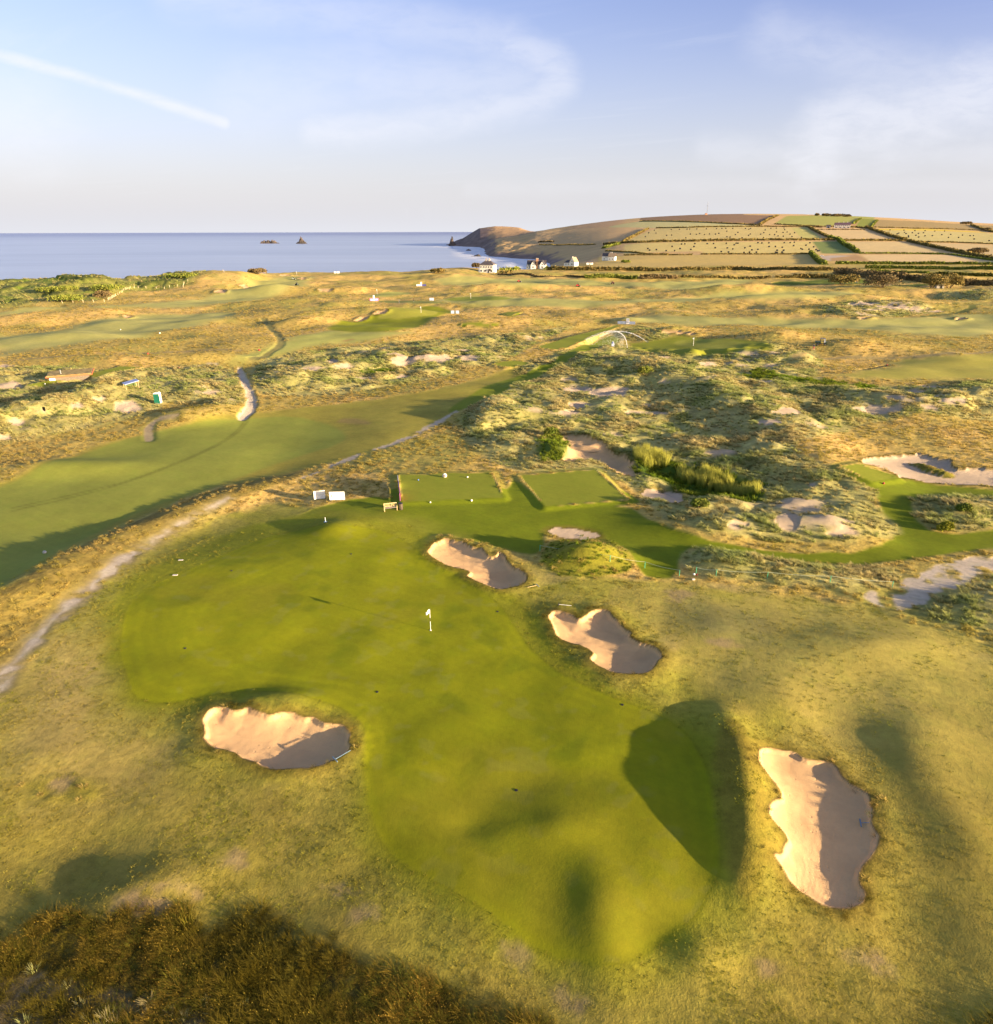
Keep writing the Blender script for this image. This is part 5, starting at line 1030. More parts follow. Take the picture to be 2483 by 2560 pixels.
# ---- hoardings: low printed wall with a taller panel in the middle
def hoarding(p, wl, wr, h, pw, ph, yaw, label, ml, mc, mr, name='tee_hoarding'):
    t = thing(name, label, 'hoarding', p, yaw, 'tee hoardings')
    MB().box(-pw/2-wl/2, .0, .1, wl, .08, h).part('left_panel', ml, t); MB().box(pw/2+wr/2, 0, .1, wr, .08, h).part('right_panel', mr, t); MB().box(0, -.02, .1, pw, .12, ph).part('tall_panel', mc, t)
    for x in (-pw/2-wl, -pw/2, pw/2, pw/2+wr): MB().box(x, .08, 0, .07, .07, h+.15).part('post', DARKM, t)
    return t
p = at(1569, 811); t = hoarding(p, 3.3, 2.4, 1.05, 1.15, 2.15, yawcam(p)-.12, 'pale blue hoarding with lettered tall panel behind the long tee', BLUEW, mat('pale_print', (.66, .67, .74), .6), BLUEW)
MB().box(0, -.09, .78, .95, .03, .26).part('dark_name_plate', NAVY, t); text('lettering', 'A8', .75, (0, -.085, 1.65), (math.pi/2, 0, 0), BL, t)
ar = MB()
for i in range(8): a0, a1 = -.55+1.1*i/8, -.55+1.1*(i+1)/8; f = lambda a, k: (-2.2+a, -.045, .55+1.0*(a*a)*.9-(.13*(1-(a/.55)**2) if k else 0)); ar.quad(f(a0, 0), f(a1, 0), f(a1, 1), f(a0, 1))
ar.part('curved_logo', mat('dark_teal_ink', (.05, .14, .2), .6), t); text('lettering', 'ABC', .5, (2.0, -.045, .6), (math.pi/2, 0, 0), INKD, t)
M2 = mat('bright_white_print', (.62, .60, .62), .5)
p = atz('B', 1028, 284); t = hoarding(p, 1.7, 1.9, 1.2, .8, 2.8, yawcam(p)+.12, 'pink hoarding with tall white panel on the far tee', PINKP, M2, PINKP); MB().box(-1.2, -.05, .35, .8, .03, .7).part('white_print', M2, t); MB().box(1.3, -.05, .5, 1.1, .03, .5).part('white_print', M2, t)
p = atz('B', 1390, 170); hoarding(p, 2.6, 2.6, 1.1, 1.0, 2.5, yawcam(p), 'white and navy hoarding in the far golden rough', M2, M2, NAVY)
p = atz('B', 970, 57); hoarding(p, 2.6, 2.4, 1.3, 1.0, 2.9, yawcam(p), 'white and pink hoarding on the coastal skyline, left one', M2, M2, PINKP); p = atz('B', 1122, 48); hoarding(p, 1.1, 1.0, 1.2, 1.0, 2.6, yawcam(p)+.3, 'smaller white hoarding on the coastal skyline, right one', M2, M2, M2)
for k_, (c_, x1, x2, y_, w_m, h_m, labs, m_) in enumerate([('V', 1577, 1634, 592, 1.5, 1.3, ('left board, front shaded pale blue, beside the far green', 'right board, front shaded pale blue, beside the far green'), BLUEW), ('V', 1315, 1342, 436, 1.1, 1.3, ('left board, front shaded pale blue, on the distant rough', 'right board, front shaded pale blue, on the distant rough'), BLUEW),
        ('V', 183, 219, 111, 2.0, 1.4, ('left white board near the coastal green', 'right white board near the coastal green'), M2)]):
    for x_, lab in zip((x1, x2), labs): p = atz(c_, x_, y_); board(p, w_m, h_m, yawcam(p), lab, m_, frame=False, group='pairs of distant boards')  # the blue boards carry the shade of their fronts in the panel colour
p = atz('R', 558, 812); board(p, 2.2, 1.7, yawcam(p)-.25, 'single white board between the shrubs at the foot of the fields', M2, frame=False)
# feather banner by the sprinklers
p = at(1532.5, 868); t = thing('feather_banner', 'rounded blue and white banner stuck in the dune by the sprinklers', 'banner', p, yawcam(p)); fb = MB(); K = [(-.42, .25), (.35, .25), (.42, .9), (.30, 1.5), (-.05, 1.8), (-.38, 1.6), (-.46, .9)]
fb.prism([(x, z) for x, z in K], -.02, .02); fb.V = [(x, z, y) for x, y, z in fb.V]; fb.part('cloth', mat('banner_blue_white', (.45, .5, .68), .6, var=.3, vscale=3), t); MB().rod((-.45, 0, 0), (-.45, 0, 1.75), .02).part('pole', NAVY, t); MB().box(-.2, -.03, 1.1, .4, .02, .5).part('blue_print', mat('blue_print2', (.08, .12, .35)), t)
# ---- people: one continuous skinned body each
def person(p, yaw, label, pose='stand', top=(.03, .03, .05), bottom=(.05, .05, .06), scale=1.0, group=None, skinleg=False):
    if pose == 'walk': J = dict(hip=(0, 0, .95), ch=(.06, 0, 1.3), nk=(.1, 0, 1.5), hd=(.13, 0, 1.66), ls=(.06, .18, 1.43), le=(.25, .26, 1.2), lh=(.42, .22, 1.32), rs=(.06, -.18, 1.43), re=(-.08, -.25, 1.18), rh=(.05, -.3, .98), lk=(.25, .09, .52), lf=(.12, .09, .06), lt=(.28, .09, .04), rk=(-.1, -.09, .5), rf=(-.4, -.09, .1), rt=(-.27, -.09, .03))
    elif pose == 'sit': J = dict(hip=(0, 0, .5), ch=(.02, 0, .85), nk=(.06, 0, 1.06), hd=(.09, 0, 1.22), ls=(.03, .18, .98), le=(.2, .25, .75), lh=(.42, .18, .8), rs=(.03, -.18, .98), re=(.2, -.25, .75), rh=(.42, -.18, .8), lk=(.42, .11, .52), lf=(.5, .11, .1), lt=(.65, .11, .07), rk=(.42, -.11, .52), rf=(.5, -.11, .1), rt=(.65, -.11, .07))
    else: J = dict(hip=(0, 0, .95), ch=(.0, 0, 1.3), nk=(.0, 0, 1.5), hd=(.03, 0, 1.66), ls=(0, .19, 1.43), le=(.04, .26, 1.16), lh=(.18, .2, .98), rs=(0, -.19, 1.43), re=(.04, -.26, 1.16), rh=(.18, -.2, .98), lk=(.03, .12, .5), lf=(0, .14, .06), lt=(.16, .15, .04), rk=(.03, -.12, .5), rf=(0, -.14, .06), rt=(.16, -.15, .04))
    R = dict(hip=.14, ch=.155, nk=.062, hd=.105, ls=.07, le=.045, lh=.04, rs=.07, re=.045, rh=.04, lk=.065, lf=.045, lt=.04, rk=.065, rf=.045, rt=.04)
    E = [('hip', 'ch'), ('ch', 'nk'), ('nk', 'hd'), ('ch', 'ls'), ('ls', 'le'), ('le', 'lh'), ('ch', 'rs'), ('rs', 're'), ('re', 'rh'), ('hip', 'lk'), ('lk', 'lf'), ('lf', 'lt'), ('hip', 'rk'), ('rk', 'rf'), ('rf', 'rt')]
    ks = list(J); me = bpy.data.meshes.new('body'); me.from_pydata([J[k_] for k_ in ks], [(ks.index(a), ks.index(b_)) for a, b_ in E], []); t = thing('person', label, 'person', p, yaw, group)
    o = link('body', me, t); md = o.modifiers.new('skin', 'SKIN'); md.use_smooth_shade = True
    for i, k_ in enumerate(ks): me.skin_vertices[0].data[i].radius = (R[k_], R[k_]*(.8 if k_ in ('hip', 'ch') else 1)); me.skin_vertices[0].data[i].use_root = (k_ == 'hip')
    o.modifiers.new('smooth', 'SUBSURF').levels = 1; o.modifiers['smooth'].render_levels = 2
    dg = bpy.context.evaluated_depsgraph_get(); ev = o.evaluated_get(dg); m2 = bpy.data.meshes.new_from_object(ev, depsgraph=dg); o.modifiers.clear(); o.data = m2; m2.name = 'body'
    m2.materials.clear(); tp = mat('cloth_%02d%02d%02d' % tuple(int(c*99) for c in top), top, .9); bt = mat('cloth_%02d%02d%02d' % tuple(int(c*99) for c in bottom), bottom, .9)
    for q in (SKIN, tp, bt, mat('hair_dark', (.03, .02, .015), .8), mat('shoes', (.5, .5, .5), .7)): m2.materials.append(q)
    hz_ = J['hip'][2]
    for f in m2.polygons:
        c_ = f.center; f.use_smooth = True
        hd = Vector(J['hd'])
        if (c_-hd).length < .14: f.material_index = 3 if (c_.z > hd.z+.03 or c_.x < hd.x-.05) else 0
        elif c_.z > J['nk'][2]-.02: f.material_index = 0
        elif min((c_-Vector(J[k_])).length for k_ in ('lh', 'rh')) < .16: f.material_index = 0
        elif min((c_-Vector(J[k_])).length for k_ in ('lf', 'rf', 'lt', 'rt')) < .09: f.material_index = 4
        elif c_.z < hz_-.02+(.12 if pose == 'sit' else 0): f.material_index = 0 if (skinleg and c_.z < hz_-.35) else 2
        else: f.material_index = 1
    for s_, hn in ((1, 'lh'), (-1, 'rh')):     # fingers, too small to see at this distance but there
        h = J[hn]; fm = MB()
        for q in range(4): fm.rod((h[0], h[1]+(q-1.5)*.018, h[2]-.02), (h[0]+.05, h[1]+(q-1.5)*.02, h[2]-.09), .008, 5)
        fm.rod((h[0], h[1]+s_*.03, h[2]), (h[0]+.05, h[1]+s_*.05, h[2]-.03), .009, 5); fm.part('fingers', SKIN, t)
    t.scale = (scale,)*3; return t
p = at(2034, 875.5); person(p, math.pi*.82, 'walking person in dark top and red shorts below the buggy', 'walk', (.02, .03, .09), (.45, .05, .08), 1.05, skinleg=True)
p = atz('V', 1114, 448); person(p, 0.5, 'golfer in black standing on the right of the far tee', 'stand', (.02, .02, .02), (.03, .03, .04), 1.15); p = atz('V', 942, 466); person(p, 2.5, 'golfer in grey-green at the front of the far tee', 'stand', (.1, .13, .12), (.08, .08, .1), 1.15)
p = atz('R', 379, 762); person(p, 2.5, 'tiny figure in white by the hedge at the foot of the fields', 'stand', (.75, .75, .75), (.6, .6, .6), 1.15)
# ---- utility buggy
p = at(2052, 862.5); t = thing('utility_buggy', 'dark utility buggy with clear-sided cab on the pale fairway', 'buggy', p, yawcam(p)+.12)
bd = MB(); bd.box(0.1, 0, .42, 2.7, 1.3, .22); bd.part('chassis', BLACK, t); MB().box(-.95, 0, .66, 1.35, 1.4, .42).part('cargo_bed', mat('dark_green_paint', (.02, .05, .03), .4), t)
fr = MB(); fr.prism([(.95, -.62), (1.55, -.55), (1.55, .55), (.95, .62)], .55, 1.0, .9, 1.2, 0); fr.part('bonnet', mat('dark_green_paint'), t); MB().box(.3, 0, .62, .6, 1.2, .35).part('seat', mat('yellow_seat', (.55, .42, .1), .6), t); MB().box(.05, 0, .95, .14, 1.2, .5).part('seat_back', mat('yellow_seat'), t)
MB().box(.35, 0, 1.95, 1.45, 1.35, .07).part('canopy', mat('grey_canopy', (.12, .11, .14), .5), t)
for (x, y, x2) in ((-.3, -.6, -.25), (-.3, .6, -.25), (1.15, -.6, .95), (1.15, .6, .95)): MB().rod((x, y, .6), (x2, y, 1.97), .035).part('roof_post', BLACK, t)
ws = MB(); ws.quad((1.2, -.6, 1.0), (1.2, .6, 1.0), (.98, .6, 1.93), (.98, -.6, 1.93)); wo = ws.part('windscreen', mat('hazy_plastic', (.62, .66, .72), .3), t); wo.modifiers.new('thickness', 'SOLIDIFY').thickness = .03
sp = MB(); sp.quad((.75, -.62, .75), (1.2, -.62, 1.0), (.98, -.62, 1.92), (.7, -.62, 1.92)); wo = sp.part('side_screen', mat('hazy_plastic'), t); wo.modifiers.new('thickness', 'SOLIDIFY').thickness = .03
for x in (-.85, 1.1):
    for y in (-.6, .6): wh = MB().wheel(x, y, .3, .3, .2).part('wheel', RUBBER, t); MB().wheel(x, y+(.11 if y > 0 else -.11), .3, .15, .03).part('rim', GREYM, wh)
MB().wheel(.62, -.2, 1.15, .18, .03, 'x').part('steering_wheel', BLACK, t)
o = thing('sports_bag', 'dark bag standing beside the utility buggy', 'bag', at(2043.5, 865)); MB().cyl(0, 0, 0, .16, .95, 10).part('body', BLACK, o); MB().box(0, -.17, .2, .2, .08, .4).part('pocket', DARKM, o)
# ---- mowers
def mower(p, yaw, label, body, group, scale=1.0):
    t = thing('ride_on_mower', label, 'mower', p, yaw, group); MB().box(-.2, 0, .45, 1.7, .9, .45).part('body', body, t); b2 = MB(); b2.prism([(-.9, -.4), (-.2, -.4), (-.2, .4), (-.9, .4)], .9, 1.2, .85, -.5, 0); b2.part('bonnet', body, t)
    MB().box(.15, 0, .9, .5, .5, .1).part('seat', BLACK, t); MB().box(-.1, 0, 1.0, .1, .5, .4).part('seat_back', BLACK, t)
    for y in (-1.0, 0, 1.0): MB().wheel(1.15, y, .25, .22, .85, 'y').part('cutting_reel', GREYM, t)
    for x, y, r in ((-.8, -.55, .3), (-.8, .55, .3), (.7, -.6, .36), (.7, .6, .36)): MB().wheel(x, y, r, r, .25).part('wheel', RUBBER, t)
    for y in (-.4, .4): MB().rod((-.3, y, .9), (-.3, y, 2.0), .035).part('roll_bar', BLACK, t)
    MB().rod((-.3, -.4, 2.0), (-.3, .4, 2.0), .035).part('roll_bar', BLACK, t); t.scale = (scale,)*3; return t
for (c_, x, y, yw, body, lab, who) in [('C', 300, 138, .2, REDP, 'red mower farthest left on the fairway below the white house', 'driver on the left red mower'), ('C', 752, 173, .1, REDP, 'red mower nearest the camera in the middle of that fairway', 'driver on the middle red mower'),
        ('C', 1016, 154, 2.9, mat('dark_red_paint', (.12, .03, .04), .4), 'dark red mower on the right of the same fairway', 'driver on the right-hand mower'), ('B', 410, 119, .4, mat('grey_green_paint', (.16, .2, .18), .4), 'grey mower beside the small coastal bunkers', 'driver on the grey coastal mower'), ('B', 437, 164, 2.5, mat('dark_mower', (.03, .05, .04), .4), 'dark mower on the fairway below the coastal green', 'driver on the dark coastal mower')]:
    p = atz(c_, x, y); q = mower(p, yw, lab, body, 'mowers at work on the distant fairways', 1.1)
    person((p[0]+.15*math.cos(yw), p[1]+.15*math.sin(yw), p[2]+.62), yw, who+', wearing dark clothes', 'sit', (.03, .03, .06), (.04, .04, .06), 1.2, group='mower drivers')
# ---- houses
def windows(t, lst, face='front', d=0.0, frame=WHITE):
    """lst of (x, z, w, h) on a wall plane; each window has a frame and a pane"""
    for (x, z, w_, h_) in lst:
        if face == 'front':
            o = MB().box(x, d-.03, z, w_+.16, .10, h_+.16).part('window', frame, t); MB().box(x, d-.085, z+.08, w_, .05, h_).part('pane', DARKW, o)
        else:
            o = MB().box(d+.03, x, z, .10, w_+.16, h_+.16).part('window', frame, t); MB().box(d+.085, x, z+.08, .05, w_, h_).part('pane', DARKW, o)
GH = 'white houses behind the course'
# 1: square white house with hipped slate roof
p = pd_(1222, 622); p[2] -= .4; t = thing('white_house', 'big square white house with hipped slate roof nearest the sea', 'house', p, yawcam(p)-.33, GH)
MB().box(0, 0, 0, 12.5, 9, 6.6).part('wall', RENDERW, t); rf = MB().hip(0, 0, 6.6, 12.5, 9, 3.4, .5, .42).part('roof', SLATE, t)
for x in (-1.6, 1.2): MB().box(x, 0, 8.6, 1.5, 1.0, 2.8).part('chimney', STONE, rf); 
for x in (-1.9, -1.3, .9, 1.5): MB().cyl(x, 0, 11.3, .16, .5, 8).part('chimney_pot', BRICK, rf)
windows(t, [(-4.8, 4.3, .9, 1.1), (-2.2, 4.3, .9, 1.1), (0, 4.3, .9, 1.1), (2.2, 4.3, .9, 1.1), (4.6, 4.3, .9, 1.1), (-4.6, 1.1, 1.3, 1.3), (-1.0, 1.1, 1.8, 1.2), (4.8, 1.0, 1.2, 1.3)], 'front', -4.5); windows(t, [(-2, 4.3, .8, 1.1), (2, 1.2, .9, 1.2)], 'side', 6.25)
MB().box(-7.0, -1, 0, 1.6, 5, 3.0).part('side_porch', RENDERW, t); MB().box(2.0, -4.6, 0, 1.0, .1, 2.1).part('door', DARKM, t); MB().box(-8, -6.5, 0, 9, .3, 1.0).part('garden_wall', RENDERW, t)
cb = MB()
for q in range(9): cb.ball(rng.uniform(2.3, 4.2), -4.75, rng.uniform(2.0, 3.2), .55, .25, .4, 7, 5)
cb.part('climbing_shrub', mat('climber_leaves', (.07, .05, .04), .9), t)
# 2: gabled house with the tall brick chimney
p = pd_(1343, 700); p[2] += .3; t = thing('gabled_house', 'white gabled house with a tall brick chimney in the middle', 'house', p, yawcam(p)-.12, GH)
MB().box(0, 1.5, 0, 18, 7.5, 4.3).part('wall', RENDERW, t); MB().gable(0, 1.5, 4.3, 18, 7.5, 3.7, .3).part('roof', SLATE, t)
def gable_wing(t, x, w_, dep, h, rh, y0, roofm=SLATE):
    g_ = MB(); k = 0; P = [(x-w_/2, 0), (x+w_/2, 0), (x+w_/2, h), (x, h+rh), (x-w_/2, h)]
    g_.V = [(a, y0, b_) for a, b_ in P]+[(a, y0+dep, b_) for a, b_ in P]; g_.F = [(4, 3, 2, 1, 0), (5, 6, 7, 8, 9)]+[(i, (i+1) % 5, 5+(i+1) % 5, 5+i) for i in range(5)]; g_.part('gable_wing', RENDERW, t)
    r = MB(); o_ = .35; r.V = [(x-w_/2-o_, y0-o_, h-.25), (x, y0-o_, h+rh+.12), (x+w_/2+o_, y0-o_, h-.25), (x-w_/2-o_, y0+dep, h-.25), (x, y0+dep, h+rh+.12), (x+w_/2+o_, y0+dep, h-.25)]; r.F = [(0, 1, 4, 3), (1, 2, 5, 4)]; o = r.part('wing_roof', roofm, t); o.modifiers.new('thickness', 'SOLIDIFY').thickness = .15
gable_wing(t, -2.6, 5.0, 7, 3.6, 3.9, -5.0); gable_wing(t, 6.4, 5.2, 7, 3.8, 4.0, -5.0); gable_wing(t, -8.2, 2.6, 4, 2.6, 2.2, -3.5)
MB().box(.9, -2.9, 0, 2.0, 1.3, 9.6).part('chimney', BRICK, t); MB().box(.9, -2.9, 9.6, 2.4, 1.6, .35).part('chimney_cap', STONE, t)
windows(t, [(-2.6, 1.2, 1.4, 1.2), (-2.6, 3.8, 1.0, 1.0), (6.4, 1.2, 1.5, 1.3), (6.4, 3.8, 1.0, 1.0), (-8.2, 1.0, .8, 1.0)], 'front', -5.02); windows(t, [(3.4, 1.3, 1.2, 1.2)], 'front', -2.26)
# 3: white house with steep tan roof and a lean-to
p = pd_(1429, 760); p[2] += 1.0; t = thing('steep_roofed_house', 'white cottage with a steep tan gable roof right of the brick-chimney house', 'house', p, yawcam(p)-.5, GH)
MB().box(-2.6, .5, 0, 8, 7, 3.3).part('wall', RENDERW, t); MB().hip(-2.6, .5, 3.3, 8, 7, 2.6, .3, .5).part('roof', SLATE, t); gable_wing(t, 3.2, 6.0, 8.5, 4.2, 4.6, -3.5, mat('tan_roof', (.30, .22, .15), .8, var=.2)); MB().box(1.2, 1.0, 6.0, .8, .8, 3.4).part('chimney', RENDERW, t)
windows(t, [(3.2, 1.2, 1.3, 1.2), (3.2, 4.0, 1.0, 1.1)], 'front', -3.52); windows(t, [(-4.2, 1.3, 1.0, 1.1), (-1.5, 1.3, 1.0, 1.1)], 'front', -3.0)
p = pd_(1476, 800); t = thing('white_outbuilding', 'small low white outbuilding with slate roof between two cottages', 'outbuilding', p, yawcam(p)+.1, GH); MB().box(0, 0, 0, 7.2, 4.2, 2.3).part('wall', RENDERW, t); MB().gable(0, 0, 2.3, 7.2, 4.2, 1.5).part('roof', SLATE, t); windows(t, [(-1.8, .9, .8, .8), (1.6, .9, .8, .8)], 'front', -2.1); MB().box(0, -2.14, 0, .8, .08, 1.9).part('door', DARKM, t)
p = pd_(1524, 850); t = thing('farm_cottage', 'white cottage with half dark, half tan roof at the foot of the hill', 'house', p, yawcam(p)-.25, GH)
MB().box(-4, 1, 0, 7.5, 7, 5.0).part('wall', RENDERW, t); MB().gable(-4, 1, 5.0, 7.5, 7, 3.4).part('roof', SLATE, t); MB().box(4, -.5, 0, 8, 7.5, 4.6).part('wall', RENDERW, t); MB().gable(4, -.5, 4.6, 8, 7.5, 3.8).part('roof', mat('tan_roof'), t)
for x in (1.5, 3.0): MB().box(x, 0, 7.6, .9, .9, 2.0).part('chimney', STONE, t)
windows(t, [(2.2, 1.2, 1.3, 1.1), (5.8, 1.2, 1.1, 1.1)], 'front', -4.25); windows(t, [(-5, 1.4, 1, 1.1), (-3, 3.4, .9, .9)], 'front', -2.5)
# terrace of cottages on the hill
p = at(2105, 571); t = thing('cottage_terrace', 'long white two-storey terrace with purple slate roof on the hillside', 'house', p, yawcam(p)+.06); s_ = (.9225*p[1]+12.7)/FPX; Lt = 36*s_; ht = 8.2*s_
MB().box(0, 0, 0, Lt, 8, ht).part('wall', mat('cream_render', (.74, .68, .62), .8, var=.06, vscale=.4), t); rf = MB().gable(0, 0, ht, Lt, 8, 4.6, .4).part('roof', mat('purple_slate', (.13, .08, .11), .7, var=.2), t)
for x in (-.25, .05, .3): MB().box(x*Lt, 0, ht+3.2, 1.6, 1.0, 3.2).part('chimney', STONE, rf)
windows(t, [(Lt*(-.42+.12*i), ht*.62, 1.5, 1.5) for i in range(8)]+[(Lt*(-.38+.25*i), ht*.18, 2.6, 1.6) for i in range(4)], 'front', -4.0)
for i in range(4): MB().box(Lt*(-.25+.25*i)-2, -4.05, 0, 1.1, .1, 2.2).part('door', mat('brown_door', (.14, .07, .05)), t)
MB().box(-Lt*.1, -7, 0, Lt*1.1, .35, .8).part('garden_wall', STONE, t)
p2 = at(2071, 570); t = thing('grey_barn', 'small grey-blue barn left of the hillside terrace', 'barn', p2, yawcam(p2)); MB().box(0, 0, 0, 8, 6, 4).part('wall', mat('blue_grey_wall', (.3, .34, .42), .7), t); MB().gable(0, 0, 4, 8, 6, 2.5).part('roof', SLATE, t); MB().box(0, -3.05, 0, 3, .1, 3).part('door', DARKM, t)
# mast on the hilltop
p = at(1767, 536.5); t = thing('radio_mast', 'thin guyed radio mast with small brick base hut on the skyline', 'mast', p); s_ = (.9225*p[1]+12.7)/FPX; hm = 28*s_
for a in range(3): MB().rod((.9*math.cos(a*2.094), .9*math.sin(a*2.094), 0), (.35*math.cos(a*2.094), .35*math.sin(a*2.094), hm), .16).part('leg', GREYM, t)
lt = MB()
for i in range(14):
    z0, z1 = hm*i/14, hm*(i+1)/14; 
    for a in range(3): r0 = .9-.55*i/14; r1 = .9-.55*(i+1)/14; lt.rod((r0*math.cos(a*2.094), r0*math.sin(a*2.094), z0), (r1*math.cos((a+1)*2.094), r1*math.sin((a+1)*2.094), z1), .1, 4)
lt.part('lattice', GREYM, t); MB().box(-3, -2, -.5, 7, 6, 3.6).part('base_hut', BRICK, t); MB().gable(-3, -2, 3.1, 7, 6, 1.6).part('roof', mat('red_tiles', (.28, .12, .08)), t)
for a in range(3): MB().rod((22*math.cos(a*2.094+.5), 22*math.sin(a*2.094+.5), 0), (0, 0, hm*.8), .06, 4).part('guy_wire', GREYM, t)
# parked car
p = atz('R', 216, 556); t = thing('parked_car', 'white car parked beside the hedge at the gravel area', 'car', p, yawcam(p)+.1); s = 1.15
cb = MB(); cb.V = []; pr_ = [(-2.1, .35), (-2.15, .8), (-1.6, .95), (-1.0, 1.45), (.5, 1.48), (1.15, .98), (2.0, .85), (2.15, .5), (2.1, .3)]; n = len(pr_)
cb.V = [(x, -.88, z) for x, z in pr_]+[(x, .88, z) for x, z in pr_]; cb.F = [tuple(range(n)), tuple(range(2*n-1, n-1, -1))]+[(i, (i+1) % n, n+(i+1) % n, n+i) for i in range(n)]; cb.part('body', WHITE, t)
for y in (-.89, .89):
    q = MB(); q.V = [(-1.35, y, .98), (-.95, y, 1.38), (.45, y, 1.4), (.95, y, 1.0)]; q.F = [(0, 1, 2, 3)]; o = q.part('side_window', DARKW, t); o.modifiers.new('thickness', 'SOLIDIFY').thickness = .03
for x in (-1.35, 1.3):
    for y in (-.8, .8): wh = MB().wheel(x, y, .33, .33, .22).part('wheel', RUBBER, t); MB().wheel(x, y*1.15, .33, .18, .03).part('rim', GREYM, wh)
for y in (-.6, .6): MB().box(2.1, y, .6, .08, .3, .14).part('headlight', mat('lamp_glass', (.7, .7, .7), .1), t)
t.scale = (s,)*3
# ---- bales
bm_ = MB(); bm_.wheel(0, 0, .65, .65, 1.25, 'x', 14); BALE = bm_.mesh('hay_bale', mat('black_wrap', (.018, .02, .03), .8, spec=.1), False)
def bales(c_, L_, group, label, sc_=1.55):
    P = W(z_(c_, L_)); py = np.array([q[1] for q in L_]); px = np.array([q[0] for q in L_]); b3 = np.clip(((py-py.min())/(py.max()-py.min()+1e-6)*3).astype(int), 0, 2); ORD = 'first second third fourth fifth sixth seventh eighth ninth tenth eleventh twelfth thirteenth fourteenth fifteenth sixteenth seventeenth eighteenth nineteenth twentieth twenty-first twenty-second twenty-third twenty-fourth twenty-fifth twenty-sixth twenty-seventh twenty-eighth twenty-ninth thirtieth'.split(); base_l = label
    for i_, q in enumerate(P):
        rk_ = int(((b3 == b3[i_]) & (px < px[i_])).sum()); label = 'black bale, %s from the left in the %s third of the %s' % (ORD[min(rk_, 29)], ('top', 'middle', 'bottom')[b3[i_]], base_l)
        o = bpy.data.objects.new('hay_bale', BALE); COL.objects.link(o); o.location = tuple(q); o.rotation_euler = (0, 0, rng.uniform(0, 3.14)); o.scale = (sc_,)*3; solo(o, label, 'hay bale', group)
bales('Q', [(138, 215), (84, 240), (52, 277), (153, 243), (299, 209), (375, 207), (448, 205), (472, 204), (254, 265), (302, 262), (437, 289), (480, 252), (536, 255), (541, 203), (568, 247), (614, 257), (632, 202), (661, 251), (718, 253), (751, 245), (728, 200), (779, 198), (817, 197), (883, 198),
      (826, 225), (827, 279), (857, 281), (908, 258), (932, 236), (971, 288), (1003, 198), (1036, 206), (1052, 199), (1049, 252), (1033, 265), (1147, 254), (1177, 238), (1191, 213), (1245, 197), (1233, 257), (1174, 286), (1280, 258), (1299, 231), (1296, 196), (1313, 270), (1362, 273), (1361, 237), (1370, 195),
      (1376, 210), (1399, 233), (1427, 253), (1445, 277), (1470, 240), (1535, 284)], 'black bales on the upper mown field', 'upper mown field')
bales('Q', [(76, 392), (92, 407), (157, 402), (306, 371), (395, 348), (427, 346), (522, 344), (514, 372), (382, 392), (484, 400), (250, 412), (330, 412), (640, 345), (700, 344), (716, 384), (773, 420), (821, 341), (842, 426), (831, 386), (883, 395), (897, 356), (914, 340), (931, 340), (989, 430), (998, 385), (1048, 369),
      (1064, 404), (1041, 427), (1121, 400), (1107, 427), (1122, 335), (1159, 338), (1226, 337), (1228, 372), (1287, 372), (1304, 408), (1290, 428), (1303, 430), (1353, 379), (1366, 408), (1352, 426), (1372, 335), (1427, 335), (1467, 331), (1460, 364), (1529, 391), (1544, 398), (1579, 359), (1607, 398), (1616, 336), (1651, 375), (1675, 402), (1690, 414), (1702, 412)],
      'black bales on the lower mown field', 'lower mown field')
bales('R', [(862, 324), (876, 324), (886, 299), (957, 338), (972, 331), (1024, 302), (1029, 323), (1044, 335), (1067, 358), (1069, 369), (1106, 327), (1131, 306), (1142, 352), (1166, 333), (1168, 370), (1216, 327), (1230, 358), (1232, 307), (1303, 356), (1328, 310), (1395, 346), (1424, 310), (1461, 373), (1484, 343), (1561, 373), (1600, 350),
      (1675, 356), (1707, 355), (1714, 389), (1862, 406)], 'black bales on the right-hand mown field', 'right-hand mown field', 1.7)
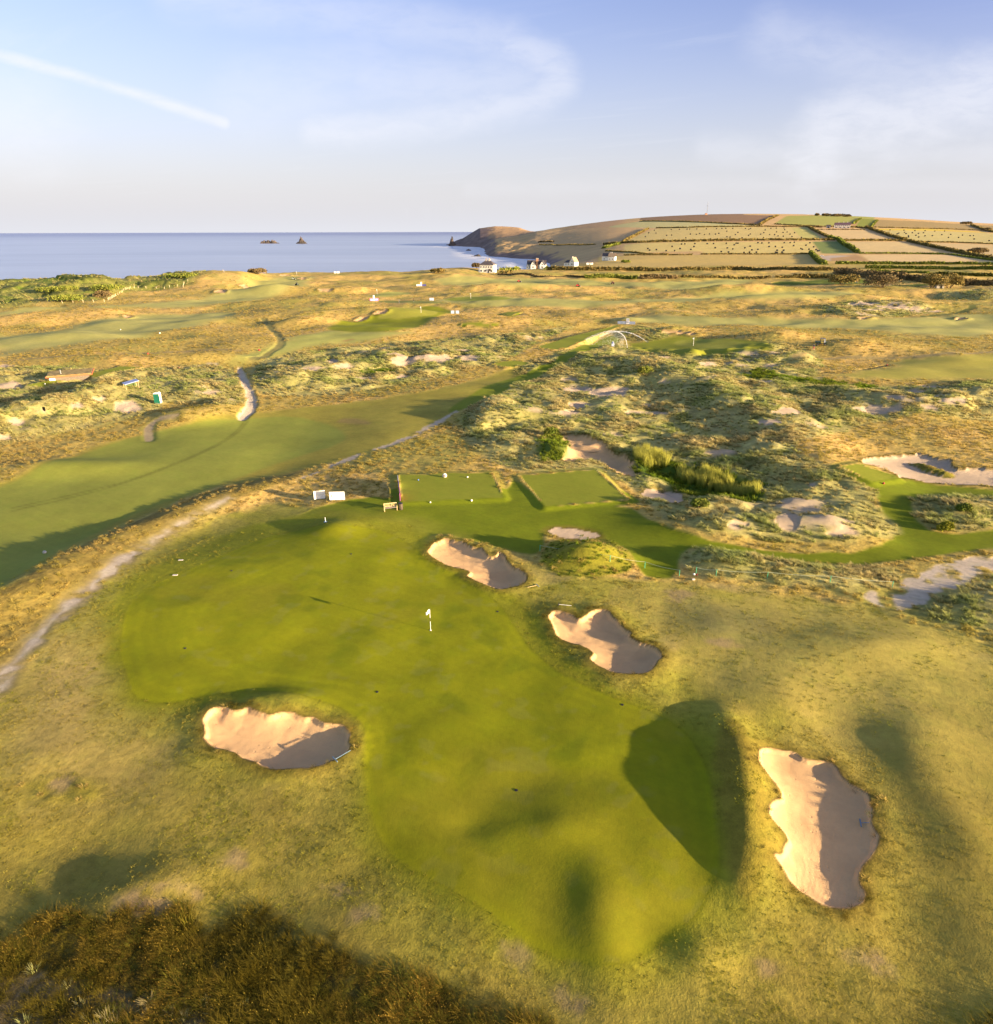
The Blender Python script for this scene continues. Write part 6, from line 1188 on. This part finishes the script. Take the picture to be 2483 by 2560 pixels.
# ---- hedges, bushes and trees: leafy masses with uneven tops
def leaf_mat(name, a, b_, sc_=.5):
    m = bpy.data.materials.new(name); m.use_nodes = True; b = m.node_tree.nodes['Principled BSDF']; g = NB(m.node_tree); pos = g.n('ShaderNodeNewGeometry').outputs['Position']
    c = g.mix(g.ramp(g.noise(pos, sc_, 5, .65), .36, .66), a, b_); g.nt.links.new(c, b.inputs[0]); b.inputs['Roughness'].default_value = .95; b.inputs['Specular IOR Level'].default_value = .1; return m
HM = leaf_mat('hedge_leaves', (.10, .095, .03), (.30, .21, .07)); HG = leaf_mat('green_leaves', (.10, .14, .02), (.24, .24, .05)); HB = leaf_mat('dark_thorn_leaves', (.10, .08, .04), (.24, .17, .08))
def leafmass(name, pts, wdt, hgt, label, m, cat='hedge', group=None, dens=1.0, leaf=None):
    """hedge along ground points: an inner thicket plus thousands of leaf-clump faces through its outer volume"""
    P = np.array(pts); seg = np.linalg.norm(np.diff(P[:, :2], axis=0), axis=1); L_ = seg.sum(); cum = np.r_[0, np.cumsum(seg)]
    o0 = P[0].copy(); leaf = leaf or max(.32, .00095*P[:, 1].mean()); n = int(min(9000, max(60, L_*(wdt+2*hgt)*1.1/(leaf*leaf)*dens)))
    s = rng.uniform(0, L_, n); x = np.interp(s, cum, P[:, 0]); y = np.interp(s, cum, P[:, 1])
    env = .75+.35*fbm(s, s*0, 9, 171, 3)+.0
    a = rng.uniform(-.15, math.pi+.15, n); rr_ = (.72+.28*rng.random(n)**.5)*(1+.12*rng.normal(size=n)); dx = np.gradient(np.interp(np.linspace(0, L_, 50), cum, P[:, 0])); dy = np.gradient(np.interp(np.linspace(0, L_, 50), cum, P[:, 1]))
    tx = np.interp(s, np.linspace(0, L_, 50), dx); ty = np.interp(s, np.linspace(0, L_, 50), dy); tl = np.hypot(tx, ty)+1e-9; nx, ny = -ty/tl, tx/tl
    off = np.cos(a)*rr_*wdt/2; x = x+nx*off+rng.normal(0, .2, n); y = y+ny*off+rng.normal(0, .2, n); z = samp(H, x, y)+np.maximum(np.sin(a), 0)*rr_*hgt*env
    C = np.stack([x, y, z], 1)-o0; u = rng.normal(size=(n, 3)); u /= np.linalg.norm(u, axis=1)[:, None]; v = np.cross(u, rng.normal(size=(n, 3))); v /= np.linalg.norm(v, axis=1)[:, None]; sz = leaf*rng.uniform(.6, 1.3, n)[:, None]
    Vv = np.stack([C-u*sz-v*sz*.6, C+u*sz-v*sz*.6, C+u*sz*.8+v*sz*.6, C-u*sz*.8+v*sz*.6], 1).reshape(-1, 3)
    # thicket core
    k = max(2, int(L_/2.5)); ss = np.linspace(0, L_, k); cx = np.interp(ss, cum, P[:, 0]); cy = np.interp(ss, cum, P[:, 1]); e2 = (.75+.35*fbm(ss, ss*0, 9, 171, 3))
    ttx = np.gradient(cx) if k > 1 else np.array([1.]); tty = np.gradient(cy); tl = np.hypot(ttx, tty)+1e-9; nx, ny = -tty/tl, ttx/tl; ang = np.linspace(0, math.pi, 6); core = []
    for i in range(k):
        gz = samp(H, cx[i], cy[i])[0]; tp = .35 if i in (0, k-1) else 1
        for q in ang: core.append((cx[i]+nx[i]*math.cos(q)*wdt*.36*tp-o0[0], cy[i]+ny[i]*math.cos(q)*wdt*.36*tp-o0[1], gz+math.sin(q)*hgt*.74*e2[i]*tp-.15-o0[2]))
    b0 = len(Vv); V = np.vstack([Vv, np.array(core)]); F_ = [(4*i, 4*i+1, 4*i+2, 4*i+3) for i in range(n)]+[(b0+i*6+j, b0+i*6+j+1, b0+(i+1)*6+j+1, b0+(i+1)*6+j) for i in range(k-1) for j in range(5)]
    me = poly_mesh(name, V, F_, m); o = link(name, me); o.location = tuple(o0); solo(o, label, cat, group); return o
def hedge(c_, L_, wdt, hgt, label, m=HM, group=None, dens=1.0):
    if group and 'field' in group: wdt *= .72; hgt *= .66
    else: hgt *= .8

    px = z_(c_, L_) if c_ else L_; return leafmass('hedge', W(px), wdt, hgt, label, m, 'hedge', group, dens)
LG = 'lane hedges below the fields'
hedge('S', [(940, 590), (1250, 590), (1600, 592), (1900, 598)], 5, 5.5, 'tall brown-green lane hedge right of the brick-chimney house', group=LG)
hedge('Q', [(0, 596), (400, 590), (900, 588), (1400, 586), (1760, 590)], 5, 5.0, 'long bushy lane hedge under the lower pasture', group=LG)
hedge('S', [(480, 590), (640, 590), (800, 582), (940, 580)], 6, 4.5, 'bushy hedge between the square white house and the gabled house', HG, LG); hedge('S', [(490, 622), (560, 625), (600, 618)], 6, 4.0, 'dark bush line beside the square white house', group=LG)
hedge('Q', [(0, 672), (180, 668), (350, 668)], 5, 5.0, 'reddish-brown thicket at the left of the second hedge', HB, LG); hedge('Q', [(360, 660), (800, 664), (1240, 662)], 4, 3.0, 'low second hedge nearer the course', group=LG); hedge('Q', [(1290, 660), (1460, 660)], 4, 2.6, 'short gap-side piece of the second hedge', group=LG)
hedge('Q', [(1460, 658), (1900, 660)], 5, 5.0, 'bushy right-hand part of the second hedge', group=LG)
hedge('R', [(-30, 690), (160, 692), (330, 694)], 6, 5.0, 'bushy hedge above the small green at the foot of the fields', group=LG)
hedge('R', [(330, 722), (520, 728), (700, 768), (1100, 790), (1350, 810)], 14, 8.5, 'thick dark thorn belt running right from the lane', HB, LG, .8); hedge('R', [(1540, 832), (1720, 838), (1901, 845), (2100, 850)], 9, 6.5, 'thick thorn belt at the far right edge', HB, LG)
hedge('R', [(350, 630), (900, 632), (1400, 634), (2000, 640)], 5, 5.0, 'upper green hedge of the pair along the cream stubble', HG, LG); hedge('R', [(640, 672), (1100, 676), (1500, 686), (2000, 690)], 5, 5.0, 'lower green hedge of the pair below the cream stubble', HG, LG)
hedge('R', [(700, 700), (1000, 715), (1270, 722)], 6, 3.0, 'low rough green hedge under the paired hedges', HG, LG); hedge('R', [(1280, 742), (1500, 740), (1700, 745), (1900, 750)], 7, 4.0, 'dark green bank under the paired hedges at the right', leaf_mat('dark_bank', (.03, .045, .01), (.08, .08, .015)), LG)
hedge('S', [(480, 632), (800, 640), (1200, 655), (1300, 662)], 3, 2.0, 'long dark bank between the fairway and the dry field', HB, LG); hedge('S', [(1300, 664), (1450, 655), (1600, 655), (1800, 672)], 6, 4.0, 'low green swelling bank at the right end of the dark bank', HG, LG)
FG = 'field hedges on the hill'
for i, (c_, L_, w_, h_, lab, mm_) in enumerate([
    ('Q', [(-350, 352), (0, 330), (500, 318), (1000, 310), (1640, 306), (1850, 308)], 7, 5.5, 'thick hedge between the two bale fields', HM), ('R', [(75, 262), (180, 320), (300, 375)], 7, 6, 'diagonal hedge running down left of the terrace field', HM),
    ('R', [(290, 372), (380, 395), (450, 450), (520, 490), (570, 522)], 8, 8, 'dark curved hedge between the small green field and the stubble', HG), ('R', [(410, 402), (700, 402), (1040, 402)], 5, 5, 'hedge between the terrace stubble and the wide stubble field', HM),
    ('R', [(650, 270), (780, 318), (900, 360), (1040, 398)], 9, 7, 'broad diagonal hedge left of the right-hand bale field', HM), ('R', [(1070, 408), (1250, 450), (1450, 495), (1640, 535), (1901, 585), (2100, 620)], 9, 7, 'broad diagonal hedge across the right of the hill', HM),
    ('R', [(585, 528), (900, 528), (1200, 532), (1500, 540), (1901, 598)], 3.5, 3, 'thin dark hedge above the long cream field', HG), ('R', [(105, 525), (140, 560), (190, 610), (240, 635)], 8, 7, 'rounded green hedge left of the gravel area', HG),
    ('R', [(1170, 414), (1550, 420), (1901, 434), (2200, 445)], 3.5, 3, 'thin hedge below the right-hand bale field', HM), ('Q', [(0, 128), (500, 134), (800, 148), (1140, 165)], 4, 3.5, 'thin hedge under the bare brown mast field', HM),
    ('Q', [(150, 192), (450, 188), (700, 181), (1100, 178), (1600, 180)], 4, 3.5, 'thin hedge along the top of the upper bale field', HM), ('Q', [(580, 442), (1000, 441), (1400, 441), (1640, 438)], 3, 2.5, 'thin hedge along the bottom of the lower bale field', HM),
    ('Q', [(-150, 452), (200, 448), (500, 447)], 3, 2.5, 'thin bank at the lower left of the bale fields', HM), ('R', [(90, 268), (220, 270)], 6, 6, 'dark hedge piece left of the hillside barn', HB), ('R', [(480, 272), (560, 272), (650, 280)], 6, 5, 'hedge right of the hillside terrace', HM),
    ('R', [(160, 292), (400, 293), (640, 294)], 3, 1.6, 'hedge in front of the hillside terrace', HB), ('S', [(1665, 322), (1780, 262), (1900, 200)], 6, 5, 'diagonal hedge at the left end of the bale fields', HM), ('S', [(1480, 385), (1560, 362), (1630, 345)], 10, 6, 'green scrub at the lower left corner of the bale fields', HG),
    ('S', [(870, 350), (1100, 352), (1400, 348)], 3, 2, 'thin bank crossing the brown slope', HM), ('S', [(865, 325), (930, 322), (1000, 322)], 8, 4, 'dark scrub patch on the brown slope', HB), ('R', [(700, 268), (1100, 280), (1500, 288), (1780, 300)], 3, 2.2, 'thin hedge above the yellow strip', HM),
    ('R', [(530, 235), (560, 205), (600, 182)], 5, 4, 'short hedge climbing beside the orange-brown strip', HG), ('R', [(705, 265), (735, 230), (765, 200)], 4, 3, 'short hedge between green and tan fields near the top', HG), ('R', [(1690, 250), (1780, 282), (1901, 320)], 8, 6, 'hedge descending from the skyline at the far right', HM),
    ('Q', [(1140, 160), (1220, 110), (1310, 72)], 8, 5, 'scrubby hedge left of the hilltop green field', HM), ('Q', [(1280, 155), (1600, 172), (1850, 180)], 4, 3, 'thin hedge along the foot of the hilltop green field', HM), ('S', [(1500, 410), (1600, 415), (1900, 440), (2100, 440)], 4, 2.5, 'thin scrubby bank above the farm cottage', HM)]):
    hedge(c_, L_, w_, h_, lab, mm_, FG)
# bushes: single shrubs with stems and a leafy crown
def bush(p, w_, h_, label, m=HM, name='bush', cat='bush', group=None, squash=.8):
    t = thing(name, label, cat, p, 0, group); n = int(min(2600, max(90, 260*w_*h_/max(.12, (.0011*p[1])**2*10)))); leaf = max(.14, .0009*p[1])
    V = []; K = []
    lobes = [(rng.uniform(-.33, .33)*w_, rng.uniform(-.25, .25)*w_*squash, rng.uniform(.38, .62)*h_, rng.uniform(.24, .38)) for _ in range(9)]
    st_ = MB()
    for (a, b_, c_, r) in lobes[:6]: st_.rod((a*.15, b_*.15, -.1), (a*.8, b_*.8, c_), .05+.008*w_, 5)
    st_.part('stems', mat('bark', (.10, .07, .05), .9), t)
    L_ = rng.integers(0, 9, n); th = rng.uniform(0, 6.283, n); ph = np.arccos(rng.uniform(-.6, 1, n)); r_ = rng.uniform(.55, 1.05, n)
    lo = np.array(lobes)[L_]; C = np.stack([lo[:, 0]+np.sin(ph)*np.cos(th)*lo[:, 3]*w_*r_, lo[:, 1]+np.sin(ph)*np.sin(th)*lo[:, 3]*w_*squash*r_, lo[:, 2]+np.cos(ph)*lo[:, 3]*h_*1.25*r_], 1); C[:, 2] = np.maximum(C[:, 2], .05)
    u = rng.normal(size=(n, 3)); u /= np.linalg.norm(u, axis=1)[:, None]; v = np.cross(u, rng.normal(size=(n, 3))); v /= np.linalg.norm(v, axis=1)[:, None]; sz = leaf*rng.uniform(.6, 1.4, n)[:, None]
    Vv = np.stack([C-u*sz, C-v*sz*.6, C+u*sz, C+v*sz*.6], 1).reshape(-1, 3); me = poly_mesh('foliage', Vv, [(4*i, 4*i+1, 4*i+2, 4*i+3) for i in range(n)], m); link('foliage', me, t); return t
SB = 'shrubs at the foot of the fields'
for (x, y, w_, h_, lab) in [(412, 830, 17, 6.5, 'wide dark thorn bush left of the single white board'), (810, 862, 19, 8, 'rounded thorn bush between the two small greens'), (1290, 870, 17, 9, 'large thorn bush left of the stone hut'), (1470, 868, 16, 9, 'tawny thorn bush right of the stone hut')]:
    bush(atz('R', x, y), w_, h_, lab, HM if w_ < 19 else HB, group=SB)
p = atz('R', 1372, 868); t = thing('stone_hut', 'small grey hut half hidden between two thorn bushes', 'hut', p, yawcam(p)+.3); MB().box(0, 0, 0, 4, 3, 3.2).part('wall', STONE, t); MB().gable(0, 0, 3.2, 4, 3, 1.3).part('roof', SLATE, t); MB().box(.5, -1.53, 0, 1, .08, 2).part('door', DARKM, t)
bush(atz('B', 135, 78), 12, 4.5, 'dark round bush on the coastal skyline left of the flag', HB); bush(atz('S', 1690, 522), 9, 3.6, 'round green bush right of the farm cottage', HG); bush(atz('C', 1262, 842), 3.2, 1.9, 'small bright green bush in the dune hollow', HG)
bush(atz('S', 278, 575), 9, 5, 'dark bush left of the square white house', HB); bush(atz('B', 1525, 68), 12, 4, 'brown-green bush on the coast left of the white house', HM)
bush(atz('A', 525, 285), 16, 3.2, 'bright green low bush under the coastal dunes', HG); bush(atz('A', 800, 262), 8, 4, 'dark bush beside the coastal fence', HB); bush(atz('A', 1380, 112), 22, 3.5, 'bright green gorse patch high on the coastal dunes', HG); bush(atz('A', 440, 215), 20, 3.4, 'olive bush on the coastal dune slope', HG)
bush(atz('A', 820, 205), 16, 3.4, 'rounded green bush higher on the coastal slope', HG)
bush(atz('K', 1290, 1120), 1.8, 1.1, 'yellow-green broom bush at the edge of the right-hand dune', leaf_mat('yellow_green', (.16, .17, .02), (.30, .28, .03))); bush(atz('K', 1510, 880), 1.6, 1.0, 'small dark green bush on the right-hand dune', HG)
bush(atz('H', 245, 125), 2.4, 1.6, 'dark green bush above the sand hollow', HG); bush(atz('H', 1420, 690), 2.0, 1.3, 'green weedy bush at the dune edge by the walkway', HG)
for (x, y, w_, lab) in [(168, 157, 14, 'smallest tree clump on the hilltop skyline'), (262, 158, 32, 'rounded tree clump on the hilltop skyline'), (370, 162, 46, 'longest tree clump on the hilltop skyline'), (470, 166, 24, 'right-hand tree clump on the hilltop skyline'), (1640, 240, 30, 'lone tree clump on the right skyline'), (1745, 530, 30, 'round tree standing in the right-hand diagonal hedge'), (1830, 305, 24, 'tree at the far right hedge junction')]:
    bush(atz('R', x, y), w_, 8, lab, HB, 'tree', 'tree', 'trees on the hill', .5)
# ---- coastal fence of short stakes
fp = W(z_('A', [(480, 300), (560, 296), (640, 294), (720, 292), (800, 290), (830, 278), (860, 262), (890, 245), (920, 230), (950, 205), (1000, 184), (1060, 184), (1120, 186), (1200, 190), (1260, 190), (1300, 178), (1360, 172), (1405, 180), (1412, 150), (1440, 132), (1500, 124)]))
t = thing('stake_fence', 'line of pale wooden stakes round the coastal dune', 'fence', fp[0]); o0 = fp[0]; stake = MB().box(0, 0, -.2, .14, .14, 1.5).mesh('stake', mat('pale_stake', (.6, .5, .35), .8))
for a, b_ in zip(fp[:-1], fp[1:]):
    n = max(1, int(np.linalg.norm((b_-a)[:2])/3.2))
    for i in range(n):
        q = a+(b_-a)*i/n; q[2] = samp(H, q[0], q[1])[0]; o = link('stake', stake, t); o.location = tuple(q-o0); o.rotation_euler = (rng.normal(0, .08), rng.normal(0, .08), rng.uniform(0, 3))
p = atz('A', 1718, 62); q = MB(); q.box(0, 0, 0, .5, 9, .12); o = q.part('timber_steps', mat('pale_stake'), None); o.location = (p[0], p[1], p[2]+.2); o.rotation_euler = (.25, 0, .5); solo(o, 'pale timber steps on the coastal crest', 'steps')
# ---- sea rocks
RM = leaf_mat('sea_rock', (.05, .045, .045), (.13, .10, .09), .03)
def rock(px, dist, wpx, hpx, label, peaks, seed):
    s_ = (.9225*dist+12.7)/FPX; wd = wpx*s_; hh_ = hpx*s_; n = 56; m_ = 20; V = []; x0 = (px-1241.5)*s_
    for i in range(n):
        for j in range(m_):
            u = i/(n-1)*2-1; v = j/(m_-1)*2-1; e = max(0, 1-abs(u)**2.2)*max(0, 1-v*v); hgt_ = max(a*math.exp(-((u-c_)/w_)**2) for a, c_, w_ in peaks)
            jag = 1+.3*float(vn(np.array([u*9+seed]), np.array([v*4.0]), 1.0, seed)[0])+.18*float(vn(np.array([u*22]), np.array([v*9.0]), 1.0, seed+3)[0])
            V.append((u*wd/2, v*wd*.22, (e**.55)*hgt_*jag*hh_-2.5*(1-e)))
    F_ = [(i*m_+j, (i+1)*m_+j, (i+1)*m_+j+1, i*m_+j+1) for i in range(n-1) for j in range(m_-1)]
    o = link('sea_rock', poly_mesh('sea_rock', V, F_, RM)); o.location = (x0, dist, SEA-.3); solo(o, label, 'sea rock', 'rocks standing in the sea')
rock(676.5, 3300, 52, 9, 'long low rock in the sea, left of the pair offshore', [(1.0, -.7, .35), (.8, -.2, .3), (.85, .3, .35), (.4, .8, .3)], 3); rock(755, 3200, 31, 14, 'steep pointed rock, right of the pair offshore', [(1.0, .0, .45), (.5, .45, .5), (.4, -.5, .5)], 5)
rock(1133, 2600, 24, 19, 'tall pointed sea stack beside the headland', [(1.0, -.1, .55), (.4, .55, .5)], 8); rock(1172, 1950, 22, 4, 'low reef reaching into the bay, farther one', [(1, .2, .8)], 11); rock(1192, 1500, 34, 5, 'low reef reaching into the bay, nearer one', [(1, .4, .7), (.5, -.6, .4)], 12)
# ---- sprinklers: jets of drops and a drifting veil
DROP = mat('water_drops', (.85, .87, .92), .3, spec=.5)
def sprinkler(pb, ptop, pend, label, veil, seed):
    """jet from the head, over the top, ending where the veil falls; drops as small faces"""
    r = np.random.default_rng(seed); t = thing('garden_sprinkler', label, 'sprinkler', pb, 0, 'sprinklers throwing water'); MB().cyl(0, 0, 0, .12, .45, 10).part('head', BLACK, t); MB().rod((0, 0, .4), (-.25, .05, .65), .05).part('nozzle', GREYM, t)
    def drops(name, C, sz):
        n = len(C); u = r.normal(size=(n, 3)); u /= np.linalg.norm(u, axis=1)[:, None]; v = np.cross(u, r.normal(size=(n, 3))); v /= np.linalg.norm(v, axis=1)[:, None]; s_ = sz*r.uniform(.5, 1.3, n)[:, None]
        Vv = np.stack([C-u*s_, C+u*s_*.5-v*s_, C+u*s_*.5+v*s_], 1).reshape(-1, 3); o = link(name, poly_mesh(name, Vv, [(3*i, 3*i+1, 3*i+2) for i in range(n)], DROP), t); o['kind'] = 'stuff'
    n = 3200; f = r.random(n)**.8; B = np.zeros(3); T_ = np.array(ptop); E_ = np.array(pend); C = (1-f)[:, None]**2*B+2*(f*(1-f))[:, None]*(2*T_-.5*E_)+(f*f)[:, None]*E_
    C += r.normal(size=(n, 3))*(.03+.16*f)[:, None]; drops('water_jet', C, .045)
    if veil:
        n = 5200; f = r.uniform(.25, 1, n); C = (1-f)[:, None]**2*B+2*(f*(1-f))[:, None]*(2*T_-.5*E_)+(f*f)[:, None]*E_; fall = r.random(n)**1.1; C[:, 2] *= (1-fall*.93); C += r.normal(size=(n, 3))*(.15+.5*fall)[:, None]; C[:, 2] = np.maximum(C[:, 2], .1); drops('water_veil', C, .036)
pb = at(1568.5, 873.5); sprinkler(pb, (-3.4, 4, 5.0), (-13, 12, .6), 'nearer sprinkler throwing a tall white arc with a misty veil', True, 5); pb = at(1620.5, 856.5); sprinkler(pb, (-7.5, 5, 2.9), (-15, 10, .5), 'farther sprinkler throwing a flat thin arc leftwards', False, 6)
# small sailing boat off the beach
p = np.array([(769-1241.5)/FPX*(.9225*760+12.7), 760, SEA]); t = thing('sailing_boat', 'small white boat with bare mast close to the beach', 'boat', p, .1); h_ = MB(); h_.V = [(-4, 0, .9), (-3, -1.2, 1.0), (2.5, -1.2, 1.1), (4.2, 0, 1.4), (2.5, 1.2, 1.1), (-3, 1.2, 1.0), (-3, -.5, -.3), (2.8, -.4, -.3), (2.8, .4, -.3), (-3, .5, -.3)]
h_.F = [(0, 1, 2, 3, 4, 5), (1, 6, 7, 2), (2, 7, 3), (5, 4, 8, 9), (4, 3, 8), (0, 6, 1), (0, 5, 9), (0, 9, 6), (6, 9, 8, 7), (3, 7, 8)]; h_.part('hull', WHITE, t); MB().box(-.8, 0, 1.0, 2.6, 1.3, .7).part('cabin', WHITE, t); MB().rod((.5, 0, 1), (.5, 0, 9), .1).part('mast', WHITE, t)
